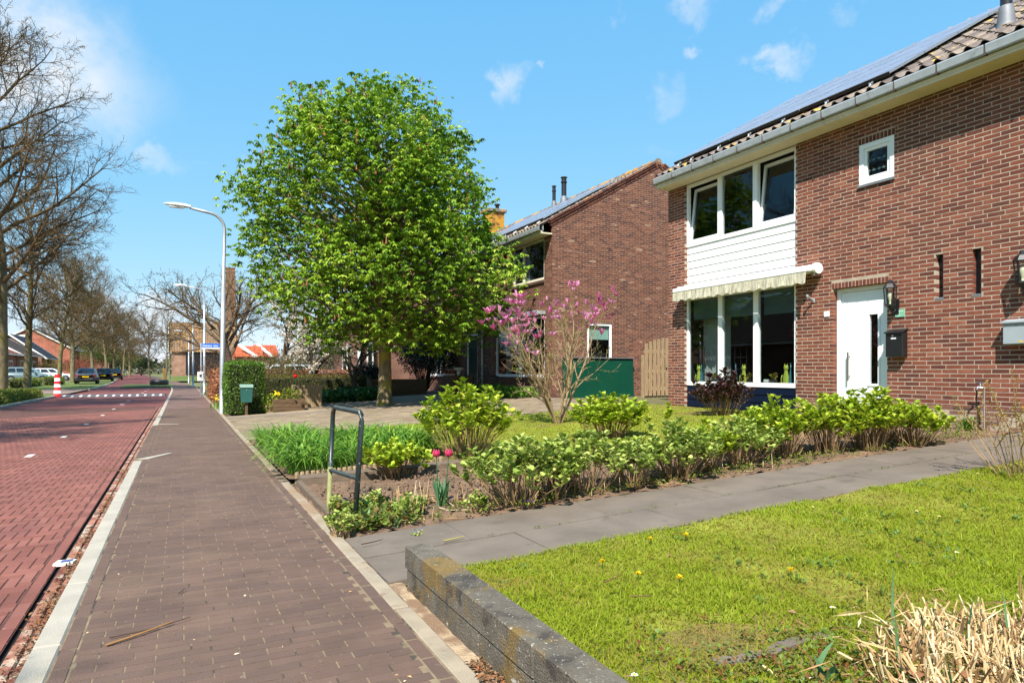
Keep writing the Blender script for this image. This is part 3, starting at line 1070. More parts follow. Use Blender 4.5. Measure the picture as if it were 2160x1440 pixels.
def roof_tiles(root, y0, y1, solo, skip=None, seed=1):
    """Tiles for which solo(row, y) holds are parts of their own; the rest are one part."""
    r = random.Random(seed)
    rows = int(SLOPE / TL)
    bases = []
    for q in range(6):
        me = bpy.data.meshes.new('tile')
        me.from_pydata([tuple(v) for v in TV], [], TF)
        me.update()
        a = me.attributes.new('tint', 'FLOAT', 'FACE')
        a.data.foreach_set('value', np.full(len(TF), (q + .5) / 6, np.float32))
        me.materials.append(M_tile)
        bases.append(me)
    off = ORG.get(root.name, np.zeros(3))
    Vs, Ts = [], []
    for row in range(rows):
        y = y0 + TW * .5
        while y < y1 - TW * .4:
            p = np.array((EAVE_X, y, EAVE_Z)) + RU * (row * TL + r.uniform(-.008, .008)) + RN * r.uniform(-.003, .004)
            t = r.random()
            if solo(row, y):
                o = bpy.data.objects.new('roof_tile', bases[int(t * 5.99)])
                COL.objects.link(o)
                o.location = p - off
                o.parent = root
            elif not (skip and skip(row, y)):
                Vs.append(TVa + p)
                Ts.append(t)
            y += TW
    if Vs:
        n = len(Vs)
        Fa = (np.arange(n) * len(TVa))[:, None, None] + TFa[None]
        setp(np_mesh('tiled_slope', np.concatenate(Vs), Fa.reshape(-1, 4), M_tile, root, np.repeat(np.array(Ts), len(TF))), kind='stuff')

def roof_shell(root, y0, y1, back_x):
    mb = MB()
    a, b = rp(0.02, y0, -.01), rp(SLOPE, y0, -.01)
    e = Vector((back_x + .25, y0, EAVE_Z - .02))
    d = Vector((0, y1 - y0, 0))
    mb.quad(a, b, b + d, a + d)
    mb.quad(b, e, e + d, b + d)
    mb.build('roof', M_tile, root)
    # half-round ridge tiles
    y = y0
    k = 0
    while y < y1 - .2:
        m = MB()
        L = .40
        n = 7
        vs = []
        for yy, rr in ((y, .135), (y + .05, .135), (y + .05, .118), (y + L, .112)):
            for i in range(n):
                t = math.pi * i / (n - 1)
                vs.append((RIDGE_X - math.cos(t) * rr, yy, RIDGE_Z - .01 + math.sin(t) * rr * .95))
        fs = [tuple(range(n))]
        for q in range(3):
            fs += [(q * n + i, q * n + i + 1, (q + 1) * n + i + 1, (q + 1) * n + i) for i in range(n - 1)]
        m.add(vs, fs)
        m.build('ridge_tile', M_ridge, root)
        y += L - .03
        k += 1

def solar_panel(root, s0, s1, y0, y1, h=.15):
    """Framed panel standing off the tiles; frame, dark cells and a support clip."""
    mb = MB()
    def pt(s, y, hh): return rp(s, y, hh)
    mb.hexa([pt(s0, y0, h - .035), pt(s1, y0, h - .035), pt(s1, y1, h - .035), pt(s0, y1, h - .035)],
            [pt(s0, y0, h), pt(s1, y0, h), pt(s1, y1, h), pt(s0, y1, h)])
    f = mb.build('solar_panel', M_alu, root)
    b = .026
    MB().hexa([pt(s0 - .004, y0, h - .06), pt(s0, y0, h - .06), pt(s0, y1, h - .06), pt(s0 - .004, y1, h - .06)], [pt(s0 - .004, y0, h - .004), pt(s0, y0, h - .004), pt(s0, y1, h - .004), pt(s0 - .004, y1, h - .004)]).build('lower_edge', M_black, f)
    mb = MB()
    ny, ns = 10, 6
    for i in range(ns):
        for j in range(ny):
            sa = s0 + b + (s1 - s0 - 2 * b) * i / ns
            sb = s0 + b + (s1 - s0 - 2 * b) * (i + 1) / ns
            ya = y0 + b + (y1 - y0 - 2 * b) * j / ny
            yb = y0 + b + (y1 - y0 - 2 * b) * (j + 1) / ny
            mb.quad(pt(sa + .003, ya + .003, h + .003), pt(sb - .003, ya + .003, h + .003), pt(sb - .003, yb - .003, h + .003), pt(sa + .003, yb - .003, h + .003))
    mb.build('cell_sheet', M_pv, f)
    return f

def gutter(root, y0, y1):
    """Box gutter in lengths with dark brackets between."""
    n = max(1, round((y1 - y0) / .62))
    L = (y1 - y0) / n
    for k in range(n):
        a, b = y0 + k * L + .012, y0 + (k + 1) * L - .012
        mb = MB()
        x0, x1 = 9.42, 9.575
        poly = [(x0, a, 5.478), (x0 - .006, a, 5.462), (x0 + .012, a, 5.365), (x1, a, 5.345), (x1, a, 5.50), (x1 - .006, a, 5.50), (x1 - .006, a, 5.353), (x0 + .02, a, 5.353), (x0 + .012, a, 5.478)]
        mb.prism(poly, (0, b - a, 0))
        mb.build('gutter_length', M_zinc, root)
        MB().box(9.425, 9.58, b + .002, b + .022, 5.338, 5.46).build('gutter_bracket', M_zincb, root)
    MB().box(9.50, 9.86, y0, y1, 5.262, 5.30).build('soffit', M_soff, root)
    MB().box(9.49, 9.53, y0, y1, 5.30, 5.343).build('fascia', M_soff, root)

# ================================================================== HOUSE ONE (nearest, with the white bay)
H1Y0, H1Y1 = -3.0, 12.0
h1 = thing('brick_house', 'nearest red brick house with white window bay, white front door and solar panels', 'house', (XF, 6.0, .3))
bay = (8.50, 11.43, .2, 5.26)
dr = yspan(1757, 1871)
door_op = (dr[0], dr[1], .2, 2.585)
sw = yspan(1812, 1886)
sw_op = (sw[0], sw[1], 4.19, 4.86)
s1y = yspan(1974, 1989); s2y = yspan(2051, 2069)
slits = [(s1y[0], s1y[1], 2.27, 2.895), (s2y[0], s2y[1], 2.27, 2.895)]
ops1 = [bay, door_op, sw_op] + slits
mb = MB()
backing(mb, (XF, 0, 0), (0, 1, 0), (0, 0, 1), (-1, 0, 0), H1Y0, H1Y1, .2, 5.30, ops1)
mb.quad((XF + .009, H1Y1 - .009, .2), (18, H1Y1 - .009, .2), (18, H1Y1 - .009, EAVE_Z), (RIDGE_X, H1Y1 - .009, RIDGE_Z - .05), (XF + .009, H1Y1 - .009, EAVE_Z + .12))
mb.quad((XF + .009, H1Y0, .2), (18, H1Y0, .2), (18, H1Y0, EAVE_Z), (RIDGE_X, H1Y0, RIDGE_Z - .05), (XF + .009, H1Y0, EAVE_Z + .12))
mb.quad((18, H1Y0, .2), (18, H1Y1, .2), (18, H1Y1, EAVE_Z), (18, H1Y0, EAVE_Z))
mb.build('mortar_wall', M_mort, h1)
lint = [(dr[0] - .03, dr[1] + .03, 2.585, 2.69), (sw[0] - .02, sw[1] + .02, 4.86, 4.97)]
R1 = wall_rects(.4, H1Y1, .30, 5.29, ops1 + lint, seed=3)
pieces(R1, None, (XF, 0, 0), (0, 1, 0), (0, 0, 1), (-1, 0, 0), 0, -.09, 'brick', M_br1, h1, 'brickwork', inset=.0015, jit=.0012, n_obj=300, full=(.2115, .0512))
LR = []
for a, b, c, d in lint:
    n = int((b - a) / .0625)
    for k in range(n):
        LR.append((a + k * (b - a) / n + .005, a + (k + 1) * (b - a) / n - .006, c + .002, d - .008))
for q in LR:
    Va, Fa = box_arrays([q], (XF, 0, 0), (0, 1, 0), (0, 0, 1), (-1, 0, 0), .001, -.09, .0015, .002)
    np_mesh('soldier_brick', Va, Fa, M_br1, h1, np.repeat(random.uniform(.05, .5), 5))
# projecting plinth courses
PR = wall_rects(.4, 8.48, .28, .66, [(dr[0], dr[1], .2, 1)], seed=9)
Va, Fa = box_arrays(PR, (XF - .018, 0, 0), (0, 1, 0), (0, 0, 1), (-1, 0, 0), 0, -.05, .002, .003)
M_plinth = mat('plinth_brick', (0, 0, 0), .9, var=.2, vscale=7, bump=.5, bscale=120, tint=[(0, S(94, 70, 62)), (.5, S(122, 86, 72)), (1, S(140, 108, 92))])
setp(np_mesh('plinth_course', Va, Fa, M_plinth, h1, np.repeat(RNG.random(len(PR)), 5)), kind='stuff')
mb = MB()
for a, b in ((.4, dr[0]), (dr[1], 8.48)):
    mb.box(XF - .0165, XF + .01, a, b, .2, .655)
mb.build('plinth_mortar', M_mort, h1)
# ---- bay: frames, boards
xb = XF + .035
def up_y(px): return at_X(px, HY, xb)[0]
cols_u = [up_y(1446), up_y(1518), up_y(1593), up_y(1676)]
cols_l = [up_y(1446), up_y(1519), up_y(1594), up_y(1676)]
cols_u[0] = cols_l[0] = 11.425
cols_u[3] = cols_l[3] = 8.505
def bay_window(cols, z0, z1, tilt):
    fr = MB()
    ys = sorted(cols)
    w = .055
    fr.box(xb, xb + .07, ys[0], ys[0] + w, z0, z1)
    fr.box(xb, xb + .07, ys[3] - w, ys[3], z0, z1)
    fr.box(xb, xb + .07, ys[0] + w, ys[3] - w, z0, z0 + .085)
    fr.box(xb, xb + .07, ys[0] + w, ys[3] - w, z1 - .06, z1)
    for m in ys[1:3]:
        fr.box(xb - .004, xb + .07, m - .06, m + .06, z0 + .085, z1 - .06)
    f = fr.build('window', M_upvc, h1)
    for k in range(3):
        a = ys[k] + (w if k == 0 else .06)
        b = ys[k + 1] - (w if k == 2 else .06)
        if tilt[k]:
            # sash tipped inwards at the top
            an = math.radians(7)
            def tp(y, z, d): return (xb + .03 + d * math.cos(an) + (z - z0 - .085) * math.sin(an), y, z0 + .085 + (z - z0 - .085) * math.cos(an) - d * math.sin(an))
            sm = MB()
            za, zb2 = z0 + .09, z1 - .075
            for (ya, yb, c, d) in ((a, a + .05, za, zb2), (b - .05, b, za, zb2), (a + .05, b - .05, za, za + .06), (a + .05, b - .05, zb2 - .06, zb2)):
                sm.hexa([tp(ya, c, 0), tp(yb, c, 0), tp(yb, c, .05), tp(ya, c, .05)], [tp(ya, d, 0), tp(yb, d, 0), tp(yb, d, .05), tp(ya, d, .05)])
            sm.build('sash', M_upvc, f)
            g_ = MB().hexa([tp(a + .05, za + .06, .02), tp(b - .05, za + .06, .02), tp(b - .05, za + .06, .026), tp(a + .05, za + .06, .026)],
                           [tp(a + .05, zb2 - .06, .02), tp(b - .05, zb2 - .06, .02), tp(b - .05, zb2 - .06, .026), tp(a + .05, zb2 - .06, .026)])
            g_.build('pane', M_glass, f)
        else:
            pane_x(f, xb + .035, a, b, z0 + .085, z1 - .06)
    return f
wl_ = bay_window(cols_l, .90, 2.80, (0, 0, 0))
wu_ = bay_window(cols_u, 3.90, 5.255, (1, 0, 1))
for k in range(7):
    z = 2.80 + k * .1571
    MB().hexa([(xb + .012, 8.505, z + .004), (xb + .06, 8.505, z + .004), (xb + .06, 11.425, z + .004), (xb + .012, 11.425, z + .004)],
              [(xb + .022, 8.505, z + .153), (xb + .06, 8.505, z + .153), (xb + .06, 11.425, z + .153), (xb + .022, 11.425, z + .153)]).build('white_plank', M_board, h1)
for k in range(4):
    z = .30 + k * .15
    MB().hexa([(xb + .008, 8.505, z + .003), (xb + .06, 8.505, z + .003), (xb + .06, 11.425, z + .003), (xb + .008, 11.425, z + .003)],
              [(xb + .02, 8.505, z + .146), (xb + .06, 8.505, z + .146), (xb + .06, 11.425, z + .146), (xb + .02, 11.425, z + .146)]).build('navy_plank', M_navy, h1)
MB().box(xb + .055, xb + .10, 8.51, 11.42, 2.80, 3.90).build('bay_backing', M_roomd, h1)
MB().box(xb + .055, xb + .10, 8.51, 11.42, .25, .90).build('bay_backing', M_roomd, h1)
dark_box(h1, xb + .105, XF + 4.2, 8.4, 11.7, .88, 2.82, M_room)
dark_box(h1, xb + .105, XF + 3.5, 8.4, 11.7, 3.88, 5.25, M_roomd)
MB().box(xb + .105, xb + .36, 8.45, 11.6, .895, .935).build('window_sill', M_upvc, h1)
for k in range(3):
    ys = sorted(cols_l)
    MB().box(xb + .13, xb + .134, ys[k] + .08, ys[k + 1] - .08, 2.28 + .02 * k, 2.79).build('roller_blind', M_blind, h1)
cm = MB()
for k in range(9):
    y = 10.55 + k * .09
    cm.hexa([(xb + .42, y, .95), (xb + .46, y + .045, .95), (xb + .47, y + .045, .95), (xb + .43, y, .95)], [(xb + .42, y, 2.75), (xb + .46, y + .045, 2.75), (xb + .47, y + .045, 2.75), (xb + .43, y, 2.75)])
    cm.hexa([(xb + .46, y + .045, .95), (xb + .42, y + .09, .95), (xb + .43, y + .09, .95), (xb + .47, y + .045, .95)], [(xb + .46, y + .045, 2.75), (xb + .42, y + .09, 2.75), (xb + .43, y + .09, 2.75), (xb + .47, y + .045, 2.75)])
cm.build('curtain', M_curt, h1)
# ---- front door
xd = XF + .10
dm = MB()
frame_x(dm, xd, xd + .08, dr[0], dr[1], .38, 2.585, .065, .03)
dframe = dm.build('door_frame', M_upvc, h1)
y0, y1 = dr[0] + .067, dr[1] - .067
leaf = MB()
gy0, gy1, gz0, gz1 = y0 + .17, y0 + .32, 1.0, 2.12
leaf.box(xd + .03, xd + .075, y0, gy0, .415, 2.515)
leaf.box(xd + .03, xd + .075, gy1, y1, .415, 2.515)
leaf.box(xd + .03, xd + .075, gy0, gy1, .415, gz0)
leaf.box(xd + .03, xd + .075, gy0, gy1, gz1, 2.515)
frame_x(leaf, xd + .018, xd + .031, gy0 - .035, gy1 + .035, gz0 - .035, gz1 + .035, .035)
door = leaf.build('door', M_door, h1)
MB().box(xd + .045, xd + .051, gy0, gy1, gz0, gz1).build('pane', M_glass, door)
MB().box(xd + .022, xd + .0295, y1 - .06, y1 - .045, .43, 2.5).box(xd + .022, xd + .0295, y0 + .03, y1 - .06, 2.44, 2.45).build('door_molding', M_door, door)
hb = MB().tube([(xd - .03, y1 - .16, 1.05), (xd - .03, y1 - .16, 1.52)], .014, 8)
hb.tube([(xd - .03, y1 - .16, 1.12), (xd + .035, y1 - .16, 1.12)], .008, 6).tube([(xd - .03, y1 - .16, 1.45), (xd + .035, y1 - .16, 1.45)], .008, 6)
hb.build('handle', M_steel, door)
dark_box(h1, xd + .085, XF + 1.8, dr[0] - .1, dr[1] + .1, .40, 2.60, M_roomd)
MB().box(XF - .30, XF + .1, dr[0] - .05, dr[1] + .05, .36, .415).build('doorstep', M_slab, h1)
# ---- small square window
mb = MB()
frame_x(mb, XF + .004, XF + .07, sw[0], sw[1], 4.205, 4.86, .075)
f = mb.build('window', M_upvc, h1)
mb = MB()
frame_x(mb, XF + .022, XF + .072, sw[0] + .076, sw[1] - .076, 4.281, 4.784, .05)
mb.build('sash', M_upvc, f)
pane_x(f, XF + .05, sw[0] + .126, sw[1] - .126, 4.331, 4.734)
MB().box(XF - .03, XF + .07, sw[0] - .015, sw[1] + .015, 4.165, 4.204).build('sill', M_lead, f)
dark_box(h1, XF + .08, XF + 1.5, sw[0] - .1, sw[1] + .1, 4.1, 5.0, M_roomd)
bl = MB()
for z in (4.42, 4.58):
    for k in range(4):
        y = sw[0] + .17 + k * .085
        bl.add([(XF + .055, y, z), (XF + .055, y + .035, z + .03), (XF + .055, y + .075, z), (XF + .055, y + .035, z - .018)], [(0, 1, 2, 3)])
bl.build('window_decal', M_blind, f)
for (a, b, c, d) in slits:
    MB().box(XF + .085, XF + .095, a, b, c, d).build('slit_glass', M_black, h1)
    MB().box(XF - .004, XF + .09, a - .01, b + .01, c - .03, c + .002).build('slit_sill', M_lead, h1)
# ---- roof of house one
PY = [6.60, 8.27, 9.94, 11.60]
S_ROWS = [(.30, 1.29), (1.305, 2.295), (2.31, 3.30), (3.315, 4.305)]
def solo1(row, y):
    if y > 6.55:
        return row <= 1
    return 4.25 < y <= 6.55
roof_tiles(h1, H1Y0, H1Y1 + .02, solo1, skip=lambda r, y: y < 1.5 and r > 1, seed=5)
roof_shell(h1, H1Y0, H1Y1, 18.0)
for (sa, sb) in S_ROWS:
    for a, b in zip(PY[:-1], PY[1:]):
        solar_panel(h1, sa, sb, a + .008, b - .008)
for (sa, sb) in ((.30, 1.95), (1.965, 3.615)):
    for k in range(4):
        solar_panel(h1, sa, sb, 4.8 - (k + 1) * 1.02, 4.8 - k * 1.02 - .012)
for y in (6.9, 7.7, 8.6, 9.4, 10.2, 11.0, 11.4, 4.6):
    q = rp(.26, y, .05)
    MB().tube([rp(.18, y, .06), rp(.34, y, .11)], .014, 5).tube([rp(.25, y - .03, .09), rp(.25, y + .03, .09)], .018, 5).build('panel_clamp', M_alu, h1)
gutter(h1, H1Y0, H1Y1 - .02)
# flues through the roof
def flue(root, s, y, r, h, cap):
    p = rp(s, y, -.05)
    MB().lathe([(r * 1.75, -.05), (r * 1.55, .12), (r * 1.25, .34), (r * 1.15, .36)], tuple(p), 14).build('flue_collar', M_lead, root, True)
    mb = MB().lathe([(r, .1), (r, .36 + h)], tuple(p), 14)
    if cap:
        mb.lathe([(r * 1.25, .36 + h - .16), (r * 1.25, .36 + h - .13), (r * .9, .36 + h - .12)], tuple(p), 14)
        mb.lathe([(r * 1.35, .36 + h + .03), (r * 1.35, .36 + h + .05), (r * .3, .36 + h + .08)], tuple(p), 14)
    mb.build('flue_pipe', M_black, root, True)
flue(h1, 1.15, 5.42, .075, .5, True)
flue(h1, 1.55, 5.08, .075, .45, True)

# ================================================================== HOUSE TWO (gable towards the camera)
H2Y0, H2Y1 = 17.3, 31.2
h2 = thing('brick_house', 'brown brick neighbouring house behind the magnolia, windowless gable wall and solar panels', 'house', (XF, 20.0, .3))
def rake(x):
    """Height of the gable wall under the verge."""
    if x <= RIDGE_X:
        return EAVE_Z + .06 + (x - EAVE_X) * math.tan(_th)
    return RIDGE_Z + .05 - (x - RIDGE_X) * math.tan(_th)
BX = 17.95
wg = (at_Y(1239, HY, H2Y0)[0], at_Y(1291, HY, H2Y0)[0], 1.55, 2.68)
def ext2(v):
    if v < 5.62:
        return (XF, BX)
    d = (v - EAVE_Z - .06) / math.tan(_th)
    return (EAVE_X + d, RIDGE_X + (RIDGE_Z + .05 - v) / math.tan(_th))
R2 = wall_rects(XF + .002, BX, .30, 8.1, [wg, (wg[0] - .02, wg[1] + .02, 2.68, 2.79)], ext=ext2, seed=21)
Va, Fa = box_arrays(R2, (0, H2Y0, 0), (1, 0, 0), (0, 0, 1), (0, -1, 0), 0, -.05, .0015, .002)
setp(np_mesh('gable_brickwork', Va, Fa, M_br2, h2, np.repeat(RNG.random(len(R2)), 5)), kind='stuff')
SR2 = [(wg[0] - .02 + k * .0625, wg[0] - .02 + k * .0625 + .052, 2.685, 2.785) for k in range(int((wg[1] - wg[0] + .04) / .0625))]
Va, Fa = box_arrays(SR2, (0, H2Y0, 0), (1, 0, 0), (0, 0, 1), (0, -1, 0), .001, -.05, .0015, .002)
setp(np_mesh('soldier_course', Va, Fa, M_br2, h2, np.repeat(RNG.random(len(SR2)) * .3 + .7, 5)), kind='stuff')
w_up = (17.78, 19.95, 3.98, 5.26)
w_lo = (17.75, 21.3, 1.02, 2.90)
d2 = (22.9, 23.95, .3, 2.62)
w_b = (25.2, 28.6, 1.0, 2.9)
w_c = (26.0, 28.6, 3.98, 5.26)
ops2 = [w_up, w_lo, d2, w_b, w_c]
R2f = wall_rects(H2Y0 + .002, H2Y1, .30, 5.29, ops2 + [(17.72, 19.98, 3.90, 3.98)], seed=22)
Va, Fa = box_arrays(R2f, (XF, 0, 0), (0, 1, 0), (0, 0, 1), (-1, 0, 0), 0, -.09, .0015, .002)
setp(np_mesh('front_brickwork', Va, Fa, M_br2, h2, np.repeat(RNG.random(len(R2f)), 5)), kind='stuff')
mb = MB()
backing(mb, (XF, 0, 0), (0, 1, 0), (0, 0, 1), (-1, 0, 0), H2Y0 + .009, H2Y1, .2, 5.30, ops2)
yg = H2Y0 + .002
for a, b in ((XF + .009, wg[0] - .005), (wg[1] + .005, BX)):
    mb.quad((a, yg, .2), (b, yg, .2), (b, yg, 5.5), (a, yg, 5.5))
mb.quad((wg[0] - .005, yg, .2), (wg[1] + .005, yg, .2), (wg[1] + .005, yg, wg[2] - .005), (wg[0] - .005, yg, wg[2] - .005))
mb.quad((wg[0] - .005, yg, wg[3] + .005), (wg[1] + .005, yg, wg[3] + .005), (wg[1] + .005, yg, 5.5), (wg[0] - .005, yg, 5.5))
mb.quad((XF + .009, yg, 5.5), (BX, yg, 5.5), (BX, yg, rake(BX)), (RIDGE_X, yg, rake(RIDGE_X)), (XF + .009, yg, rake(XF)))
mb.quad((BX, yg, .2), (BX, H2Y1, .2), (BX, H2Y1, rake(BX)), (BX, yg, rake(BX)))
mb.quad((XF + .009, H2Y1, .2), (BX, H2Y1, .2), (BX, H2Y1, rake(BX)), (RIDGE_X, H2Y1, rake(RIDGE_X)), (XF + .009, H2Y1, rake(XF)))
mb.build('mortar_wall', M_mort2, h2)
# verge: slanting header courses and a capping row along the rake
VR = []
for side in (0, 1):
    n = int(SLOPE * 1.01 / .066)
    for k in range(n):
        VR.append((side, k))
vm_v, vm_f, vt = [], [], []
def verge_box(side, s0, s1, h0, h1, yf, yb):
    if side == 0:
        P = lambda s, h, y: rp(s, y, h)
    else:
        def P(s, h, y):
            p = rp(s, y, h)
            return Vector((2 * RIDGE_X - p.x, p.y, p.z))
    b = len(vm_v)
    for y in (yf, yb):
        for s, h in ((s0, h0), (s1, h0), (s1, h1), (s0, h1)):
            vm_v.append(tuple(P(s, h, y)))
    for q in ((0, 1, 2, 3), (0, 1, 5, 4), (1, 2, 6, 5), (2, 3, 7, 6), (3, 0, 4, 7)):
        vm_f.append(tuple(b + i for i in q))
        vt.append(0)
for side, k in VR:
    s = .30 + k * .0655
    if s < SLOPE - .02:
        verge_box(side, s + .004, s + .058, -.16, -.075, H2Y0 - .022, H2Y0 + .05)
    if k % 3 == 0 and s < SLOPE - .2:
        verge_box(side, s + .003, s + .19, -.068, -.008, H2Y0 - .05, H2Y0 + .05)
        verge_box(side, s + .003, s + .19, .0, .05, H2Y0 - .075, H2Y0 + .05)
setp(np_mesh('verge_course', np.array(vm_v), np.array(vm_f), M_br2, h2, np.repeat(RNG.random(len(vm_f) // 5), 5)), kind='stuff')
# gable window with blind
mb = MB()
x0, x1, z0, z1 = wg
for (a, b, c, d) in ((x0, x0 + .07, z0, z1), (x1 - .07, x1, z0, z1), (x0 + .07, x1 - .07, z0, z0 + .07), (x0 + .07, x1 - .07, z1 - .07, z1)):
    mb.box(a, b, H2Y0 + .02, H2Y0 + .08, c, d)
f = mb.build('window', M_upvc, h2)
MB().box(x0 + .07, x1 - .07, H2Y0 + .05, H2Y0 + .056, z0 + .07, z1 - .07).build('pane', M_glass, f)
MB().box(x0 + .08, x1 - .08, H2Y0 + .10, H2Y0 + .11, z0 + (z1 - z0) * .56, z1 - .06).build('roller_blind', mat('pale_green_blind', S(176, 204, 190), .9), h2)
mb = MB()
mb.quad((x0 - .3, H2Y0 + 1.4, z0 - .2), (x1 + .3, H2Y0 + 1.4, z0 - .2), (x1 + .3, H2Y0 + 1.4, z1 + .2), (x0 - .3, H2Y0 + 1.4, z1 + .2))
mb.quad((x0, H2Y0 + .085, z0), (x1, H2Y0 + .085, z0), (x1 + .3, H2Y0 + 1.4, z0 - .2), (x0 - .3, H2Y0 + 1.4, z0 - .2))
mb.quad((x0, H2Y0 + .085, z1), (x1, H2Y0 + .085, z1), (x1 + .3, H2Y0 + 1.4, z1 + .2), (x0 - .3, H2Y0 + 1.4, z1 + .2))
mb.quad((x0, H2Y0 + .085, z0), (x0, H2Y0 + .085, z1), (x0 - .3, H2Y0 + 1.4, z1 + .2), (x0 - .3, H2Y0 + 1.4, z0 - .2))
mb.quad((x1, H2Y0 + .085, z0), (x1, H2Y0 + .085, z1), (x1 + .3, H2Y0 + 1.4, z1 + .2), (x1 + .3, H2Y0 + 1.4, z0 - .2))
mb.build('room_interior', M_roomd, h2)
def plain_window(root, op, mull, frame=M_cream, curtain=True):
    y0, y1, z0, z1 = op
    mb = MB()
    frame_x(mb, XF + .03, XF + .10, y0, y1, z0, z1, .07, .09)
    for m in mull:
        mb.box(XF + .026, XF + .10, m - .05, m + .05, z0 + .09, z1 - .07)
    f = mb.build('window', frame, root)
    ms = [y0 + .07 - .05] + list(mull) + [y1 - .07 + .05]
    for a, b in zip(ms[:-1], ms[1:]):
        pane_x(f, XF + .06, a + .05, b - .05, z0 + .09, z1 - .07)
    MB().box(XF - .05, XF + .03, y0 - .04, y1 + .04, z0 - .075, z0 - .002).build('sill', M_plinth, f)
    dark_box(root, XF + .105, XF + 2.5, y0 - .1, y1 + .1, z0 - .1, z1 + .05, M_roomd)
    if curtain:
        c = MB()
        for k in range(5):
            y = y1 - .9 + k * .08
            c.hexa([(XF + .18, y, z0 + .05), (XF + .21, y + .04, z0 + .05), (XF + .22, y + .04, z0 + .05), (XF + .19, y, z0 + .05)], [(XF + .18, y, z1 - .05), (XF + .21, y + .04, z1 - .05), (XF + .22, y + .04, z1 - .05), (XF + .19, y, z1 - .05)])
            c.hexa([(XF + .21, y + .04, z0 + .05), (XF + .18, y + .08, z0 + .05), (XF + .19, y + .08, z0 + .05), (XF + .22, y + .04, z0 + .05)], [(XF + .21, y + .04, z1 - .05), (XF + .18, y + .08, z1 - .05), (XF + .19, y + .08, z1 - .05), (XF + .22, y + .04, z1 - .05)])
        c.build('curtain', M_curt, root)
plain_window(h2, w_up, (19.2,))
plain_window(h2, w_lo, (19.5,), M_upvc)
plain_window(h2, w_b, (26.9,), M_upvc)
plain_window(h2, w_c, (27.3,))
mb = MB()
frame_x(mb, XF + .03, XF + .1, d2[0], d2[1], .4, d2[3], .08, .03)
mb.build('door_frame', M_upvc, h2)
MB().box(XF + .06, XF + .1, d2[0] + .08, d2[1] - .08, .43, d2[3] - .08).build('door', mat('dark_green_door', S(40, 56, 48), .4), h2)
MB().tube([(XF - .06, 22.3, .3), (XF - .06, 22.3, 5.3)], .04, 8).build('downpipe', mat('pale_pipe', S(196, 196, 190), .5), h2)
MB().box(9.62, XF, 17.7, 21.35, 2.93, 3.03).box(9.58, 9.62, 17.7, 21.35, 2.90, 3.05).build('awning_cassette', M_zinc, h2)
def solo2(row, y):
    return (row <= 1 and y < 24.5) or (y < 17.75 and row < 14)
roof_tiles(h2, H2Y0 + .05, H2Y1, solo2, seed=6)
roof_shell(h2, H2Y0 + .02, H2Y1, BX)
for (sa, sb) in ((.42, 1.42), (1.435, 2.435), (2.45, 3.45)):
    for k in range(4):
        solar_panel(h2, sa, sb, 17.72 + k * 1.67, 17.72 + (k + 1) * 1.67 - .015)
for k in range(8):
    y = 17.95 + k * .8
    MB().tube([rp(.28, y, .07), rp(.46, y, .085)], .02, 5).build('panel_clamp', M_alu, h2)
gutter(h2, H2Y0 - .03, H2Y1)
flue(h2, 4.5, 22.6, .10, .7, True)
flue(h2, 4.35, 23.15, .07, .55, True)
M_ybr = mat('lichen_brick', (0, 0, 0), .9, var=.25, vscale=6, bump=.5, bscale=60, tint=[(0, S(120, 76, 52)), (1, S(150, 100, 60))], spots=[(2.5, .40, .52, S(206, 150, 44), .9)])
chy = 30.1
mb = MB().box(RIDGE_X - .42, RIDGE_X + .42, chy - .35, chy + .35, 7.6, 9.0)
ch = mb.build('chimney', M_mort2, h2)
CR = wall_rects(-.42, .42, 7.75, 9.0, [], seed=31)
parts_ = []
parts_.append(box_arrays(CR, (RIDGE_X, chy - .35, 0), (1, 0, 0), (0, 0, 1), (0, -1, 0), .008, -.01, .001, .001))
CR2 = wall_rects(-.35, .35, 7.75, 9.0, [], seed=32)
parts_.append(box_arrays(CR2, (RIDGE_X - .42, chy, 0), (0, 1, 0), (0, 0, 1), (-1, 0, 0), .008, -.01, .001, .001))
Va, Fa = join(parts_)
setp(np_mesh('chimney_brickwork', Va, Fa, M_ybr, ch, np.repeat(RNG.random(len(Fa) // 5), 5)), kind='stuff')
MB().bbox(RIDGE_X - .52, RIDGE_X + .52, chy - .45, chy + .45, 9.0, 9.16, .02).build('chimney_cap', M_ridge, ch)
MB().lathe([(.09, 9.16), (.09, 9.42), (.15, 9.43), (.15, 9.47), (.04, 9.52)], (RIDGE_X + .2, chy, 0), 12).build('chimney_pot', M_black, ch, True)

# ================================================================== HOUSE THREE (seen through the trees)
h3 = thing('brick_house', 'third brick house far down the row, glimpsed with white window frames behind the chestnut tree', 'house', (XF, 42, .3))
H3Y0, H3Y1 = 36.0, 49.0
mb = MB()
ops3 = [(37.0, 39.6, 1.0, 2.9), (41.0, 42.0, .3, 2.6), (43.5, 46.5, 1.0, 2.9), (37.0, 39.2, 3.98, 5.2), (44, 46.5, 3.98, 5.2)]
backing(mb, (XF, 0, 0), (0, 1, 0), (0, 0, 1), (-1, 0, 0), H3Y0, H3Y1, .2, 5.30, ops3)
mb.quad((XF + .009, H3Y0, .2), (BX, H3Y0, .2), (BX, H3Y0, rake(BX)), (RIDGE_X, H3Y0, rake(RIDGE_X)), (XF + .009, H3Y0, rake(XF)))
mb.quad((XF + .009, H3Y1, .2), (BX, H3Y1, .2), (BX, H3Y1, rake(BX)), (RIDGE_X, H3Y1, rake(RIDGE_X)), (XF + .009, H3Y1, rake(XF)))
mb.quad((BX, H3Y0, .2), (BX, H3Y1, .2), (BX, H3Y1, rake(BX)), (BX, H3Y0, rake(BX)))
mb.build('wall', M_brt, h3)
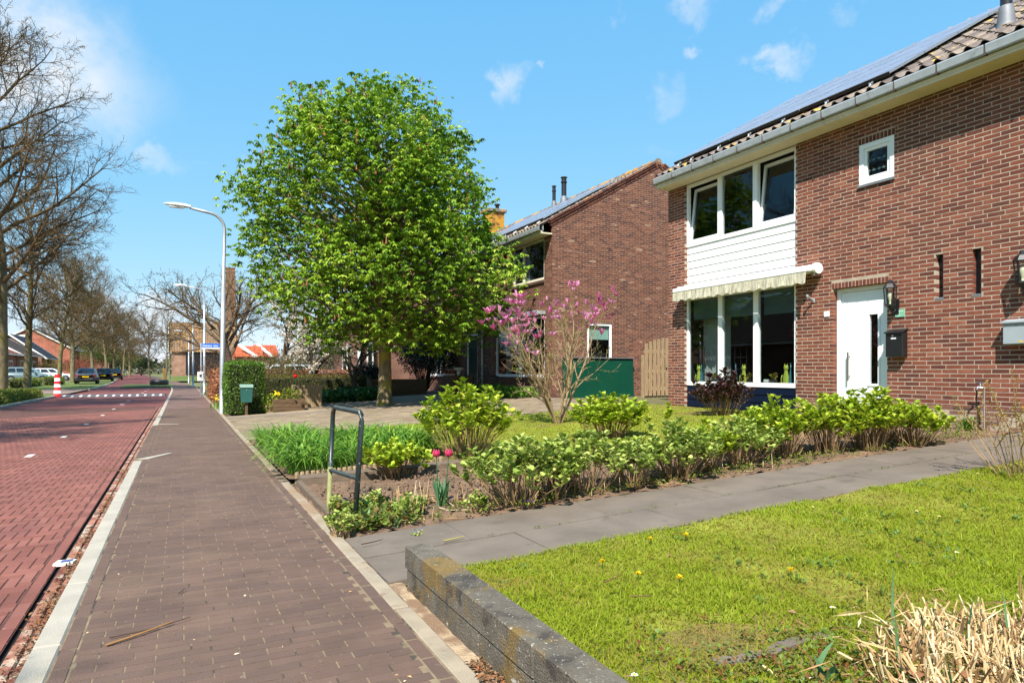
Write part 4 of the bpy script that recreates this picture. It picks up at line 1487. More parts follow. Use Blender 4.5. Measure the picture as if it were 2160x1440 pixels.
for op in ops3:
    if op[2] > .5:
        plain_window(h3, op, ((op[0] + op[1]) / 2,), M_upvc, curtain=False)
MB().box(XF + .05, XF + .1, 41.0, 42.0, .3, 2.6).build('door', M_door, h3)
roof_shell(h3, H3Y0, H3Y1, BX)
gutter(h3, H3Y0, H3Y1)
# ================================================================== PLANT KIT
def ramp(*cs):
    n = len(cs)
    return [(i / (n - 1), S(*c)) for i, c in enumerate(cs)]
M_hyd = mat('hydrangea_leaf', (0, 0, 0), .5, tint=ramp((104, 128, 30), (142, 166, 36), (172, 190, 48), (198, 204, 74)), trans=.35, spec=.35)
M_hyd2 = mat('dull_hydrangea_leaf', (0, 0, 0), .55, tint=ramp((104, 124, 48), (138, 158, 60), (166, 182, 84), (188, 194, 112)), trans=.35, spec=.35)
M_stem = mat('tan_stem', S(150, 122, 88), .85, var=.25, vscale=9)
M_purple = mat('purple_leaf', (0, 0, 0), .4, tint=ramp((40, 24, 28), (64, 36, 38), (92, 56, 50)), spec=.5, trans=.15)
M_lily = mat('daylily_leaf', (0, 0, 0), .5, tint=ramp((44, 82, 26), (76, 120, 36), (110, 152, 48), (148, 178, 70)), trans=.35, spec=.35)
M_blade = mat('grass_blade', (0, 0, 0), .6, tint=ramp((164, 136, 84), (148, 138, 48), (136, 152, 30), (152, 168, 38), (186, 190, 84)), trans=.5, spec=.2)
M_tuliplf = mat('tulip_leaf', (0, 0, 0), .55, tint=ramp((62, 104, 70), (88, 130, 84), (112, 150, 100)), trans=.25)
M_weed = mat('weed_leaf', (0, 0, 0), .6, tint=ramp((78, 84, 40), (96, 118, 40), (126, 142, 56), (120, 78, 46)), trans=.35)
M_straw = mat('cut_reed', (0, 0, 0), .8, tint=ramp((104, 76, 50), (158, 122, 80), (188, 156, 108), (204, 178, 134), (214, 196, 158)), var=.1, vscale=30)
M_litter = mat('dry_leaf', (0, 0, 0), .85, tint=ramp((86, 64, 46), (114, 86, 60), (142, 112, 82), (150, 92, 56)), trans=.15)
M_wood = mat('weathered_wood', S(150, 128, 98), .9, var=.25, vscale=4, aniso=(6, 6, 1.2), bump=.5, bscale=40)
M_woodh = mat('weathered_beam', S(112, 96, 80), .92, var=.3, vscale=6, aniso=(1, 8, 8), bump=.8, bscale=30)
M_woodd = mat('dark_planter_wood', S(96, 76, 56), .9, var=.3, vscale=4, aniso=(1.2, 6, 6), bump=.5, bscale=40)
M_plaster = mat('stone_white', S(200, 198, 190), .8, var=.1, vscale=8)

def blade_arrays(P, az, L, W, arch=.7, nseg=4, rise=1.0, sag=.6):
    """Arching strap leaves; returns V, F and faces per blade."""
    P = np.asarray(P, float); n = len(P)
    dh = np.stack([np.cos(az), np.sin(az), np.zeros(n)], 1)
    sd = np.stack([-np.sin(az), np.cos(az), np.zeros(n)], 1)
    L = np.broadcast_to(np.asarray(L, float), (n,)); W = np.broadcast_to(np.asarray(W, float), (n,))
    arch = np.broadcast_to(np.asarray(arch, float), (n,)); sag = np.broadcast_to(np.asarray(sag, float), (n,))
    rows = []
    for i in range(nseg + 1):
        t = i / nseg
        c = P + dh * (L * arch * t ** 1.5)[:, None] + np.array([[0, 0, 1.0]]) * (L * (rise * t - sag * t ** 2.2))[:, None]
        w = W * (1 - t ** 2.5) * (.55 + .45 * min(1, t * 4)) + .0006
        rows += [c - sd * w[:, None] * .5, c + sd * w[:, None] * .5]
    V = np.stack(rows, 1)
    q = np.array([[2 * i, 2 * i + 1, 2 * i + 3, 2 * i + 2] for i in range(nseg)])
    Fa = (np.arange(n) * (2 * nseg + 2))[:, None, None] + q[None]
    return V.reshape(-1, 3), Fa.reshape(-1, 4), nseg

def plant_root(name, label, cat, x, y, z, group=None):
    return thing(name, label, cat, (x, y, z), group, world_coords=False)

def shrub(name, label, x, y, z, w, h, seed, material, nst=48, leafL=.07, low=.4, cat='shrub', group=None, rosette=5, wide=.62, stem_mat=None, lean=(0, 0), nod=4):
    """Many thin woody stems from the ground with leaf pairs on their upper part."""
    rng = np.random.default_rng(seed)
    root = plant_root(name, label, cat, x, y, z, group)
    segs, P, D, Nn, L = [], [], [], [], []
    for k in range(nst):
        ph = rng.random() * 6.283
        rho = (rng.random() ** .55) * w / 2
        b = np.array([np.cos(ph), np.sin(ph), 0]) * rho * .35 + np.append(rng.normal(0, .02, 2), -.02)
        ht = h * (1 - .38 * (2 * rho / w) ** 2) * rng.uniform(.62, 1.05)
        tip = np.array([np.cos(ph) * rho + lean[0] * ht, np.sin(ph) * rho + lean[1] * ht, ht])
        mid = b * .55 + tip * .45 + np.append(rng.normal(0, .03, 2) * w, h * .06)
        pts = [b, mid, tip]
        r0 = rng.uniform(.0035, .006)
        segs.append((*b, *mid, r0, r0 * .8))
        segs.append((*mid, *tip, r0 * .8, r0 * .45))
        if rng.random() < .5:
            e = mid + rng.normal(0, .1, 3) * w * .6 + np.array([0, 0, h * .22])
            segs.append((*mid, *e, r0 * .6, r0 * .35))
            ends = [(mid, tip), (mid, e)]
        else:
            ends = [(mid, tip)]
        for a, c in ends:
            ax = (c - a) / max(np.linalg.norm(c - a), 1e-6)
            for j in range(nod):
                t = low + (1 - low) * (j + rng.random() * .6) / nod
                q = a + (c - a) * t
                az = rng.random() * 6.283
                for s in (0, math.pi):
                    d = np.array([math.cos(az + s), math.sin(az + s), rng.uniform(.1, .7)]) + ax * .3
                    P.append(q); D.append(d); Nn.append(np.array([0, 0, 1.0]) + rng.normal(0, .25, 3))
                    L.append(leafL * rng.uniform(.55, 1.0))
            for j in range(rosette):
                az = j * 6.283 / max(rosette, 1) + rng.random()
                d = np.array([math.cos(az), math.sin(az), rng.uniform(.5, 1.5)])
                P.append(c); D.append(d); Nn.append(np.array([-math.cos(az), -math.sin(az), 1.2]) + rng.normal(0, .2, 3))
                L.append(leafL * rng.uniform(.7, 1.25))
    V, Fa = seg_arrays(segs, 3)
    np_mesh('stems', V, Fa, stem_mat or M_stem, root)
    L = np.array(L)
    V, Fa, k = leaf_arrays(np.array(P), np.array(D), np.array(Nn), L, L * wide, .35, 'round', droop=.12)
    np_mesh('foliage', V, Fa, material, root, np.repeat(rng.random(len(L)), k))
    return root

def scatter_weeds(name, label, pts, seed, material, leafL=.03, per=7, hgt=.05, cat='ground plants'):
    """Low rosettes and seedlings that nobody could count."""
    rng = np.random.default_rng(seed)
    P, D, Nn, L = [], [], [], []
    for (x, y, z, s) in pts:
        for j in range(per):
            az = rng.random() * 6.283
            P.append((x + rng.normal(0, .02 * s), y + rng.normal(0, .02 * s), z + rng.random() * hgt * s))
            D.append((math.cos(az), math.sin(az), rng.uniform(.1, 1.2)))
            Nn.append(np.array([0, 0, 1.0]) + rng.normal(0, .4, 3))
            L.append(leafL * s * rng.uniform(.5, 1.2))
    L = np.array(L)
    V, Fa, k = leaf_arrays(np.array(P), np.array(D), np.array(Nn), L, L * .6, .3, 'diamond')
    o = np_mesh(name, V, Fa, material, None, np.repeat(rng.random(len(L)), k))
    return setp(o, label, cat, kind='stuff')

def litter(name, label, pts, seed, size=.03, material=None):
    rng = np.random.default_rng(seed)
    pts = np.array(pts, float)
    n = len(pts)
    D = rand_dirs(n, rng) * np.array([1, 1, .3])
    Nn = np.array([0, 0, 1.0]) + rng.normal(0, .45, (n, 3))
    L = size * rng.uniform(.4, 1.5, n)
    V, Fa, k = leaf_arrays(pts, D, Nn, L, L * rng.uniform(.25, .7, n), .5, 'diamond')
    o = np_mesh(name, V, Fa, material or M_litter, None, np.repeat(rng.random(n), k))
    return setp(o, label, 'leaf litter', kind='stuff')

# ================================================================== LOW WALL AND FRONT LAWN
lw = thing('low_wall', 'low mossy concrete garden wall along the sidewalk at the front lawn', 'wall', (1.19, 0, -.05))
y = -3.9
k = 0
while y < 3.5:
    L = min(1.0, 3.62 - y)
    MB().bbox(1.118, 1.262, y, y + L - .004, .1035, .226 + random.uniform(-.003, .003), .006).build('concrete_block', M_conc, lw)
    y += L
y = -4.4
while y < 3.5:
    L = min(1.0, 3.62 - y)
    MB().bbox(1.124, 1.262, y, y + L - .004, -.06, .1005, .005).build('concrete_block', M_conc, lw)
    y += L

rng = np.random.default_rng(5)
wox, woy = at_ground(1540, 1350, .12)
def WORN(x, y):
    return 1.1 * np.exp(-((x - wox) ** 2 + (y - woy) ** 2) / .10) + .5 * np.exp(-((x - 1.9) ** 2 + (y - 2.2) ** 2) / .12)
def lawn_blades(name, label, x0, x1, y0, y1, n, zf, near, hgt, seed, wid=.0035, parent=None):
    rng = np.random.default_rng(seed)
    x = rng.uniform(x0, x1, n * 4); y = rng.uniform(y0, y1, n * 4)
    d = x * SN + y * CS
    sd = x * CS - y * SN
    vis = (d > .6) & (sd / np.maximum(d, .1) < .86) & (sd / np.maximum(d, .1) > -.86)
    w = np.where(vis, np.clip(near / np.maximum(d, .5), .05, 1.0) ** 1.5, .03)
    bare = np.clip(vnoise(x, y, 1.3, seed + 7) - .1 + np.clip(2.2 - d, 0, 2) * .6, 0, 1)
    bare = np.clip(bare + WORN(x, y), 0, 1)
    w = w * (1 - .5 * bare)
    keep = rng.random(n * 4) < w * n / max(1.0, w.sum())
    x, y, d = x[keep], y[keep], d[keep]
    m = len(x)
    patch = vnoise(x, y, 1.6, seed) * .5 + vnoise(x, y, 5.0, seed + 1) * .35
    brown = np.clip(vnoise(x, y, 1.3, seed + 7) * 1.0 - .2 + np.clip(2.2 - d, 0, 2) * .6 + WORN(x, y), 0, 1)
    P = np.stack([x, y, zf(x, y) - .004], 1)
    L = hgt * rng.uniform(.5, 1.25, m) * (1 + .35 * np.clip(patch, -1, 1)) * (1 - .35 * brown)
    W = wid * (1 + d * .11)
    V, Fa, k = blade_arrays(P, rng.random(m) * 6.283, L, W, rng.uniform(.3, 1.1, m), 2, 1.0, .35)
    t = np.clip(.55 + .22 * patch + rng.normal(0, .16, m) - .5 * brown, 0, 1)
    o = np_mesh(name, V, Fa, M_blade, parent, np.repeat(t, k))
    return setp(o, label, 'grass', kind='stuff')
lawn_blades('lawn_grass', 'short mown grass on the front lawn beside the path', 1.27, 9.8, .2, 3.72, 105000, zl, 2.6, .042, 41)
lawn_blades('lawn_grass', 'short grass on the side lawn below the magnolia', 2.95, 9.8, 6.5, 12.7, 30000, zl2, 9.0, .05, 42, .004)
rng = np.random.default_rng(43)
tp_, ta_ = [], []
for k in range(150):
    x, y = rng.uniform(1.4, 8.5), rng.uniform(.9, 3.6)
    for j in range(int(rng.integers(8, 22))):
        px_, py_ = x + rng.normal(0, .022), y + rng.normal(0, .022)
        tp_.append((px_, py_, 0)); ta_.append(rng.random() * 6.283)
tp_ = np.array(tp_)
tp_[:, 2] = zl(tp_[:, 0], tp_[:, 1]) - .004
n = len(tp_)
V, Fa, k = blade_arrays(tp_, np.array(ta_), rng.uniform(.05, .10, n), .005, rng.uniform(.3, .9, n), 3, 1.0, .4)
setp(np_mesh('grass_tufts', V, Fa, M_blade, None, np.repeat(np.clip(rng.normal(.55, .2, n), 0, 1), k)), 'longer grass tufts scattered in the front lawn', 'grass', kind='stuff')
# broad-leaved weeds and clover in the lawn
rng = np.random.default_rng(8)
pts = []
for k in range(520):
    x, y = rng.uniform(1.4, 8), rng.uniform(.6, 3.6)
    if vnoise(np.array([x]), np.array([y]), 2.0, 77)[0] > .15:
        pts.append((x, y, float(zl(np.array([x]), np.array([y]))[0]), rng.uniform(.6, 1.2)))
scatter_weeds('lawn_weeds', 'clover and broad-leaved weeds among the front lawn grass', pts, 9, mat('clover_leaf', (0, 0, 0), .6, tint=ramp((70, 96, 34), (92, 120, 46), (116, 138, 70)), trans=.3), .032, 8, .02)
pts = []
for k in range(420):
    x, y = rng.normal(2.05, .28), rng.normal(1.62, .22)
    pts.append((x, y, float(zl(np.array([x]), np.array([y]))[0]), rng.uniform(.5, 1.0)))
scatter_weeds('red_ground_cover', 'reddish green creeping ground cover beside the cut reeds', pts, 10, mat('reddish_leaf', (0, 0, 0), .6, tint=ramp((112, 58, 40), (124, 100, 44), (94, 116, 42), (120, 140, 60)), trans=.3), .03, 7, .05)
# dandelions and daisies, each a thing of its own
M_yel = mat('dandelion_yellow', S(226, 190, 10), .7)
M_wht = mat('daisy_white', S(232, 232, 228), .7)
def flower_head(kind, px, py, label):
    x, y = at_ground(px, py, .1)
    for _ in range(6):
        z = float(zl(np.array([x]), np.array([y]))[0])
        x, y = at_ground(px, py, z + .045)
    z = float(zl(np.array([x]), np.array([y]))[0])
    r = .021 if kind == 'dandelion' else .014
    root = thing(kind, label, 'flower', (x, y, z), 'dandelions in the lawn' if kind == 'dandelion' else 'daisies in the lawn', world_coords=False)
    MB().tube([(0, 0, 0), (.003, .002, .042)], .0018, 5).build('stem', M_lily, root)
    rr = np.random.default_rng(int(px))
    n = 46 if kind == 'dandelion' else 18
    az = np.arange(n) * 2.4
    el = rr.uniform(.05, 1.1, n) if kind == 'dandelion' else rr.uniform(.1, .4, n)
    D = np.stack([np.cos(az) * np.cos(el), np.sin(az) * np.cos(el), np.sin(el)], 1)
    V, Fa, k = leaf_arrays(np.tile((.003, .002, .042), (n, 1)), D, np.tile((0, 0, 1.0), (n, 1)) + rr.normal(0, .2, (n, 3)), r * rr.uniform(.8, 1.1, n), .006, .1, 'diamond')
    np_mesh('petals', V, Fa, M_yel if kind == 'dandelion' else M_wht, root)
    if kind == 'daisy':
        MB().lathe([(.005, 0), (.006, .002), (.003, .005)], (.003, .002, .043), 8).build('flower_centre', M_yel, root)
for k, (px, py, lb) in enumerate(((1372, 1136, 'yellow dandelion nearest the path edge in the front lawn'), (1270, 1183, 'yellow dandelion nearest the low concrete wall'),
                       (1346, 1209, 'yellow dandelion beside a pale straw in the lawn'), (1668, 1201, 'lone yellow dandelion in the middle of the front lawn'),
                       (1447, 1127, 'small yellow dandelion right of another near the path'), (1433, 1217, 'half-open yellow dandelion low in the lawn centre-left'))):
    flower_head('dandelion', px, py, lb)
for k, (px, py, lb) in enumerate(((1934, 1077, 'white daisy left of a pair in the far lawn'), (1981, 1088, 'white daisy right of a pair in the far lawn'),
                       (2019, 1164, 'white daisy at right in the mid lawn'), (1337, 1422, 'white daisy beside the low wall at the bottom of the photo'), (1756, 1280, 'white daisy just beyond the cut reeds'),
                       (1714, 1068, 'small white daisy near the path edge'), (2062, 998, 'white daisy at the lawn corner by the yellow shrub'))):
    flower_head('daisy', px, py, lb)
# straws and fallen leaves on lawn and path
def straw(px, py, z, L, az, r, label, name='straw', m=M_straw, bend_=.1, cat='straw'):
    x, y = at_ground(px, py, z)
    d = Vector((math.cos(az), math.sin(az), 0))
    n = Vector((-d.y, d.x, 0))
    p = [Vector((x, y, z)) + d * (L * (t - .5)) + n * (bend_ * L * (t - .5) ** 2) + Vector((0, 0, .008 + .008 * t)) for t in (0, .33, .66, 1)]
    o = MB().tube(p, [r, r, r * .85, r * .6], 5).build(name, m)
    return setp(o, label, cat, 'straws and twigs lying about')
straw(1293, 1225, .20, .14, .3, .0035, 'pale dry straw lying beside the dandelions near the wall')
straw(1352, 1262, .19, .10, -.6, .003, 'pale straw in the lower left of the lawn')
straw(1905, 1185, .17, .10, .9, .003, 'pale straw below the daisies at right')
straw(298, 1340, .002, .30, .55, .0055, 'long brown twig lying on the sidewalk bricks', 'twig', mat('brown_twig', S(146, 108, 66), .85), .1, 'twig')
M_dtw = mat('dark_twig', S(72, 54, 44), .9)
straw(322, 1330, .002, .34, .28, .003, 'thin dark forked twig under the long brown twig', 'twig', M_dtw, .3, 'twig')
straw(385, 1250, .002, .06, 1.0, .0025, 'tiny dark twig in the middle of the sidewalk', 'twig', M_dtw, .4, 'twig')
straw(786, 1146, .02, .16, .2, .004, 'thin twig on the first path slab beside the wall end', 'twig', M_dtw, .2, 'twig')
straw(958, 1139, .04, .16, .15, .006, 'yellowish lichen twig on the path slabs', 'twig', mat('lichen_twig', S(150, 138, 78), .9), .1, 'twig')
straw(245, 993, -.045, .55, 2.4, .008, 'pale dry stalk across the gutter', 'twig', M_straw, .3, 'twig')
rng = np.random.default_rng(17)
pts = []
for (yc, sp, n) in ((3.35, .5, 260), (4.25, .3, 320), (5.15, .22, 170), (6.0, .2, 160), (7.3, .3, 220), (2.6, .3, 160), (9.2, .6, 160)):
    for q in range(int(n * 1.6)):
        pts.append((rng.normal(-.625, .03), rng.normal(yc, sp), -.054 + abs(rng.normal(0, .008))))
litter('gutter_litter', 'dry brown leaf litter and grit collected in the gutter by the kerb', [p for p in pts if -.7 < p[0] < -.58], 18, .02)
pts = [(rng.uniform(1.05, 1.118), 2.55 - abs(rng.normal(0, .7)), -.004 + rng.random() * .02) for q in range(700)]
litter('wall_litter', 'brown leaf litter along the foot of the low wall', pts, 19, .026)
pts = []
for q in range(90):
    x, y = rng.uniform(1.3, 7), rng.uniform(.7, 3.6)
    pts.append((x, y, float(zl(np.array([x]), np.array([y]))[0]) + .02))
litter('lawn_litter', 'scattered dry leaves and straw bits on the front lawn', pts, 20, .032, M_litter)
pts = [(rng.uniform(-.45, .95), rng.uniform(1.2, 16), .003) for q in range(130)]
litter('sidewalk_litter', 'tiny crumbs and leaf bits scattered on the sidewalk', pts, 21, .016, M_straw)
# crumpled carton in the gutter
x, y = at_ground(140, 1188, -.05)
lit = thing('litter_carton', 'small white printed carton lying in the gutter beside the kerb', 'litter', (x, y, -.055))
MB().hexa([(x - .07, y - .035, -.055), (x + .04, y - .045, -.055), (x + .055, y + .03, -.055), (x - .05, y + .04, -.055)],
          [(x - .07, y - .035, -.037), (x + .04, y - .045, -.03), (x + .055, y + .03, -.034), (x - .05, y + .04, -.032)]).build('carton', mat('white_card', S(226, 224, 214), .6), lit)
MB().quad((x - .035, y - .024, -.0315), (x + .03, y - .03, -.0285), (x + .04, y + .018, -.0295), (x - .025, y + .024, -.0305)).build('blue_print', mat('blue_print', S(74, 88, 140), .6), lit)

# ---- cut reed clump at the lower right
rng = np.random.default_rng(23)
cx, cy = 2.78, 1.34
zc = float(zl(np.array([cx]), np.array([cy]))[0])
reed = thing('cut_reed_clump', 'clump of pale cut ornamental reed stubble at the lower right corner', 'plant', (cx, cy, zc))
segs, tn = [], []
for k in range(1000):
    a, r = rng.random() * 6.283, rng.random() ** .5
    x, y = cx + math.cos(a) * r * .66, cy + math.sin(a) * r * .44
    h = rng.uniform(.05, .155) * (1.05 - .25 * r)
    lx, ly = rng.normal(0, .045) + math.cos(a) * r * .035, rng.normal(0, .045)
    rr = rng.uniform(.0022, .0052)
    segs.append((x, y, zc - .03, x + lx, y + ly, zc + h, rr, rr * .92)); tn.append(rng.random())
V, Fa = seg_arrays(segs, 5)
setp(np_mesh('stubble', V, Fa, M_straw, reed, np.repeat(tn, 5)), kind='stuff')
n = 1900
P = np.stack([cx + rng.normal(0, .32, n), cy + rng.normal(0, .22, n), zc + np.abs(rng.normal(0, .035, n))], 1)
D = rand_dirs(n, rng) * np.array([1, 1, .35])
V, Fa, k = leaf_arrays(P, D, rand_dirs(n, rng), rng.uniform(.06, .22, n), rng.uniform(.004, .011, n), .3, 'diamond')
setp(np_mesh('fallen_straw', V, Fa, M_straw, reed, np.repeat(rng.random(n), k)), kind='stuff')
n = 16
P = np.stack([cx + rng.normal(0, .35, n), cy + rng.normal(0, .22, n), np.full(n, zc)], 1)
for q in range(n):
    V, Fa, k = blade_arrays(P[q:q + 1], rng.random(1) * 6.28, rng.uniform(.18, .36, 1), .011, .15, 4, 1.0, .08)
    np_mesh('new_shoot', V, Fa, M_tuliplf, reed, np.repeat(rng.random(1), k))
for k, (px, py) in enumerate(((2045, 1425), (1945, 1428))):
    x, y = at_ground(px, py, zc + .07)
    D = np.array([[.6, .5, .2]]); 
    V, Fa, q = leaf_arrays(np.array([[x - .03, y, zc + .07]]), D, np.array([[-.3, -.5, 1.0]]), [.06], [.05], .4, 'round', .2)
    o = np_mesh('dead_leaf', V, Fa, M_litter, None, np.full(len(Fa), .9))
    setp(o, ('large' if k == 0 else 'small') + ' orange dead leaf caught in the cut reeds', 'leaf', 'dead leaves')
# tulip leaves left of the reeds
def bulb_leaves(label, x, y, z, n, L, seed, cat='plant', name='tulip_leaves'):
    rng = np.random.default_rng(seed)
    P = np.stack([x + rng.normal(0, .015, n), y + rng.normal(0, .015, n), np.full(n, z - .01)], 1)
    V, Fa, k = blade_arrays(P, rng.random(n) * 6.28, rng.uniform(.6, 1.1, n) * L, rng.uniform(.028, .045, n) * L / .2, .45, 5, 1.0, .22)
    o = np_mesh(name, V, Fa, M_tuliplf, None, np.repeat(rng.random(n), k), smooth=True)
    return setp(o, label, cat)
x, y = at_ground(1740, 1440, .1)
bulb_leaves('young green bulb leaves sprouting just left of the cut reeds', x + .02, y, .10, 6, .16, 3)
# half-buried stone edging in the lawn
se = thing('sunken_edging', 'half-buried grey stone edging in the lawn left of the reeds', 'edging', (*at_ground(1600, 1372, .1), .08))
prev = None
for k, (px, py) in enumerate(((1490, 1392), (1545, 1384), (1600, 1371), (1650, 1352), (1700, 1338), (1745, 1330))):
    x, y = at_ground(px, py, .12)
    if prev:
        a, b = Vector((*prev, 0)), Vector((x, y, 0))
        n_ = Vector((-(b - a).y, (b - a).x, 0)).normalized() * .028
        za = float(zl(np.array([x]), np.array([y]))[0])
        zt = za + .012
        MB().hexa([(*(a - n_).xy, za - .04), (*(b - n_).xy, za - .04), (*(b + n_).xy, za - .04), (*(a + n_).xy, za - .04)],
                  [(*(a - n_).xy, zt), (*(b - n_).xy, zt + .004), (*(b + n_).xy, zt + .002), (*(a + n_).xy, zt)]).build('edging_stone', M_slab, se)
    prev = (x, y)

# ================================================================== FLOWER BED
HY_LIST = [  # px, py(base), width, height, material, stems, leaf, what
    (985, 962, 1.40, 1.08, M_hyd, 105, .085, 'tall hydrangea shrub left of the magnolia, largest in the bed'),
    (1085, 1062, 0.99, 0.59, M_hyd2, 90, .062, 'low hydrangea directly right of the pink tulips'),
    (1232, 1036, 0.82, 0.55, M_hyd2, 78, .062, 'hydrangea second from the pink tulips along the path'),
    (1285, 925, 1.29, 0.76, M_hyd, 96, .085, 'broad bright hydrangea right of the magnolia trunk'),
    (1425, 1006, 0.84, 0.59, M_hyd2, 81, .062, 'hydrangea behind the single yellow tulip'),
    (1560, 976, 0.87, 0.58, M_hyd2, 81, .065, 'hydrangea in front of the purple-leaved shrub'),
    (1655, 962, 0.87, 0.64, M_hyd, 81, .068, 'hydrangea below the right edge of the navy boards'),
    (1745, 952, 0.87, 0.66, M_hyd, 81, .07, 'hydrangea between the navy boards and the white door'),
    (1830, 946, 0.95, 0.70, M_hyd, 90, .07, 'hydrangea standing right before the white door'),
    (1925, 936, 0.87, 0.55, M_hyd, 81, .066, 'last hydrangea of the row, nearest the wall tap'),
    (1160, 1048, .60, .50, M_hyd2, 60, .06, 'hydrangea squeezed between the first two along the path'),
    (1330, 1022, .62, .46, M_hyd2, 60, .058, 'low hydrangea left of the single yellow tulip'),
    (1495, 990, .64, .50, M_hyd, 60, .062, 'hydrangea just right of the single yellow tulip'),
    (1612, 944, .8, .55, M_hyd, 60, .07, 'hydrangea of the back row right of the purple shrub'),
    (1880, 926, .8, .6, M_hyd, 60, .07, 'hydrangea of the back row below the black letterbox'),
    (838, 1004, 0.73, 0.45, M_hyd, 51, .07, 'small hydrangea behind the handrail on the bare soil'),
]
for k, (px, py, w, h, m, ns, lf, lb) in enumerate(HY_LIST):
    x, y = at_ground(px, py, .1)
    for _ in range(5):
        x, y = at_ground(px, py, zg(x))
    vr = random.Random(700 + k)
    w, h, ns = w * vr.uniform(.9, 1.15), h * vr.uniform(.8, 1.04), int(ns * vr.uniform(.8, 1.3))
    shrub('hydrangea', lb, x, y, zg(x), w, h, 100 + k, m, ns, lf * 1.18, .45, group='hydrangeas in the front bed')
x, y = 8.95, 9.35
shrub('purple_shrub', 'dark purple-leaved shrub before the navy boards under the window', x, y, zg(x), 1.15, .82, 140, M_purple, 90, .095, .15)
x, y = 6.72, 3.28
M_berb = mat('yellow_berberis_leaf', (0, 0, 0), .6, tint=ramp((150, 108, 40), (166, 132, 56), (146, 142, 60), (120, 120, 50)), trans=.35)
shrub('yellow_shrub', 'loose golden-leaved shrub at the right edge by the path', x, y, zg(x), 1.35, .92, 141, M_berb, 46, .032, .15, nod=9, rosette=3)
# single seedling by the side lawn
x, y = at_ground(1412, 905, .3)
shrub('hydrangea_seedling', 'single young leafy shoot before the corner of the nearest house', x, y, zg(x), .1, .42, 143, M_hyd, 3, .09, .5, group='hydrangeas in the front bed')
x, y = at_X(2038, 905, 9.62)[0], 0
rng = np.random.default_rng(31)
n = 70
P = np.stack([9.6 + rng.normal(0, .05, n), at_X(2038, 905, 9.6)[0] + rng.normal(0, .05, n), np.full(n, .41)], 1)
V, Fa, k = blade_arrays(P, rng.random(n) * 6.28, rng.uniform(.16, .3, n), .014, .55, 4, 1.0, .35)
setp(np_mesh('grass_tuft', V, Fa, M_lily, None, np.repeat(rng.random(n), k)), 'upright green grass tuft at the foot of the brick wall', 'plant')
# daylilies: two masses of arching leaves
def lily(label, blobs, n, seed):
    rng = np.random.default_rng(seed)
    P, az = [], []
    for k in range(n):
        bx, by, sx, sy = blobs[rng.integers(len(blobs))]
        x, y = bx + rng.uniform(-sx, sx), by + rng.uniform(-sy, sy)
        P.append((x, y, zg(x) + .01)); az.append(math.atan2(y - by, x - bx) + rng.normal(0, .9))
    V, Fa, k = blade_arrays(np.array(P), np.array(az), rng.uniform(.46, .74, n), rng.uniform(.016, .026, n), rng.uniform(.35, .85, n), 6, 1.0, rng.uniform(.5, .95, n))
    c = np.array(P).mean(0)
    root = thing('daylily_clump', label, 'plant', (c[0], c[1], zg(c[0])), 'daylily clumps')
    np_mesh('foliage', V, Fa, M_lily, root, np.repeat(np.clip(rng.normal(.55, .25, n), 0, 1), k))
lily('large green daylily clump nearest the sidewalk edge', [(1.40, 8.3, .3, .5), (1.42, 9.2, .34, .6), (1.55, 10.3, .45, .6), (1.95, 8.6, .35, .5), (1.5, 11.3, .4, .5)], 1700, 51)
lily('green daylily clump behind the handrail, right of the larger one', [(2.55, 8.6, .35, .5), (2.75, 9.4, .35, .6), (2.4, 10.1, .35, .6)], 1300, 52)
# half-log edging of the lily bed
le = thing('log_edging', 'row of short half-log stakes edging the daylily bed', 'edging', (2.0, 7.62, 0))
for k in range(30):
    x = 1.14 + k * .058
    MB().lathe([(.026, -.1), (.027, .07 + random.uniform(-.012, .012)), (.02, .085)], (x, 7.66, zg(x)), 7).build('log_stake', M_wood, le)
ge = thing('log_edging', 'row of short stakes edging the side lawn behind the bed', 'edging', (5, 6.32, .1))
for k in range(96):
    x = 2.75 + k * .06
    MB().lathe([(.027, -.1), (.028, .06 + random.uniform(-.015, .015)), (.02, .075)], (x, 6.33 + .02 * math.sin(k * .4), zg(x)), 6).build('log_stake', M_wood, ge)
# sleepers
sl_ = setp(MB().hexa([(1.13, 7.28, -.08), (2.95, 7.22, 0), (2.95, 7.44, 0), (1.13, 7.52, -.08)], [(1.13, 7.28, .075), (2.95, 7.22, .15), (2.95, 7.44, .15), (1.13, 7.52, .075)]).build('timber_sleeper', M_woodh),
          'weathered grey timber sleeper lying before the daylilies', 'sleeper', 'timber sleepers')
setp(MB().hexa([(1.075, 5.35, -.08), (1.125, 5.35, -.08), (1.125, 7.27, -.08), (1.075, 7.27, -.08)], [(1.075, 5.35, .03), (1.125, 5.35, .03), (1.125, 7.27, .06), (1.075, 7.27, .06)]).build('timber_sleeper', M_woodh),
     'thin timber board edging the bare soil along the sidewalk', 'sleeper', 'timber sleepers')
# clods of dug soil
rng = np.random.default_rng(61)
cm = []
for k in range(900):
    x, y = rng.uniform(1.2, 2.9), rng.uniform(5.5, 7.15)
    if k > 600:
        x, y = rng.uniform(2.5, 9.0), rng.uniform(4.95, 6.2)
    r = rng.uniform(.006, .022) if k < 600 else rng.uniform(.004, .014)
    cm.append((x, y, zg(x) + .004, r))
C = np.array(cm)
n = len(C)
oct_ = np.array([(1, 0, 0), (-1, 0, 0), (0, 1, 0), (0, -1, 0), (0, 0, 1), (0, 0, -1)], float)
V = C[:, None, :3] + oct_[None] * C[:, None, 3:4] * rng.uniform(.6, 1.3, (n, 6, 1))
tri = np.array([(0, 2, 4), (2, 1, 4), (1, 3, 4), (3, 0, 4), (2, 0, 5), (1, 2, 5), (3, 1, 5), (0, 3, 5)])
Fa = (np.arange(n) * 6)[:, None, None] + tri[None]
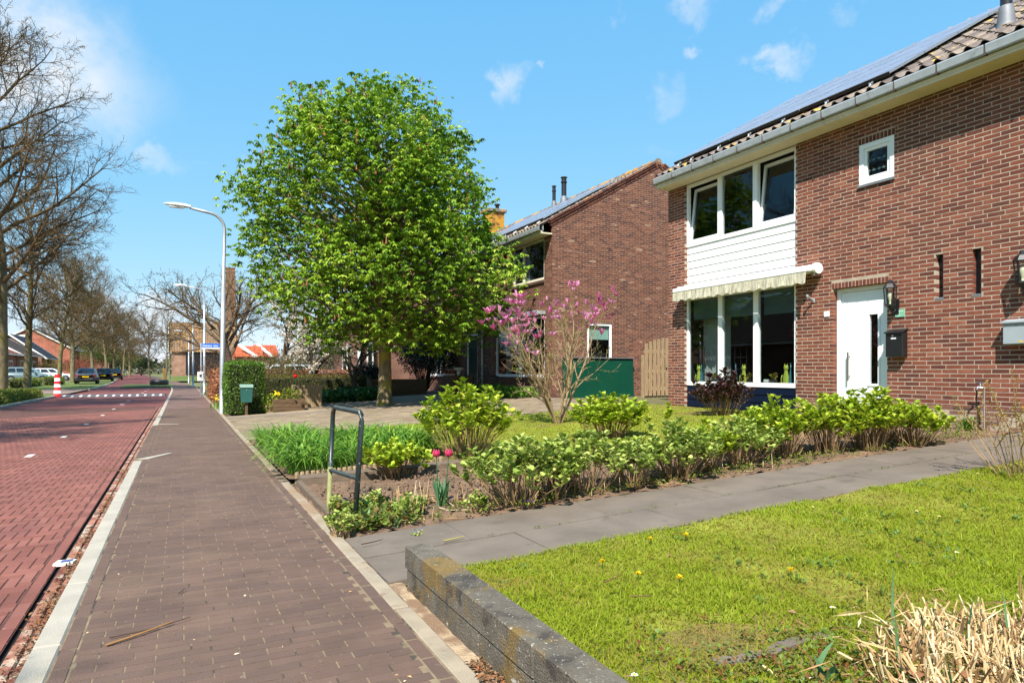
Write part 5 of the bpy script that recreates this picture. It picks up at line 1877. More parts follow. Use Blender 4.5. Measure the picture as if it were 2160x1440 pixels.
setp(np_mesh('soil_clods', V.reshape(-1, 3), Fa.reshape(-1, 3), M_soil, bed, smooth=True), kind='stuff')
# weeds and dry stalks in the bed
pts = []
for k in range(620):
    x, y = rng.uniform(1.12, 9.2), 4.9 + abs(rng.normal(0, .28))
    pts.append((x, y, zg(x) + .005, rng.uniform(.5, 1.1)))
for k in range(230):
    x, y = 1.15 + abs(rng.normal(0, .3)), rng.uniform(4.95, 5.6)
    pts.append((x, y, zg(x), rng.uniform(1.0, 1.9)))
scatter_weeds('bed_weeds', 'mixed small weeds and seedlings along the front of the flower bed', pts, 62, M_weed, .034, 7, .06)
for k, (px, py, lb, w, h) in enumerate(((718, 1088, 'light green leafy perennial beside the left handrail post', .26, .17), (722, 1120, 'light green leafy perennial around the right handrail post', .28, .19),
                                    (790, 1075, 'light green leafy perennial right of the handrail', .26, .16), (862, 1090, 'light green perennial tuft left of the pink tulips', .26, .18), (1005, 1085, 'light green perennial tuft right of the pink tulips', .26, .16))):
    x, y = at_ground(px, py, .03)
    shrub('leafy_perennial', lb, x, y, zg(x), w, h, 160 + k, M_hyd2, 22, .036, .2, cat='plant', group='young perennials in the bed', rosette=4)
segs, tn = [], []
for k in range(260):
    x, y = rng.uniform(1.4, 5.5), rng.uniform(4.95, 5.7)
    if k < 50:
        x, y = rng.normal(1.85, .12), rng.normal(5.75, .1)
    h = rng.uniform(.05, .2)
    fl = rng.random() < .5
    a = rng.random() * 6.28
    e = (x + math.cos(a) * h * (1.2 if fl else .15), y + math.sin(a) * h * (1.2 if fl else .15), zg(x) + (.02 if fl else h))
    segs.append((x, y, zg(x), *e, .0035, .0025)); tn.append(rng.random())
V, Fa = seg_arrays(segs, 4)
setp(np_mesh('dry_stalks', V, Fa, M_straw, None, np.repeat(tn, 4)), 'dry pale cut stalks standing and lying in the flower bed', 'dry stalks', kind='stuff')
pts = [(1.1 + abs(rng.normal(0, .12)), rng.uniform(4.9, 5.4), .02) for q in range(90)]
litter('bed_litter', 'orange brown dead leaves at the corner of the flower bed', pts, 64, .04)
# tulips
M_pink = mat('tulip_pink', S(206, 62, 104), .5, var=.15, vscale=60, trans=.3)
M_ytul = mat('tulip_yellow', S(230, 196, 80), .5, trans=.3)
M_red = mat('tulip_red', S(214, 24, 24), .5, trans=.25)
def tulip_head(root, c, m, r=.024, h=.05, n=6, opn=.0):
    rng = np.random.default_rng(int(abs(c[0]) * 1000) % 977)
    mb = MB()
    for k in range(n):
        a = k * 6.283 / n + .2
        rr = r * (1.0 if k % 2 else .86)
        prof = [(.15, 0), (.95, .25), (1.05 + opn, .6), (.72 + opn * 2, 1.0)]
        pts_l, pts_r, pts_m = [], [], []
        for q, (f, t) in enumerate(prof):
            wd = (.28, .62, .6, .12)[q]
            for lst, da, f2 in ((pts_l, -wd, .93), (pts_m, 0, 1.08), (pts_r, wd, .93)):
                lst.append((c[0] + math.cos(a + da) * rr * f * f2, c[1] + math.sin(a + da) * rr * f * f2, c[2] + h * t * (1 if lst is pts_m else .94)))
        vs = pts_l + pts_m + pts_r
        fs = []
        for q in range(3):
            fs += [(q, q + 1, 4 + q + 1, 4 + q), (4 + q, 4 + q + 1, 8 + q + 1, 8 + q)]
        mb.add(vs, fs)
    mb.build('petals', m, root, True)
def tulip(label, px, py_base, py_head, m, seed, dx=0, leaves=True, r=.024, z=None, base=None):
    x, y = base if base else at_ground(px, py_base, .04)
    z = zg(x) if z is None else z
    dep = x * SN + y * CS
    ht = CAMZ - (py_head - HY) / F * dep - z
    root = thing('tulip', label, 'flower', (x, y, z), 'tulips', world_coords=False)
    MB().tube([(0, 0, 0), (dx * .5, 0, ht * .5), (dx, 0, ht - r)], [.005, .0045, .004], 6).build('stem', M_tuliplf, root)
    tulip_head(root, (dx, 0, ht - r * 1.05), m, r, r * 2.1)
    if leaves:
        rng = np.random.default_rng(seed)
        n = 7
        V, Fa, k = blade_arrays(np.stack([rng.normal(0, .012, n), rng.normal(0, .012, n), np.full(n, -.01)], 1), rng.random(n) * 6.28, rng.uniform(.2, .34, n), rng.uniform(.03, .045, n), .28, 6, 1.0, .12)
        np_mesh('leaves', V, Fa, M_tuliplf, root, np.repeat(rng.random(n), k), smooth=True)
    return root
tx, ty = at_ground(932, 1068, .04)
tulip('left one of the two pink tulips with fringed petals in the bed', 0, 0, 955, M_pink, 71, -.02, True, .034, base=(tx - .03, ty))
tulip('right one of the two pink tulips with fringed petals in the bed', 0, 0, 955, M_pink, 72, .035, True, .034, base=(tx + .03, ty + .01))
tulip('single yellow tulip among the hydrangeas along the path', 1408, 1012, 945, M_ytul, 73, 0, True, .028)
x, y = at_ground(776, 1112, .02); bulb_leaves('pointed tulip leaves without flower right of the handrail foot', x, y, zg(x), 5, .24, 74)
x, y = at_ground(836, 1108, .03); bulb_leaves('small tulip leaves without flower near the path edge', x, y, zg(x), 4, .13, 75)
pts = []
for k in range(150):
    x = rng.uniform(1.8, 9.5)
    pts.append((x, 4.278 + rng.normal(0, .008), zg(x), rng.uniform(.3, .7)))
    if k % 2:
        pts.append((x, rng.choice((3.72, 4.83)) + rng.normal(0, .02), zg(x), rng.uniform(.4, .9)))
scatter_weeds('path_moss', 'small moss and grass tufts growing in the path joints', pts, 66, M_weed, .02, 6, .015)
# violets at the path edge
M_vio = mat('violet', S(92, 76, 168), .6)
for k, (px, py, lb) in enumerate(((880, 1116, 'tiny violet flowers at the path edge near the wall end'), (1105, 1070, 'tiny violet flowers at the path edge below the low hydrangea'), (1120, 1068, 'small violet clump beside other violets at the path edge'))):
    x, y = at_ground(px, py, .06)
    root = thing('violet', lb, 'flower', (x, y, zg(x)), 'violets', world_coords=False)
    rng = np.random.default_rng(k + 5)
    n = 16
    P = np.stack([rng.normal(0, .02, n), rng.normal(0, .02, n), rng.uniform(.01, .05, n)], 1)
    V, Fa, q = leaf_arrays(P, rand_dirs(n, rng, .3), rand_dirs(n, rng, 1), np.full(n, .013), np.full(n, .011), .2, 'diamond')
    np_mesh('petals', V, Fa, M_vio, root)
    V, Fa, q = leaf_arrays(P * np.array([1.4, 1.4, .4]), rand_dirs(n, rng, .2), rand_dirs(n, rng, 2), np.full(n, .022), np.full(n, .016), .2, 'diamond')
    np_mesh('leaves', V, Fa, M_hyd, root, rng.random(n))
# ---- handrail
M_rail = mat('dark_green_paint', S(34, 46, 46), .4, spec=.5, var=.2, vscale=30, spots=[(45, .66, .70, S(150, 146, 134), .9), (7, .64, .68, S(120, 90, 64), .6)])
M_railf = mat('faded_green_paint', S(126, 126, 80), .6, var=.15, vscale=20)
ra, rb = Vector((*at_ground(692, 1062, .01), .0)), Vector((*at_ground(746, 1104, .01), .0))
hr = thing('handrail', 'dark green tubular steel handrail standing at the flower bed corner', 'handrail', tuple((ra + rb) / 2))
da = at_depth(703, ra.x * SN + ra.y * CS)
za = CAMZ - (858 - HY) / F * (ra.x * SN + ra.y * CS)
zb = CAMZ - (870 - HY) / F * (rb.x * SN + rb.y * CS)
ta = Vector((*da, za))
tb = Vector((*at_depth(764, rb.x * SN + rb.y * CS), zb))
ra.z = -.15; rb.z = -.15
c1, c2 = ta + (tb - ta).normalized() * .07, tb + (ta - tb).normalized() * .07
d1, d2_ = ta + (ra - ta).normalized() * .07, tb + (rb - tb).normalized() * .07
m1 = ta.lerp(ra, .52)
MB().tube([m1, d1, ta.lerp(c1, .42).lerp(d1, .3), c1], .0205, 10).build('tube_frame', M_rail, hr, True)
MB().tube([c1, c2], .0205, 10).build('top_rail', M_rail, hr, True)
MB().tube([c2, tb.lerp(c2, .42).lerp(d2_, .3), d2_, rb], .0205, 10).build('post', M_rail, hr, True)
MB().tube([ra, m1], .021, 10).build('post', M_railf, hr, True)
MB().tube([ta.lerp(ra, .55), tb.lerp(rb, .50)], .018, 10).build('mid_rail', M_rail, hr, True)
# ================================================================== THINGS ON AND BY THE NEAREST HOUSE
def wall_lantern(label, y, z, s=1.0):
    """Six-sided lantern on a wall plate."""
    r = thing('wall_lamp', label, 'lamp', (XF, y, z), 'wall lamps', world_coords=False)
    def ring(cx, rad, zz, n=6):
        return [(cx + rad * math.cos(k * 6.283 / n + .52), rad * math.sin(k * 6.283 / n + .52), zz) for k in range(n)]
    cx = -.11 * s
    mb = MB()
    mb.lathe([(.085 * s, .10 * s), (.055 * s, .15 * s), (.03 * s, .165 * s), (.028 * s, .19 * s), (.012 * s, .2 * s)], (cx, 0, 0), 6)
    mb.build('lamp_cap', M_black, r)
    mb = MB()
    for k in range(6):
        a = k * 6.283 / 6
        mb.tube([(cx + .056 * s * math.cos(a), .056 * s * math.sin(a), -.10 * s), (cx + .072 * s * math.cos(a), .072 * s * math.sin(a), .10 * s)], .006 * s, 5)
    mb.lathe([(.02 * s, -.16 * s), (.05 * s, -.125 * s), (.062 * s, -.115 * s), (.062 * s, -.098 * s)], (cx, 0, 0), 6)
    mb.build('lamp_frame', M_black, r)
    mb = MB()
    for k in range(6):
        a, b = k * 6.283 / 6, (k + 1) * 6.283 / 6
        mb.quad((cx + .054 * s * math.cos(a), .054 * s * math.sin(a), -.1 * s), (cx + .054 * s * math.cos(b), .054 * s * math.sin(b), -.1 * s), (cx + .07 * s * math.cos(b), .07 * s * math.sin(b), .1 * s), (cx + .07 * s * math.cos(a), .07 * s * math.sin(a), .1 * s))
    mb.build('lamp_glass', M_glass, r)
    MB().lathe([(.012 * s, -.1 * s), (.014 * s, -.06 * s), (.03 * s, -.01 * s), (.026 * s, .03 * s), (.008 * s, .05 * s)], (cx, 0, 0), 10).build('bulb', mat('warm_bulb', S(206, 196, 168), .25), r, True)
    MB().box(-.02, 0.0, -.045 * s, .045 * s, -.22 * s, -.03 * s).tube([(-.01, 0, -.16 * s), (-.06 * s, 0, -.20 * s), (cx, 0, -.16 * s)], .012 * s, 6).build('wall_bracket', M_black, r)
y, z = at_X(1881, 625, XF - .1)
wall_lantern('black six-sided wall lantern beside the white front door', y, z, 1.25)
y, z = at_X(2160, 572, XF - .12)
wall_lantern('black wall lantern above the grey letterbox at the right edge', y, z, 1.35)
# black letterbox
ya, zt = at_X(1868, 702, XF - .12); yb, zb_ = at_X(1904, 752, XF - .12)
ya, yb = max(ya, yb), min(ya, yb)
lb = thing('letterbox', 'black metal letterbox on the brick wall right of the front door', 'letterbox', (XF, (ya + yb) / 2, zb_))
MB().bbox(XF - .125, XF, yb, ya, zb_, zt, .006).build('box', M_black, lb)
MB().hexa([(XF - .15, yb - .012, zt - .012), (XF, yb - .012, zt + .045), (XF, ya + .012, zt + .045), (XF - .15, ya + .012, zt - .012)],
          [(XF - .15, yb - .012, zt + .004), (XF, yb - .012, zt + .06), (XF, ya + .012, zt + .06), (XF - .15, ya + .012, zt + .004)]).build('lid', M_black, lb)
ym = (ya + yb) / 2
MB().box(XF - .129, XF - .1255, ym + .008, ym + .032, zt - .06, zt - .036).build('lock', M_alu, lb)
MB().box(XF - .128, XF - .1255, ym - .035, ym + .045, zt - .10, zt - .08).build('name_slot', M_wht, lb)
# grey letterbox
ya, zt = at_X(2116, 681, XF - .13); zb_ = at_X(2116, 726, XF - .13)[1]
yb = ya - .40
M_grey = mat('grey_powder_coat', S(150, 158, 162), .45, spec=.4, var=.05, vscale=6)
gb = thing('letterbox', 'wide pale grey letterbox at the right edge of the photo', 'letterbox', (XF, (ya + yb) / 2, zb_))
MB().bbox(XF - .14, XF, yb, ya, zb_, zt - .006, .005).build('box', M_grey, gb)
MB().hexa([(XF - .165, yb - .01, zt - .008), (XF, yb - .01, zt - .002), (XF, ya + .02, zt - .002), (XF - .165, ya + .02, zt - .008)],
          [(XF - .165, yb - .01, zt + .012), (XF, yb - .01, zt + .05), (XF, ya + .02, zt + .05), (XF - .165, ya + .02, zt + .012)]).build('lid', M_grey, gb)
MB().box(XF - .143, XF - .1405, ya - .235, ya - .19, zb_ + .02, zb_ + .04).build('yellow_sticker', mat('yellow_sticker', S(226, 180, 40), .5), gb)
MB().box(XF - .146, XF - .1405, ya - .17, ya - .15, zt - .045, zt - .025).build('lock', M_steel, gb)
# name plate and number plate
ya, zt = at_X(1888, 653, XF - .012); yb, zb_ = at_X(1908, 668, XF - .012)
npz = thing('name_plate', 'small green name plate with white lettering above the black letterbox', 'sign', (XF, (ya + yb) / 2, zb_))
M_plate = mat('green_plate', S(118, 176, 148), .4)
MB().bbox(XF - .014, XF, min(ya, yb), max(ya, yb), zb_, zt, .003).build('plate', M_plate, npz)
y0, y1 = min(ya, yb), max(ya, yb)
mb = MB()
h_ = zt - zb_
w_ = y1 - y0
def glyphs(ya_, yb_, zc_, hh, n, seed):
    """Row of tiny upright strokes and bars, as small worn lettering reads from here."""
    r = random.Random(seed)
    st = (ya_ - yb_) / n
    for k in range(n):
        y = ya_ - k * st
        if r.random() < .12 and k:
            continue
        b = r.uniform(.7, 1.25)
        mb.box(XF - .0155, XF - .0145, y - st * .28, y - st * .08, zc_ - hh * .5, zc_ + hh * (.5 if b > .9 else .15))
        if r.random() < .7:
            mb.box(XF - .0155, XF - .0145, y - st * .8, y - st * .28, zc_ + hh * r.choice((-.5, -.1, .2)), zc_ + hh * r.choice((-.5, -.1, .2)) + hh * .2)
        mb.box(XF - .0155, XF - .0145, y - st * .85, y - st * .66, zc_ - hh * .5, zc_ + hh * .15)
glyphs(y1 - w_ * .14, y0 + w_ * .12, zb_ + h_ * .77, h_ * .16, 8, 3)
glyphs(y1 - w_ * .45, y0 + w_ * .45, zb_ + h_ * .50, h_ * .13, 1, 4)
glyphs(y1 - w_ * .32, y0 + w_ * .32, zb_ + h_ * .23, h_ * .14, 4, 5)
mb.build('lettering', M_wht, npz)
ya, zt = at_X(1738, 657, XF - .012); yb, zb_ = at_X(1749, 667.5, XF - .012)
hn = thing('number_plate', 'small white house number plate left of the front door', 'sign', (XF, (ya + yb) / 2, zb_))
MB().bbox(XF - .014, XF, min(ya, yb), max(ya, yb), zb_, zt, .003).build('plate', M_wht, hn)
# wall hook
y, z = at_X(1716, 634, XF)
hk = thing('wall_hook', 'small grey metal bracket on the wall below the awning end', 'bracket', (XF, y, z))
MB().bbox(XF - .012, XF, y - .03, y + .03, z - .035, z + .035, .004).build('base_plate', M_grey, hk)
MB().tube([(XF - .01, y, z), (XF - .15, y + .005, z + .075)], .014, 7).tube([(XF - .15, y + .005, z + .06), (XF - .155, y + .005, z + .10)], .02, 7).build('arm', M_grey, hk)
# awning, rolled in, with scalloped valance
aw = thing('awning', 'rolled-in cream awning with a scalloped stained valance above the big window', 'awning', (XF, 9.7, 2.7))
M_val = mat('valance_cloth', S(206, 200, 178), .9, trans=.2, var=.15, vscale=5, aniso=(1, 9, 1.0), spots=[(7, .50, .66, S(126, 116, 78), .85)])
ay0, ay1 = 7.98, 11.52
MB().bbox(9.66, XF - .002, ay0 + .02, ay1 - .02, 2.90, 3.03, .03).build('cassette', M_board, aw)
MB().bbox(9.585, 9.66, ay0, ay1, 2.905, 2.985, .012).build('front_bar', M_board, aw)
MB().prism([(9.765 + .105 * math.cos(k * .4488), ay0 - .05, 2.965 + .095 * math.sin(k * .4488)) for k in range(14)], (0, .07, 0)).build('end_cap', M_board, aw)
MB().bbox(9.70, XF, ay0 - .02, ay0 + .05, 2.83, 2.91, .01).build('crank_gear', M_steel, aw)
ny = 170
vv, ff = [], []
for k in range(ny + 1):
    y = ay0 + .06 + (ay1 - ay0 - .07) * k / ny
    ph = (y - ay0) / .27
    dip = .165 + .032 * abs(math.sin(math.pi * ph)) ** .7 + .008 * math.sin(k * .6)
    fo = .012 * math.sin(ph * 6.283) + .006 * math.sin(k * 1.1)
    for t in (0, .5, 1):
        vv.append((9.588 - .012 * t - fo * t, y, 2.90 - dip * t))
for k in range(ny):
    for j in range(2):
        ff.append((3 * k + j, 3 * k + 3 + j, 3 * k + 4 + j, 3 * k + 1 + j))
MB().add(vv, ff).build('valance', M_val, aw, True)
# things on the sill of the big window
SX, SZ = xb + .22, .936
M_cat = mat('yellow_glaze', S(176, 178, 70), .3, spec=.5)
def cat_figure(label, px):
    y = at_X(px, HY, SX)[0]
    r = thing('cat_figurine', label, 'figurine', (SX, y, SZ), 'cat figurines on the window sill', world_coords=False)
    MB().lathe([(.05, 0), (.066, .03), (.07, .09), (.06, .17), (.042, .24), (.036, .28), (.03, .30)], (0, 0, 0), 12, .6, 1).build('body', M_cat, r, True)
    mb = MB().lathe([(.012, .27), (.04, .29), (.05, .325), (.042, .36), (.014, .378)], (0, 0, 0), 12, .75, 1)
    for s in (-1, 1):
        mb.lathe([(.016, .35), (.002, .41)], (0, s * .03, 0), 6)
    mb.build('head', M_cat, r, True)
    MB().tube([(.0, .05, .02), (-.02, .095, .05), (-.01, .10, .14), (0, .085, .20)], [.014, .014, .012, .008], 7).build('tail', M_cat, r, True)
cat_figure('yellow cat figurine in the left pane of the big window', 1474)
cat_figure('yellow cat figurine in the middle pane of the big window', 1569)
cat_figure('yellow cat figurine in the right pane of the big window', 1658)
def wire_rack(label, pa, pb, zt):
    ya, yb = at_X(pa, HY, SX + .05)[0], at_X(pb, HY, SX + .05)[0]
    r = thing('wire_frame', label, 'frame', (SX + .05, (ya + yb) / 2, SZ))
    mb = MB()
    for y in (ya, (ya + yb) / 2, yb):
        mb.tube([(SX + .05, y, SZ), (SX + .05, y, zt)], .007, 5)
    mb.build('uprights', M_black, r)
    mb = MB()
    for t in (.02, .4, .7, 1):
        mb.tube([(SX + .05, ya, SZ + (zt - SZ) * t), (SX + .05, yb, SZ + (zt - SZ) * t)], .007, 5)
    mb.build('crossbars', M_black, r)
wire_rack('black wire frame in the left pane of the big window', 1462, 1486, 1.72)
wire_rack('black wire frame in the middle pane of the big window', 1550, 1575, 1.72)
M_teal = mat('teal_glass', S(60, 110, 124), .2, spec=.6)
for px, lb in ((1480, 'slim teal bottle vase in the left pane of the big window'), (1552, 'slim teal bottle vase in the middle pane of the big window'), (1668, 'slim teal bottle vase at the right frame of the big window')):
    y = at_X(px, HY, SX)[0]
    setp(MB().lathe([(.03, 0), (.034, .1), (.03, .2), (.012, .3), (.01, .42)], (SX, y, SZ), 12).build('bottle_vase', M_teal, None, True), lb, 'vase', 'bottle vases on the sill')
M_pot = mat('dark_pot', S(60, 58, 58), .6)
for k, (px, lb) in enumerate(((1506, 'small potted plant on the sill, left pane'), (1582, 'small potted plant on the sill, middle pane'), (1632, 'small potted plant on the sill, right pane'))):
    y = at_X(px, HY, SX)[0]
    r = thing('potted_plant', lb, 'potted plant', (SX, y, SZ), 'potted plants on the sill', world_coords=False)
    MB().lathe([(.04, 0), (.055, .1), (.06, .105)], (0, 0, 0), 10).build('pot', M_pot, r, True)
    rng = np.random.default_rng(300 + k)
    n = 60
    V, Fa, q = leaf_arrays(rng.normal(0, .03, (n, 3)) + np.array([0, 0, .16]), rand_dirs(n, rng, .5), rand_dirs(n, rng, 1), rng.uniform(.04, .07, n), .04, .3, 'diamond')
    np_mesh('foliage', V, Fa, M_berb, r, rng.random(n))
for px, lb in ((1541, 'little white china house on the sill, middle pane'), (1618, 'white china house ornament on the sill, right pane')):
    y = at_X(px, HY, SX)[0]
    r = thing('china_house', lb, 'ornament', (SX, y, SZ), 'china ornaments on the sill')
    MB().box(SX - .03, SX + .03, y - .05, y + .05, SZ, SZ + .06).build('walls', M_plaster, r)
    MB().prism([(SX - .035, y - .06, SZ + .06), (SX + .035, y - .06, SZ + .06), (SX, y - .04, SZ + .11)], (0, .12, 0)).build('roof', M_plaster, r)
# standpipe with tap by the wall
ty_, tz_ = at_X(2076, 815, XF - .12)
tp = thing('garden_tap', 'thin metal standpipe with tap and hose before the brick wall', 'tap', (XF - .12, ty_, .41))
MB().tube([(XF - .12, ty_, .38), (XF - .12, ty_, tz_)], .014, 7).build('pipe', M_steel, tp, True)
MB().tube([(XF - .12, ty_, tz_ - .02), (XF - .20, ty_ + .04, tz_ - .01), (XF - .21, ty_ + .045, tz_ - .05)], .013, 7).tube([(XF - .16, ty_ + .02, tz_ - .01), (XF - .16, ty_ + .03, tz_ + .05)], .008, 6).tube([(XF - .16, ty_ - .02, tz_ + .05), (XF - .16, ty_ + .08, tz_ + .055)], .009, 6).build('tap', M_alu, tp, True)
MB().tube([(XF - .21, ty_ + .045, tz_ - .05), (XF - .19, ty_ + .06, tz_ - .2), (XF - .15, ty_ + .06, .6), (XF - .13, ty_ + .07, .42)], .009, 6).build('hose', M_black, tp, True)

# ================================================================== BETWEEN THE HOUSES
# green board against the gable
M_green = mat('green_board', S(4, 64, 46), .45, var=.06, vscale=1.2, spec=.4)
gx0, gzt = at_Y(1186, 757, 17.12); gx1, gzb = at_Y(1335, 838, 17.12)
gp = thing('green_board', 'large plain green board leaning against the neighbour gable wall', 'board', ((gx0 + gx1) / 2, 17.1, .42))
nx = 8
vv, ff = [], []
for i in range(nx + 1):
    x = gx0 + (gx1 - gx0) * i / nx
    for j in range(4):
        t = j / 3
        bulge = .03 * math.sin(i * 1.3) * t * (1 - t) * 2 + (.05 * (1 - t))
        vv.append((x, 17.20 - .09 - bulge, .40 + (1.60 - .40) * t))
for i in range(nx):
    for j in range(3):
        a = 4 * i + j
        ff += [(a, a + 4, a + 5), (a, a + 5, a + 1)]
fv = vv + [(x, y + .018, z) for x, y, z in vv]
n_ = len(vv)
ff2 = ff + [tuple(n_ + q for q in f) for f in ff]
for i in range(nx):
    ff2 += [(4 * i + 3, 4 * i + 7, n_ + 4 * i + 7, n_ + 4 * i + 3)]
for j in range(3):
    ff2 += [(j, j + 1, n_ + j + 1, n_ + j), (4 * nx + j, 4 * nx + j + 1, n_ + 4 * nx + j + 1, n_ + 4 * nx + j)]
MB().add(fv, ff2).build('panel', M_green, gp)
MB().box(gx0 - .01, gx1 + .01, 17.06, 17.14, 1.60, 1.622).build('top_rail', M_alu, gp)
# open wooden gate
gy = 16.25
ga, gb_ = at_Y(1360, HY, gy)[0], at_Y(1412, HY, gy)[0]
gt = thing('wooden_gate', 'weathered wooden garden gate with arched top between the two houses', 'gate', ((ga + gb_) / 2, gy, .45))
n = 6
pw = (gb_ - ga) / n
ztop = at_Y(1360, 727, gy)[1]; ztop2 = at_Y(1405, 712, gy)[1]
for k in range(n):
    x = ga + k * pw
    zt_ = ztop + (ztop2 - ztop) * math.sin((k + .7) / n * 1.57)
    MB().bbox(x + .012, x + pw - .032, gy, gy + .02, .46, zt_, .003).build('slat', M_wood, gt)
for z0, z1 in ((.62, .74), (1.15, 1.26), (1.75, 1.86)):
    MB().box(ga, gb_, gy + .022, gy + .045, z0, z1).build('ledge', M_wood, gt)
MB().hexa([(ga + .05, gy + .046, .74), (ga + .17, gy + .046, .74), (ga + .17, gy + .066, .74), (ga + .05, gy + .066, .74)], [(gb_ - .17, gy + .046, 1.75), (gb_ - .05, gy + .046, 1.75), (gb_ - .05, gy + .066, 1.75), (gb_ - .17, gy + .066, 1.75)]).build('brace', M_wood, gt)
MB().lathe([(.022, 0), (.026, .01), (.026, .03), (.01, .035)], (gb_ - .12, gy - .01, 1.28), 8).build('knob', M_black, gt)
MB().bbox(ga - .1, ga - .02, gy - .02, gy + .06, .40, ztop - .3, .005).build('post', M_wood, gt)

# ================================================================== BY THE HEDGE AND TERRACE
def boards_box(name, label, x0, x1, y0, y1, z0, z1, nb, vertical, material, cat='planter', group=None, open_top=True):
    """Planter whose boards are separate parts."""
    r = thing(name, label, cat, ((x0 + x1) / 2, (y0 + y1) / 2, z0), group)
    t = .025
    def face(axis, c0, c1, fixed):
        L = c1 - c0
        if vertical:
            n = nb
            for k in range(n):
                a, b = c0 + L * k / n + .003, c0 + L * (k + 1) / n - .003
                zt = z1 + random.uniform(-.008, .008)
                (MB().bbox(a, b, fixed, fixed + t, z0, zt, .003) if axis == 'x' else MB().bbox(fixed, fixed + t, a, b, z0, zt, .003)).build('board', material, r)
        else:
            for k in range(nb):
                za, zb = z0 + (z1 - z0) * k / nb + .003, z0 + (z1 - z0) * (k + 1) / nb - .003
                (MB().bbox(c0, c1, fixed, fixed + t, za, zb, .004) if axis == 'x' else MB().bbox(fixed, fixed + t, c0, c1, za, zb, .004)).build('board', material, r)
    face('x', x0, x1, y0)
    face('x', x0, x1, y1 - t)
    face('y', y0 + t, y1 - t, x0)
    face('y', y0 + t, y1 - t, x1 - t)
    MB().box(x0 + t, x1 - t, y0 + t, y1 - t, z0 + .02, z1 - .04).build('potting_soil', M_soil, r)
    return r
# clipped hedge block
def hedge(name, label, x0, x1, y0, y1, z0, z1, n, material, leafL, seed, rnd=.08, inner=None, cat='hedge', group=None):
    rng = np.random.default_rng(seed)
    r = thing(name, label, cat, ((x0 + x1) / 2, (y0 + y1) / 2, z0), group)
    A = [(y1 - y0) * (z1 - z0), (y1 - y0) * (z1 - z0), (x1 - x0) * (z1 - z0), (x1 - x0) * (z1 - z0), (x1 - x0) * (y1 - y0)]
    pr = np.array(A) / sum(A)
    f = rng.choice(5, n, p=pr)
    P = np.stack([rng.uniform(x0, x1, n), rng.uniform(y0, y1, n), rng.uniform(z0, z1, n)], 1)
    Nn = np.zeros((n, 3))
    for k, (ax, v, s) in enumerate(((0, x0, -1), (0, x1, 1), (1, y0, -1), (1, y1, 1), (2, z1, 1))):
        m = f == k
        P[m, ax] = v
        Nn[m, ax] = s
    # rounded corners: pull towards an inner box
    lo, hi = np.array([x0 + rnd, y0 + rnd, z0]), np.array([x1 - rnd, y1 - rnd, z1 - rnd])
    q = np.clip(P, lo, hi)
    d = P - q
    dl = np.linalg.norm(d, axis=1, keepdims=True)
    P = np.where(dl > rnd, q + d / np.maximum(dl, 1e-6) * rnd, P)
    Nn = np.where(dl > 1e-4, d / np.maximum(dl, 1e-6), Nn)
    P = P - Nn * rng.random((n, 1)) ** 2 * .09 + Nn * .03 * vnoise(P[:, 0] * 3 + P[:, 2] * 2, P[:, 1] * 3 + P[:, 2], 2, seed)[:, None]
    D = unit(rand_dirs(n, rng) + Nn * .9 + np.array([0, 0, .35]))
    L = leafL * rng.uniform(.6, 1.2, n)
    V, Fa, k = leaf_arrays(P, D, unit(Nn + rng.normal(0, .5, (n, 3))), L, L * .55, .3, 'diamond')
    np_mesh('foliage', V, Fa, material, r, np.repeat(rng.random(n), k))
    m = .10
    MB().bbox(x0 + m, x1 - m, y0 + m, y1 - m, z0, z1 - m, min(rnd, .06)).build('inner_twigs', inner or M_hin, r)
    return r
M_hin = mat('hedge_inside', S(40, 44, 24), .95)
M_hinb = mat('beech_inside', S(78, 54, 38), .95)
M_box = mat('privet_leaf', (0, 0, 0), .45, tint=ramp((44, 72, 22), (66, 100, 26), (94, 128, 34), (124, 154, 48)), trans=.25, spec=.4)
M_beech = mat('dry_beech_leaf', (0, 0, 0), .7, tint=ramp((96, 56, 38), (138, 84, 56), (168, 112, 78), (190, 138, 104)), trans=.25)
M_yg = mat('yellow_green_leaf', (0, 0, 0), .5, tint=ramp((70, 86, 28), (104, 118, 32), (140, 144, 44)), trans=.3)
M_evg = mat('dark_evergreen_leaf', (0, 0, 0), .35, tint=ramp((14, 24, 16), (26, 38, 24), (44, 58, 36)), spec=.5)
hedge('clipped_hedge', 'clipped dark green hedge block with a green letterbox in front', 1.08, 2.10, 19.75, 22.4, .02, 1.47, 15000, M_box, .05, 201, .22)
hedge('beech_hedge', 'brown-leaved beech hedge along the sidewalk beyond the green block', 1.12, 1.9, 24.2, 35, .0, 1.25, 6000, M_beech, .085, 202, .12, M_hinb)
hedge('beech_hedge', 'brown-leaved beech hedge behind the blossoming trees', 2.2, 9.6, 33.2, 34.0, .1, 1.25, 7000, M_beech, .085, 203, .12, M_hinb)
hedge('mixed_hedge', 'loose greenish brown hedge behind the wooden planters', 2.4, 6.6, 25.2, 26.3, .1, 1.05, 6500, mat('mixed_hedge_leaf', (0, 0, 0), .6, tint=ramp((64, 60, 30), (96, 92, 40), (110, 118, 50), (112, 70, 50)), trans=.3), .06, 204, .3, M_hin)
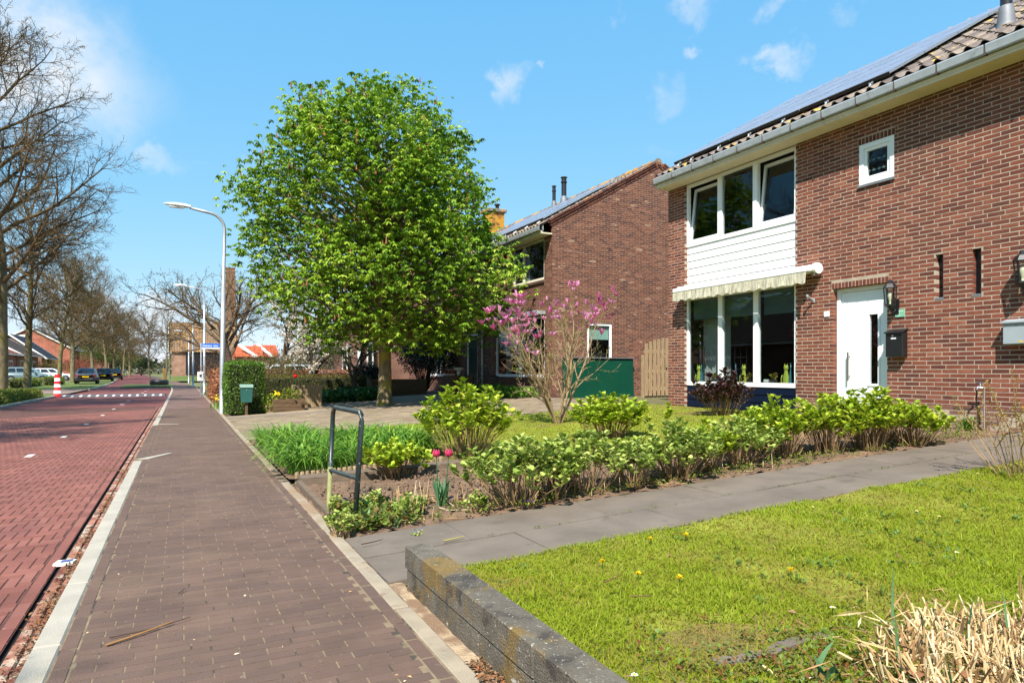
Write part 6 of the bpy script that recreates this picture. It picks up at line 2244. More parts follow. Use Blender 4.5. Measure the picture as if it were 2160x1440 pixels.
# letterbox on a post before the hedge
ya_ = 19.45
x0, zt = at_Y(507, 812, ya_); x1, zb_ = at_Y(533, 848, ya_)
M_lbg = mat('green_plastic', S(46, 92, 84), .45, var=.08, vscale=4)
lbx = thing('letterbox', 'green letterbox on a post in front of the clipped hedge', 'letterbox', ((x0 + x1) / 2, ya_, 0))
MB().hexa([(x0 + .02, ya_ - .02, zb_), (x1 - .02, ya_ - .02, zb_), (x1 - .02, ya_ + .16, zb_), (x0 + .02, ya_ + .16, zb_)], [(x0, ya_ - .05, zt - .05), (x1, ya_ - .05, zt - .05), (x1, ya_ + .16, zt - .05), (x0, ya_ + .16, zt - .05)]).build('box', M_lbg, lbx)
MB().hexa([(x0 - .012, ya_ - .07, zt - .065), (x1 + .012, ya_ - .07, zt - .065), (x1 + .012, ya_ + .17, zt - .048), (x0 - .012, ya_ + .17, zt - .048)], [(x0 - .012, ya_ - .06, zt - .01), (x1 + .012, ya_ - .06, zt - .01), (x1 + .012, ya_ + .17, zt + .02), (x0 - .012, ya_ + .17, zt + .02)]).build('lid', mat('pale_green_lid', S(130, 160, 146), .5), lbx)
MB().box((x0 + x1) / 2 - .035, (x0 + x1) / 2 + .035, ya_ + .04, ya_ + .11, -.05, zb_).build('post', M_woodd, lbx)
MB().box((x0 + x1) / 2 - .012, (x0 + x1) / 2 + .012, ya_ - .056, ya_ - .048, zt - .15, zt - .126).build('lock', M_alu, lbx)
# planters
boards_box('planter_crate', 'low stacked-timber planter box with tulips beside the clipped hedge', 2.30, 3.16, 19.75, 20.35, zg(2.7), zg(2.7) + .34, 3, False, M_woodd, group='wooden planters')
boards_box('planter', 'tall planter of upright boards behind the low crate', 3.05, 3.85, 20.9, 21.6, zg(3.4), zg(3.4) + .66, 7, True, M_wood, group='wooden planters')
boards_box('planter', 'long low dark planter behind the chestnut trunk', 6.2, 8.35, 24.2, 24.9, zg(7), zg(7) + .62, 4, False, M_woodd, group='wooden planters')
boards_box('planter', 'square planter of upright boards on the terrace by the neighbour facade', 8.05, 8.85, 20.9, 21.6, zg(8.4), zg(8.4) + .72, 7, True, M_woodd, group='wooden planters')
rng = np.random.default_rng(77)
def tuft(name, label, x, y, z, w, h, n, material, seed, L=.07, cat='plant', group=None):
    rng = np.random.default_rng(seed)
    r = plant_root(name, label, cat, x, y, z, group)
    u = rand_dirs(n, rng)
    u[:, 2] = np.abs(u[:, 2])
    P = u * np.array([w / 2, w / 2, h]) * rng.uniform(.45, 1, (n, 1))
    V, Fa, k = leaf_arrays(P, unit(u + rng.normal(0, .5, (n, 3))), unit(u + rng.normal(0, .6, (n, 3))), L * rng.uniform(.6, 1.2, n), L * .5, .3, 'diamond')
    np_mesh('foliage', V, Fa, material, r, np.repeat(rng.random(n), k))
    segs = [(rng.normal(0, .02), rng.normal(0, .02), -.02, *(P[i] * .8), .004, .002) for i in range(min(18, n))]
    V, Fa = seg_arrays(segs, 3)
    np_mesh('stems', V, Fa, M_stem, r)
    return r
tuft('crate_greens', 'fresh green foliage filling the low crate planter', 2.78, 20.05, .40, .75, .34, 420, M_yg, 81)
tuft('spring_bulbs', 'leafy green clump left of the crate beside the hedge', 2.25, 20.0, .06, .42, .5, 260, M_hyd, 82)
tulip('tall red tulip standing above the low crate planter', 0, 0, 793, M_red, 83, 0, False, .055, z=.40, base=(2.98, 20.3))
r_ = thing('yellow_pansy', 'bright yellow pansy bloom at the crate planter', 'flower', (*at_Y(583, 822, 20.05)[:1], 20.05, .58), world_coords=False)
rng = np.random.default_rng(84)
V, Fa, k = leaf_arrays(rng.normal(0, .03, (16, 3)), rand_dirs(16, rng), rand_dirs(16, rng), np.full(16, .09), np.full(16, .08), .2, 'diamond')
np_mesh('petals', V, Fa, mat('pansy_yellow', S(230, 200, 20), .6), r_)
MB().tube([(0, 0, -.16), (0, 0, 0)], .005, 5).build('stem', M_tuliplf, r_)
for k, (x, y, lb) in enumerate(((1.16, 23.3, 'yellow daffodil clump at the sidewalk edge beyond the hedge'), (1.2, 37.2, 'yellow daffodil clump far along the sidewalk near the lamp posts'))):
    rr = thing('daffodils', lb, 'flowers', (x, y, .0), 'daffodil clumps', world_coords=False)
    rng = np.random.default_rng(90 + k)
    n = 70
    V, Fa, q = blade_arrays(np.stack([rng.normal(0, .14, n), rng.normal(0, .3, n), np.zeros(n)], 1), rng.random(n) * 6.28, rng.uniform(.25, .4, n), .02, .3, 4, 1, .15)
    np_mesh('leaves', V, Fa, M_lily, rr, np.repeat(rng.random(n), q))
    n = 60
    P = np.stack([rng.normal(0, .14, n), rng.normal(0, .3, n), rng.uniform(.3, .42, n)], 1)
    V, Fa, q = leaf_arrays(P, rand_dirs(n, rng), rand_dirs(n, rng), np.full(n, .06), np.full(n, .05), .2, 'diamond')
    np_mesh('blooms', V, Fa, M_yel, rr)
# ground cover below the small trees
rng = np.random.default_rng(95)
pts = []
for k in range(900):
    x, y = rng.uniform(3.7, 6.3), rng.uniform(22.2, 24.6)
    pts.append((x, y, zg(x), rng.uniform(2.2, 4.2)))
scatter_weeds('ground_cover', 'lush green ground cover under the small trees by the planters', pts, 96, mat('cover_leaf', (0, 0, 0), .5, tint=ramp((34, 68, 24), (54, 94, 34), (82, 122, 48)), trans=.3), .04, 6, .09)
pts = []
for k in range(420):
    x, y = rng.uniform(8.6, 9.7), rng.uniform(17.8, 21.5)
    pts.append((x, y, .40, rng.uniform(2, 4)))
scatter_weeds('ground_cover', 'green plants below the neighbour window', pts, 97, M_lily, .04, 6, .08)
# bird bath on the square planter and a garden chair on the terrace
bb = thing('bird_bath', 'small white stone bowl on a ball foot on the square planter', 'bowl', (8.45, 21.2, zg(8.4) + .69), world_coords=False)
MB().lathe([(.09, 0), (.05, .03), (.04, .05), (.07, .09), (.07, .13), (.035, .16)], (0, 0, 0), 12).build('foot', M_plaster, bb, True)
MB().lathe([(.03, .16), (.13, .19), (.18, .28), (.17, .285), (.1, .2)], (0, 0, 0), 14).build('bowl', M_plaster, bb, True)
def garden_chair(label, x, y, z, rot):
    r = thing('garden_chair', label, 'chair', (x, y, z), 'terrace chairs', rot, world_coords=False)
    M_t = M_black
    MB().tube([(-.25, -.24, 0), (-.27, -.22, .42), (-.27, -.2, .62), (-.26, .2, .64), (-.24, .26, .9), (0, .3, .96), (.24, .26, .9), (.26, .2, .64), (.27, -.2, .62), (.27, -.22, .42), (.25, -.24, 0)], .014, 7).build('frame', M_t, r, True)
    for s in (-1, 1):
        MB().tube([(s * .24, .28, 0), (s * .25, .22, .42), (s * .24, .26, .9)], .014, 7).build('leg', M_t, r, True)
    MB().bbox(-.25, .25, -.23, .22, .41, .435, .01).build('seat', M_woodd, r)
    mb = MB()
    for k in range(8):
        xx = -.21 + k * .06
        mb.tube([(xx, .22, .44), (xx, .285, .92)], .006, 5)
    mb.build('back_rods', M_t, r)
garden_chair('dark metal garden chair on the shaded terrace beside the planter', 9.15, 20.3, .42, 1.9)
garden_chair('dark metal garden chair half hidden behind the square planter', 9.1, 22.0, .42, 1.2)
# ================================================================== TREES
M_bark = mat('street_tree_bark', S(112, 102, 76), .95, var=.35, vscale=4, bump=.8, bscale=22, spots=[(1.6, .52, .64, S(124, 116, 58), .7)])
M_barkd = mat('dark_bark', S(74, 62, 52), .95, var=.3, vscale=6, bump=.7, bscale=30)
M_twig = mat('bare_twig', S(98, 80, 54), .95)
M_bud = mat('spring_bud', (0, 0, 0), .7, tint=ramp((96, 76, 40), (118, 100, 48), (132, 120, 58)), trans=.3)
M_chbark = mat('chestnut_bark', S(122, 108, 80), .95, var=.3, vscale=5, bump=.8, bscale=26, spots=[(2.2, .50, .60, S(146, 132, 48), .8)])
M_chleaf = mat('chestnut_leaf', (0, 0, 0), .5, tint=ramp((62, 92, 26), (106, 142, 34), (142, 172, 48), (180, 198, 80)), trans=.38, spec=.3)
M_candle = mat('chestnut_candle', S(138, 84, 62), .8)
M_mag = mat('magnolia_bark', S(150, 126, 98), .85, var=.2, vscale=10, bump=.4, bscale=50)
M_magf = mat('magnolia_petal', (0, 0, 0), .5, tint=ramp((200, 84, 142), (224, 130, 178), (238, 172, 206), (246, 210, 226)), trans=.35)
M_blos = mat('white_blossom', (0, 0, 0), .6, tint=ramp((176, 158, 134), (212, 200, 180), (228, 222, 208)), trans=.35)

def grow(rng, P, p, d, L, r, lev, out):
    n = P['seg'][lev]
    nodes = []
    for i in range(n):
        t0, t1 = i / n, (i + 1) / n
        d = d + rng.normal(0, P['jit'][lev], 3) + np.array([0, 0, P['trop'][lev]])
        d = d / np.linalg.norm(d)
        q = p + d * L / n
        ra = r * (1 - t0 * P['tap'][lev]); rb = r * (1 - t1 * P['tap'][lev])
        out[lev].append((*p, *q, ra, rb))
        nodes.append((p, q, d, ra, rb))
        p = q
    if lev + 1 >= len(P['seg']):
        out['tips'].append((*p, *d))
        return
    nc = P['nch'][lev]
    az = rng.random() * 6.28
    for c in range(nc):
        t = P['t0'][lev] + (1 - P['t0'][lev]) * (c + rng.random() * .8) / nc
        i = min(n - 1, int(t * n))
        a, b, dd, ra, rb = nodes[i]
        f = t * n - i
        q = a + (b - a) * f
        az += 2.4 + rng.normal(0, .4)
        ref = np.array([0, 0, 1.0]) if abs(dd[2]) < .9 else np.array([1.0, 0, 0])
        u = np.cross(dd, ref); u /= np.linalg.norm(u)
        v = np.cross(dd, u)
        an = P['ang'][lev] * rng.uniform(.75, 1.2)
        nd_ = dd * math.cos(an) + (u * math.cos(az) + v * math.sin(az)) * math.sin(an)
        cl = L * P['ratio'][lev] * (1.15 - P['fall'][lev] * t) * rng.uniform(.75, 1.15)
        cr = max(P['rmin'], min((ra + (rb - ra) * f) * .7, r * P['rr'][lev] * rng.uniform(.8, 1.1)))
        grow(rng, P, q, nd_, cl, cr, lev + 1, out)

def tree_mesh(name, label, cat, seed, P, height, trunk_r, bark, twig, group=None, d0=(0, 0, 1.0), stems=1, bud=None, split=1):
    """Trunk part from the first levels, crown part from the rest."""
    rng = np.random.default_rng(seed)
    out = {k: [] for k in range(len(P['seg']))}
    out['tips'] = []
    for s in range(stems):
        d = np.array(d0, float)
        if stems > 1:
            a = s * 6.283 / stems + rng.random()
            d = d + np.array([math.cos(a), math.sin(a), 0]) * P.get('splay', .45)
        d /= np.linalg.norm(d)
        grow(rng, P, np.array([0, 0, -.1]), d, height, trunk_r, 0, out)
    root = thing(name, label, cat, (0, 0, 0), group, world_coords=False)
    V, Fa = seg_arrays(sum([out[k] for k in range(split)], []), 9)
    np_mesh('trunk', V, Fa, bark, root, smooth=True)
    parts = []
    for k in range(split, len(P['seg'])):
        parts.append(seg_arrays(out[k], 6 if k == 1 else 4 if k == 2 else 3))
    V, Fa = join(parts)
    cr = np_mesh('crown', V, Fa, twig, root)
    tips = np.array(out['tips'])
    if bud:
        n, L, m = bud
        last = np.array(out[len(P['seg']) - 1])
        i = rng.integers(len(last), size=n)
        f = rng.random((n, 1))
        Pp = last[i, :3] * (1 - f) + last[i, 3:6] * f
        Vb, Fb, k = leaf_arrays(Pp, rand_dirs(n, rng, .3), rand_dirs(n, rng), L * rng.uniform(.5, 1.2, n), L * .5, .3, 'diamond')
        np_mesh('buds', Vb, Fb, m, cr, np.repeat(rng.random(n), k))
    return root, out

STREET = dict(seg=[9, 6, 5, 4, 2], jit=[.035, .10, .13, .16, .2], trop=[.02, .045, .02, .0, .0], tap=[.75, .8, .8, .75, .7],
              nch=[32, 12, 8, 6], t0=[.26, .15, .12, .1], ang=[1.05, .75, .7, .7], ratio=[.44, .46, .46, .42], fall=[.55, .45, .4, .3], rr=[.36, .42, .5, .6], rmin=.0095)
STREET2 = dict(STREET, nch=[22, 10, 8, 5], ang=[.9, .7, .7, .7], ratio=[.38, .46, .46, .42], rmin=.0105)
tA, _ = tree_mesh('street_tree', 'x', 'tree', 301, STREET, 15.5, .30, M_bark, M_twig, 'bare trees along the left verge', bud=(14000, .06, M_bud))
tB, _ = tree_mesh('street_tree', 'x', 'tree', 302, STREET2, 13.0, .26, M_bark, M_twig, 'bare trees along the left verge', bud=(9000, .07, M_bud))
tC, _ = tree_mesh('street_tree', 'x', 'tree', 303, STREET2, 12.0, .22, M_bark, M_twig, 'bare trees along the left verge', bud=(9000, .09, M_bud))
ORD = ['nearest', 'second', 'third', 'fourth', 'fifth', 'sixth', 'seventh', 'eighth', 'ninth', 'tenth']
used = {}
def place(proto, x, y, z, s, rot, label):
    o = proto if proto.name not in used else copy_tree(proto)
    used[proto.name] = 1
    o.location = (x, y, z)
    o.scale = (s, s, s)
    o.rotation_euler = (0, 0, rot)
    o['label'] = label
    return o
SPOTS = [(tA, 2, 40.0, 1.2, .4), (tB, 57, 46.0, .98, 1.3), (tC, 125, 61.0, .92, 2.0), (tB, 153, 71.5, .98, 3.1), (tA, 197, 92, .86, 4.4),
         (tC, 225, 106, 1.05, 5.0), (tB, 240, 116, .95, .9), (tC, 260, 134, .98, 2.9), (tB, 274, 152, .95, 4.0)]
for i, (pr, px, dep, s, rot) in enumerate(SPOTS):
    x, y = at_depth(px, dep)
    place(pr, x, y, .02, s, rot, ('leafless street tree, %s in the row along the left verge counted from the camera' % ORD[i]))
for i, (pr, x, y, s, rot) in enumerate(((tA, -11.8, 25.0, .95, 2.2), (tB, -10.2, 11.0, .95, 5.4), (tB, -8.6, -5.2, .86, 3.3))):
    place(pr, x, y, .02, s, rot, ('leafless street tree outside the photo whose shadow falls on the road, %s' % ('farthest', 'middle', 'nearest')[i]))
tD, _ = tree_mesh('roadside_tree', 'x', 'tree', 304, STREET2, 10.5, .2, M_bark, M_twig, 'bare trees at the far bend')
x, y = at_depth(315, 128)
place(tD, x, y, .02, 1.05, .3, 'single wide leafless tree at the far bend of the road')
YOUNG = dict(STREET2, nch=[12, 6, 5, 3], t0=[.35, .2, .15, .1], ang=[.55, .6, .6, .6], ratio=[.42, .45, .45, .4])
tE, _ = tree_mesh('young_tree', 'x', 'tree', 305, YOUNG, 8.5, .11, M_bark, M_twig, 'slim bare trees by the barn')
x, y = at_depth(349, 78); place(tE, x, y, 0, 1.0, .3, 'slim leafless young tree left of the barn, the straighter of two')
x, y = at_depth(359, 84); place(tE, x, y, 0, .8, 2.3, 'slim leafless young tree with a leaning mossy trunk beside the barn')
WALNUT = dict(seg=[4, 6, 5, 4, 3], jit=[.08, .14, .17, .2, .25], trop=[.0, .05, .03, .02, .0], tap=[.35, .75, .8, .75, .7],
              nch=[9, 9, 7, 5], t0=[.45, .2, .15, .1], ang=[.95, .75, .75, .8], ratio=[1.25, .5, .46, .45], fall=[.25, .45, .4, .3], rr=[.5, .42, .5, .6], rmin=.007)
tF, _ = tree_mesh('walnut_tree', 'broad leafless tree with dark twisting limbs beside the tall brick chimney', 'tree', 306, WALNUT, 3.6, .25, M_barkd, mat('dark_twig_bark', S(98, 84, 66), .95), bud=(6000, .07, M_bud))
x, y = at_depth(492, 46); tF.location = (x, y, .1); tF.scale = (1.25, 1.25, 1.3)
# ---- horse chestnut
rng = np.random.default_rng(400)
chx, chy_ = at_ground(811, 851, .25)
CH = [(9.7, .3), (9.5, .8), (9.2, 1.3), (8.7, 2.3), (8.0, 2.8), (7.3, 3.2), (6.6, 3.45), (5.9, 3.35), (5.2, 3.25), (4.5, 3.4), (3.8, 3.5), (3.2, 3.3), (2.65, 3.0), (2.1, 1.9)]
hz = np.array([c[0] for c in CH])[::-1]; hr_ = np.array([c[1] for c in CH])[::-1]
def crown_r(h): return np.interp(h, hz, hr_, left=0, right=0)
def crown_off(h): return float(np.interp(h, [2.1, 2.65, 3.78, 5.2, 6.6, 8.0, 8.7, 9.4, 10], [.3, .3, .15, -.15, -.45, -.3, -.05, .2, .3]))
ct = thing('chestnut_tree', 'large round horse chestnut tree in fresh green leaf before the neighbour house', 'tree', (chx, chy_, .22), world_coords=False)
zb0 = .22
segs = []
trunk = [(0, 0, -.1, .26), (.01, 0, .3, .205), (.02, 0, 1.1, .18), (0, .02, 2.1, .165), (-.05, .04, 3.2, .13), (-.15, .08, 4.6, .10), (-.25, .12, 6.2, .07), (-.2, .1, 7.8, .04), (0, 0, 9.2, .015)]
for a, b in zip(trunk[:-1], trunk[1:]):
    segs.append((*a[:3], *b[:3], a[3], b[3]))
V, Fa = seg_arrays(segs, 14)
np_mesh('trunk', V, Fa, M_chbark, ct, smooth=True)
cl = []
while len(cl) < 520:
    h = rng.uniform(2.1, 9.9)
    R_ = crown_r(h)
    if rng.random() > (R_ / 3.5) ** 1.2:
        continue
    a = rng.random() * 6.283
    Rl = R_ * (1 + .07 * math.sin(3 * a + h) + .05 * math.sin(5 * a - 2 * h))
    rr = Rl * (1 - .62 * rng.random() ** 1.9)
    of = crown_off(h)
    if vnoise(np.array([a * 2.2 + h * .3]), np.array([h * .9]), 1.5, 55)[0] < -.85 and rr > R_ * .6:
        continue
    cl.append((rr * math.cos(a) + of * CS, rr * math.sin(a) - of * SN, h - zb0, rr / max(Rl, .01)))
cl = np.array(cl)
lseg = []
for (x, y, z, q) in cl:
    tz = max(1.7, z - math.hypot(x, y) * rng.uniform(.25, .75) - .2)
    s = np.array([0, 0, min(tz, 8.2)])
    e = np.array([x, y, z])
    m1 = s + (e - s) * .4 + np.array([0, 0, .25]) + rng.normal(0, .12, 3)
    m2 = s + (e - s) * .75 + np.array([0, 0, .18]) + rng.normal(0, .12, 3)
    L = np.linalg.norm(e - s)
    r0 = .008 + .007 * L
    lseg += [(*s, *m1, r0, r0 * .7), (*m1, *m2, r0 * .7, r0 * .45), (*m2, *e, r0 * .45, .006)]
V, Fa = seg_arrays(lseg, 5)
np_mesh('limbs', V, Fa, M_chbark, ct)
P, D, Nn, L, T = [], [], [], [], []
cand = []
for (x, y, z, q) in cl:
    n = int(rng.integers(32, 48))
    tone = rng.normal(0, .18)
    for j in range(n):
        p = np.array([x, y, z]) + np.clip(rng.normal(0, 1, 3), -1.7, 1.7) * np.array([.32, .32, .26])
        out_ = np.array([p[0], p[1], 0]); out_ = out_ / max(np.linalg.norm(out_), .1)
        az0 = rng.random() * 6.283
        pet = out_ * .3 + rng.normal(0, .3, 3)
        base = p
        nl = 5 if rng.random() < .7 else 6
        tn = np.clip(.47 + tone + rng.normal(0, .2), 0, 1)
        sc = rng.uniform(.09, .19)
        for k in range(nl):
            a = az0 + (k - (nl - 1) / 2) * .85
            d = np.array([math.cos(a), math.sin(a), -rng.uniform(.35, 1.25)])
            P.append(base); D.append(d); Nn.append(np.array([math.cos(a) * .6, math.sin(a) * .6, 1.0]) + rng.normal(0, .15, 3))
            L.append(sc * (1.0 if 0 < k < nl - 1 else .75)); T.append(tn)
    if q > .72 and rng.random() < .85:
        cand.append((x, y, z + .12))
        if rng.random() < .5: cand.append((x + rng.normal(0, .25), y + rng.normal(0, .25), z + rng.uniform(.0, .25)))
L = np.array(L)
V, Fa, k = leaf_arrays(np.array(P), np.array(D), np.array(Nn), L, L * .42, .35, 'diamond', droop=.05)
np_mesh('crown', V, Fa, M_chleaf, ct, np.repeat(np.array(T), k))
cs = []
for c in cand:
    h = rng.uniform(.12, .22)
    cs.append((c[0], c[1], c[2], c[0] + rng.normal(0, .02), c[1] + rng.normal(0, .02), c[2] + h, .028, .006))
V, Fa = seg_arrays(cs, 5)
setp(np_mesh('flower_candles', V, Fa, M_candle, ct), kind='stuff')
# ---- magnolia
MAGP = dict(seg=[6, 4, 3, 2], jit=[.07, .13, .18, .2], trop=[.03, .06, .04, .02], tap=[.7, .75, .7, .6],
            nch=[7, 4, 2], t0=[.22, .25, .2], ang=[.6, .6, .6], ratio=[.42, .5, .5], fall=[.5, .35, .3], rr=[.5, .55, .6], rmin=.0032, splay=.46)
mgx, mgy = at_ground(1178, 890, .28)
mg, out = tree_mesh('magnolia', 'young multi-stemmed magnolia with pink tulip-shaped blossoms on the side lawn', 'tree', 411, MAGP, 2.0, .026, M_mag, M_mag, stems=9, split=1)
mg.location = (mgx, mgy, zg(mgx))
rng = np.random.default_rng(412)
tips = np.array(out['tips'])
far = np.argsort(-(tips[:, 2] + .5 * np.hypot(tips[:, 0], tips[:, 1]) + rng.normal(0, .3, len(tips))))
P, D, Nn, L, T = [], [], [], [], []
nfl = 0
for i in far:
    if nfl >= 115: break
    c = tips[i, :3]
    if c[2] < .7: continue
    nfl += 1
    np_ = 6
    opn = rng.uniform(.2, 1.2)
    s = rng.uniform(.085, .15)
    ax = unit(np.array([tips[i, 3] * .4, tips[i, 4] * .4, 1.0]))
    t0 = rng.uniform(.1, .7)
    for k in range(np_):
        a = k * 6.283 / np_ + rng.random() * .3
        hd = np.array([math.cos(a), math.sin(a), 0])
        P.append(c + ax * .01); D.append(ax + hd * opn); Nn.append(hd * -1 + ax * .5)
        L.append(s * rng.uniform(.85, 1.1)); T.append(np.clip(t0 + rng.normal(0, .18), 0, 1))
L = np.array(L)
V, Fa, k = leaf_arrays(np.array(P), np.array(D), np.array(Nn), L, L * .45, .5, 'round')
np_mesh('blossoms', V, Fa, M_magf, mg, np.repeat(np.array(T), k), smooth=True)
last = np.array(out[3] + out[2])
n = 2200
i = rng.integers(len(last), size=n)
f = rng.random((n, 1))
Pp = last[i, :3] * (1 - f) + last[i, 3:6] * f
V, Fa, k = leaf_arrays(Pp, rand_dirs(n, rng, .6), rand_dirs(n, rng, .5), rng.uniform(.02, .045, n), rng.uniform(.012, .02, n), .3, 'diamond')
np_mesh('young_leaves', V, Fa, M_yg, mg, np.repeat(rng.random(n), k))
# ---- small blossoming and bare trees by the hedge
SMALL = dict(seg=[4, 5, 4, 3], jit=[.1, .16, .2, .22], trop=[.0, .05, .03, .0], tap=[.4, .75, .75, .7],
             nch=[6, 8, 6], t0=[.45, .2, .15], ang=[.8, .75, .8], ratio=[1.2, .5, .45], fall=[.25, .4, .35], rr=[.6, .45, .5], rmin=.005)
bt, out = tree_mesh('blossom_tree', 'small dark-limbed tree full of creamy white blossom behind the planters', 'tree', 421, SMALL, 1.5, .085, M_barkd, M_barkd)
x, y = at_depth(655, 26.5); bt.location = (x, y, zg(x))
def add_bloom(root, out, n, L, m, seed, name='blossom'):
    rng = np.random.default_rng(seed)
    last = np.array(out[3])
    i = rng.integers(len(last), size=n)
    f = rng.random((n, 1))
    Pp = last[i, :3] * (1 - f) + last[i, 3:6] * f + rng.normal(0, .05, (n, 3))
    V, Fa, k = leaf_arrays(Pp, rand_dirs(n, rng), rand_dirs(n, rng), L * rng.uniform(.6, 1.2, n), L * .8, .2, 'diamond')
    np_mesh(name, V, Fa, m, root, np.repeat(rng.random(n), k))
add_bloom(bt, out, 4200, .085, M_blos, 1)
add_bloom(bt, out, 900, .06, M_yg, 2, 'young_leaves')
FORK = dict(SMALL, nch=[5, 6, 5], ang=[.5, .6, .7], ratio=[1.5, .5, .45])
fk, out = tree_mesh('forked_tree', 'small bare tree forking low into several dark stems left of the chestnut trunk', 'tree', 422, FORK, 1.3, .10, M_barkd, M_barkd, d0=(.1, 0, 1))
x, y = at_depth(742, 24.6); fk.location = (x, y, zg(x))
add_bloom(fk, out, 700, .06, M_yg, 3, 'young_leaves')
b2, out = tree_mesh('blossom_tree', 'taller tree with pale yellowish white blossom between lamp post and chestnut crown', 'tree', 423, dict(SMALL, nch=[8, 8, 6]), 3.0, .12, M_barkd, M_twig)
x, y = at_depth(590, 36); b2.location = (x, y, .1)
b2.scale = (1.0, 1.0, 1.15)
add_bloom(b2, out, 3000, .10, M_blos, 4)
add_bloom(b2, out, 2500, .08, M_yg, 5, 'young_leaves')
# dark evergreen by the facade
def bush(name, label, x, y, z, w, h, n, material, seed, L, cat='shrub', group=None):
    rng = np.random.default_rng(seed)
    r = plant_root(name, label, cat, x, y, z, group)
    nb = 26
    c = rand_dirs(nb, rng); c[:, 2] = np.abs(c[:, 2])
    c = c * np.array([w * .36, w * .36, h * .42]) * rng.uniform(.4, 1, (nb, 1)) + np.array([0, 0, h * .42])
    i = rng.integers(nb, size=n)
    u = rand_dirs(n, rng)
    P = c[i] + u * np.array([w * .17, w * .17, h * .16]) * rng.uniform(.6, 1.15, (n, 1))
    P[:, 2] = np.maximum(P[:, 2], .02)
    V, Fa, k = leaf_arrays(P, unit(u + rng.normal(0, .5, (n, 3))), unit(u + rng.normal(0, .5, (n, 3))), L * rng.uniform(.6, 1.2, n), L * .5, .3, 'diamond')
    np_mesh('foliage', V, Fa, material, r, np.repeat(rng.random(n), k))
    segs = [(rng.normal(0, .05), rng.normal(0, .05), -.05, *c[k], .03, .012) for k in range(nb)]
    V, Fa = seg_arrays(segs, 5)
    np_mesh('stems', V, Fa, M_barkd, r)
    return r
for k, (px, dep, w, h, n_, lb) in enumerate(((600, 50, 7, 3.6, 5200, 'brownish garden shrub mass left of the blossom tree'), (680, 54, 7, 3.4, 5200, 'olive garden shrub mass behind the blossom tree'), (755, 58, 6, 3.6, 4800, 'garden shrub mass behind the forked tree'), (545, 62, 7, 3.2, 4200, 'brown shrub mass below the orange roofs'))):
    bush('garden_shrub', lb, *at_depth(px, dep), .1, w, h, n_, mat('garden_bud', (0, 0, 0), .8, tint=ramp((84, 70, 48), (112, 98, 60), (122, 118, 66)), trans=.25), 440 + k, .1, group='shrubs in the far gardens')
bush('evergreen_shrub', 'large dark evergreen shrub in the shade before the neighbour facade', 8.7, 25.6, .38, 3.0, 2.9, 9000, M_evg, 431, .10)
bush('evergreen_shrub', 'smaller dark shrub left of the big evergreen behind the long planter', 6.6, 26.0, .28, 1.8, 1.4, 3000, M_evg, 432, .10)
bush('bare_shrub', 'reddish brown twiggy shrub behind the hedge beside the lamp post', 1.9, 30.5, .0, 3.2, 2.3, 5000, mat('brown_shrub_leaf', (0, 0, 0), .8, tint=ramp((92, 62, 46), (116, 82, 60), (122, 104, 66)), trans=.2), 433, .05)
bush('bare_shrub', 'twiggy olive shrub between hedge and blossom tree', 3.8, 28.5, .12, 2.8, 1.9, 5000, mat('olive_shrub_leaf', (0, 0, 0), .8, tint=ramp((70, 62, 36), (98, 92, 44), (118, 116, 58)), trans=.25), 434, .045)
# ================================================================== STREET FURNITURE
M_galv = mat('galvanised_steel', S(168, 172, 176), .45, metal=.55, var=.1, vscale=6)
M_lamph = mat('lamp_head_white', S(214, 216, 216), .4)
M_lens = mat('lamp_lens', S(230, 232, 230), .2)
def street_lamp(label, x, y, h=5.85, lean=0.0):
    r = thing('street_lamp', label, 'street lamp', (x, y, 0), 'street lamps along the sidewalk', world_coords=False)
    MB().tube([(0, 0, -.2), (lean * .1, 0, .9), (lean * .55, 0, h * .62)], [.075, .072, .06], 12).build('lower_pole', M_galv, r, True)
    pts = [(lean * .55, 0, h * .61), (lean, 0, h - .55)]
    for k in range(7):
        a = k / 6 * 1.50
        pts.append((lean - .45 * (1 - math.cos(a)), 0, h - .5 + .45 * math.sin(a)))
    pts.append((lean - .45 - .45, 0, h + .03))
    MB().tube(pts, [.048] * 2 + [.042] * 7 + [.036], 10).build('upper_pole', M_galv, r, True)
    e = pts[-1]
    n = 12
    vs, fs = [], []
    st = [(0.02, .05, .05), (-.10, .085, .075), (-.35, .10, .08), (-.58, .07, .045), (-.66, .02, .015)]
    for dx, w, hh in st:
        for k in range(n):
            a = 6.283 * k / n
            vs.append((e[0] + dx, w * math.cos(a), e[2] + .02 + hh * (math.sin(a) if math.sin(a) > 0 else .45 * math.sin(a)) + .04 * (-dx)))
    for i in range(len(st) - 1):
        for k in range(n):
            fs.append((i * n + k, i * n + (k + 1) % n, (i + 1) * n + (k + 1) % n, (i + 1) * n + k))
    fs += [tuple(range(n)), tuple(range((len(st) - 1) * n, len(st) * n))]
    hd = MB().add(vs, fs).build('lamp_head', M_lamph, r, True)
    MB().bbox(e[0] - .52, e[0] - .14, -.065, .065, e[2] - .035, e[2] - .012, .01).build('lens', M_lens, hd)
    return r
x, y = at_ground(468, 871, 0)
street_lamp('nearest tall galvanised street lamp rising from the clipped hedge', x, y, 5.78, .07)
for px, py_top, lb in ((431, 603, 'second street lamp, beside the blue street sign'), (407, 657, 'third street lamp, in front of the barn'), (398, 697, 'fourth street lamp, thin and far, before the barn door'), (352, 712, 'farthest street lamp, small, near the bend')):
    dep = 4.75 / ((HY - py_top) / F)
    x, y = at_depth(px, dep)
    street_lamp(lb, x, y, 5.85)
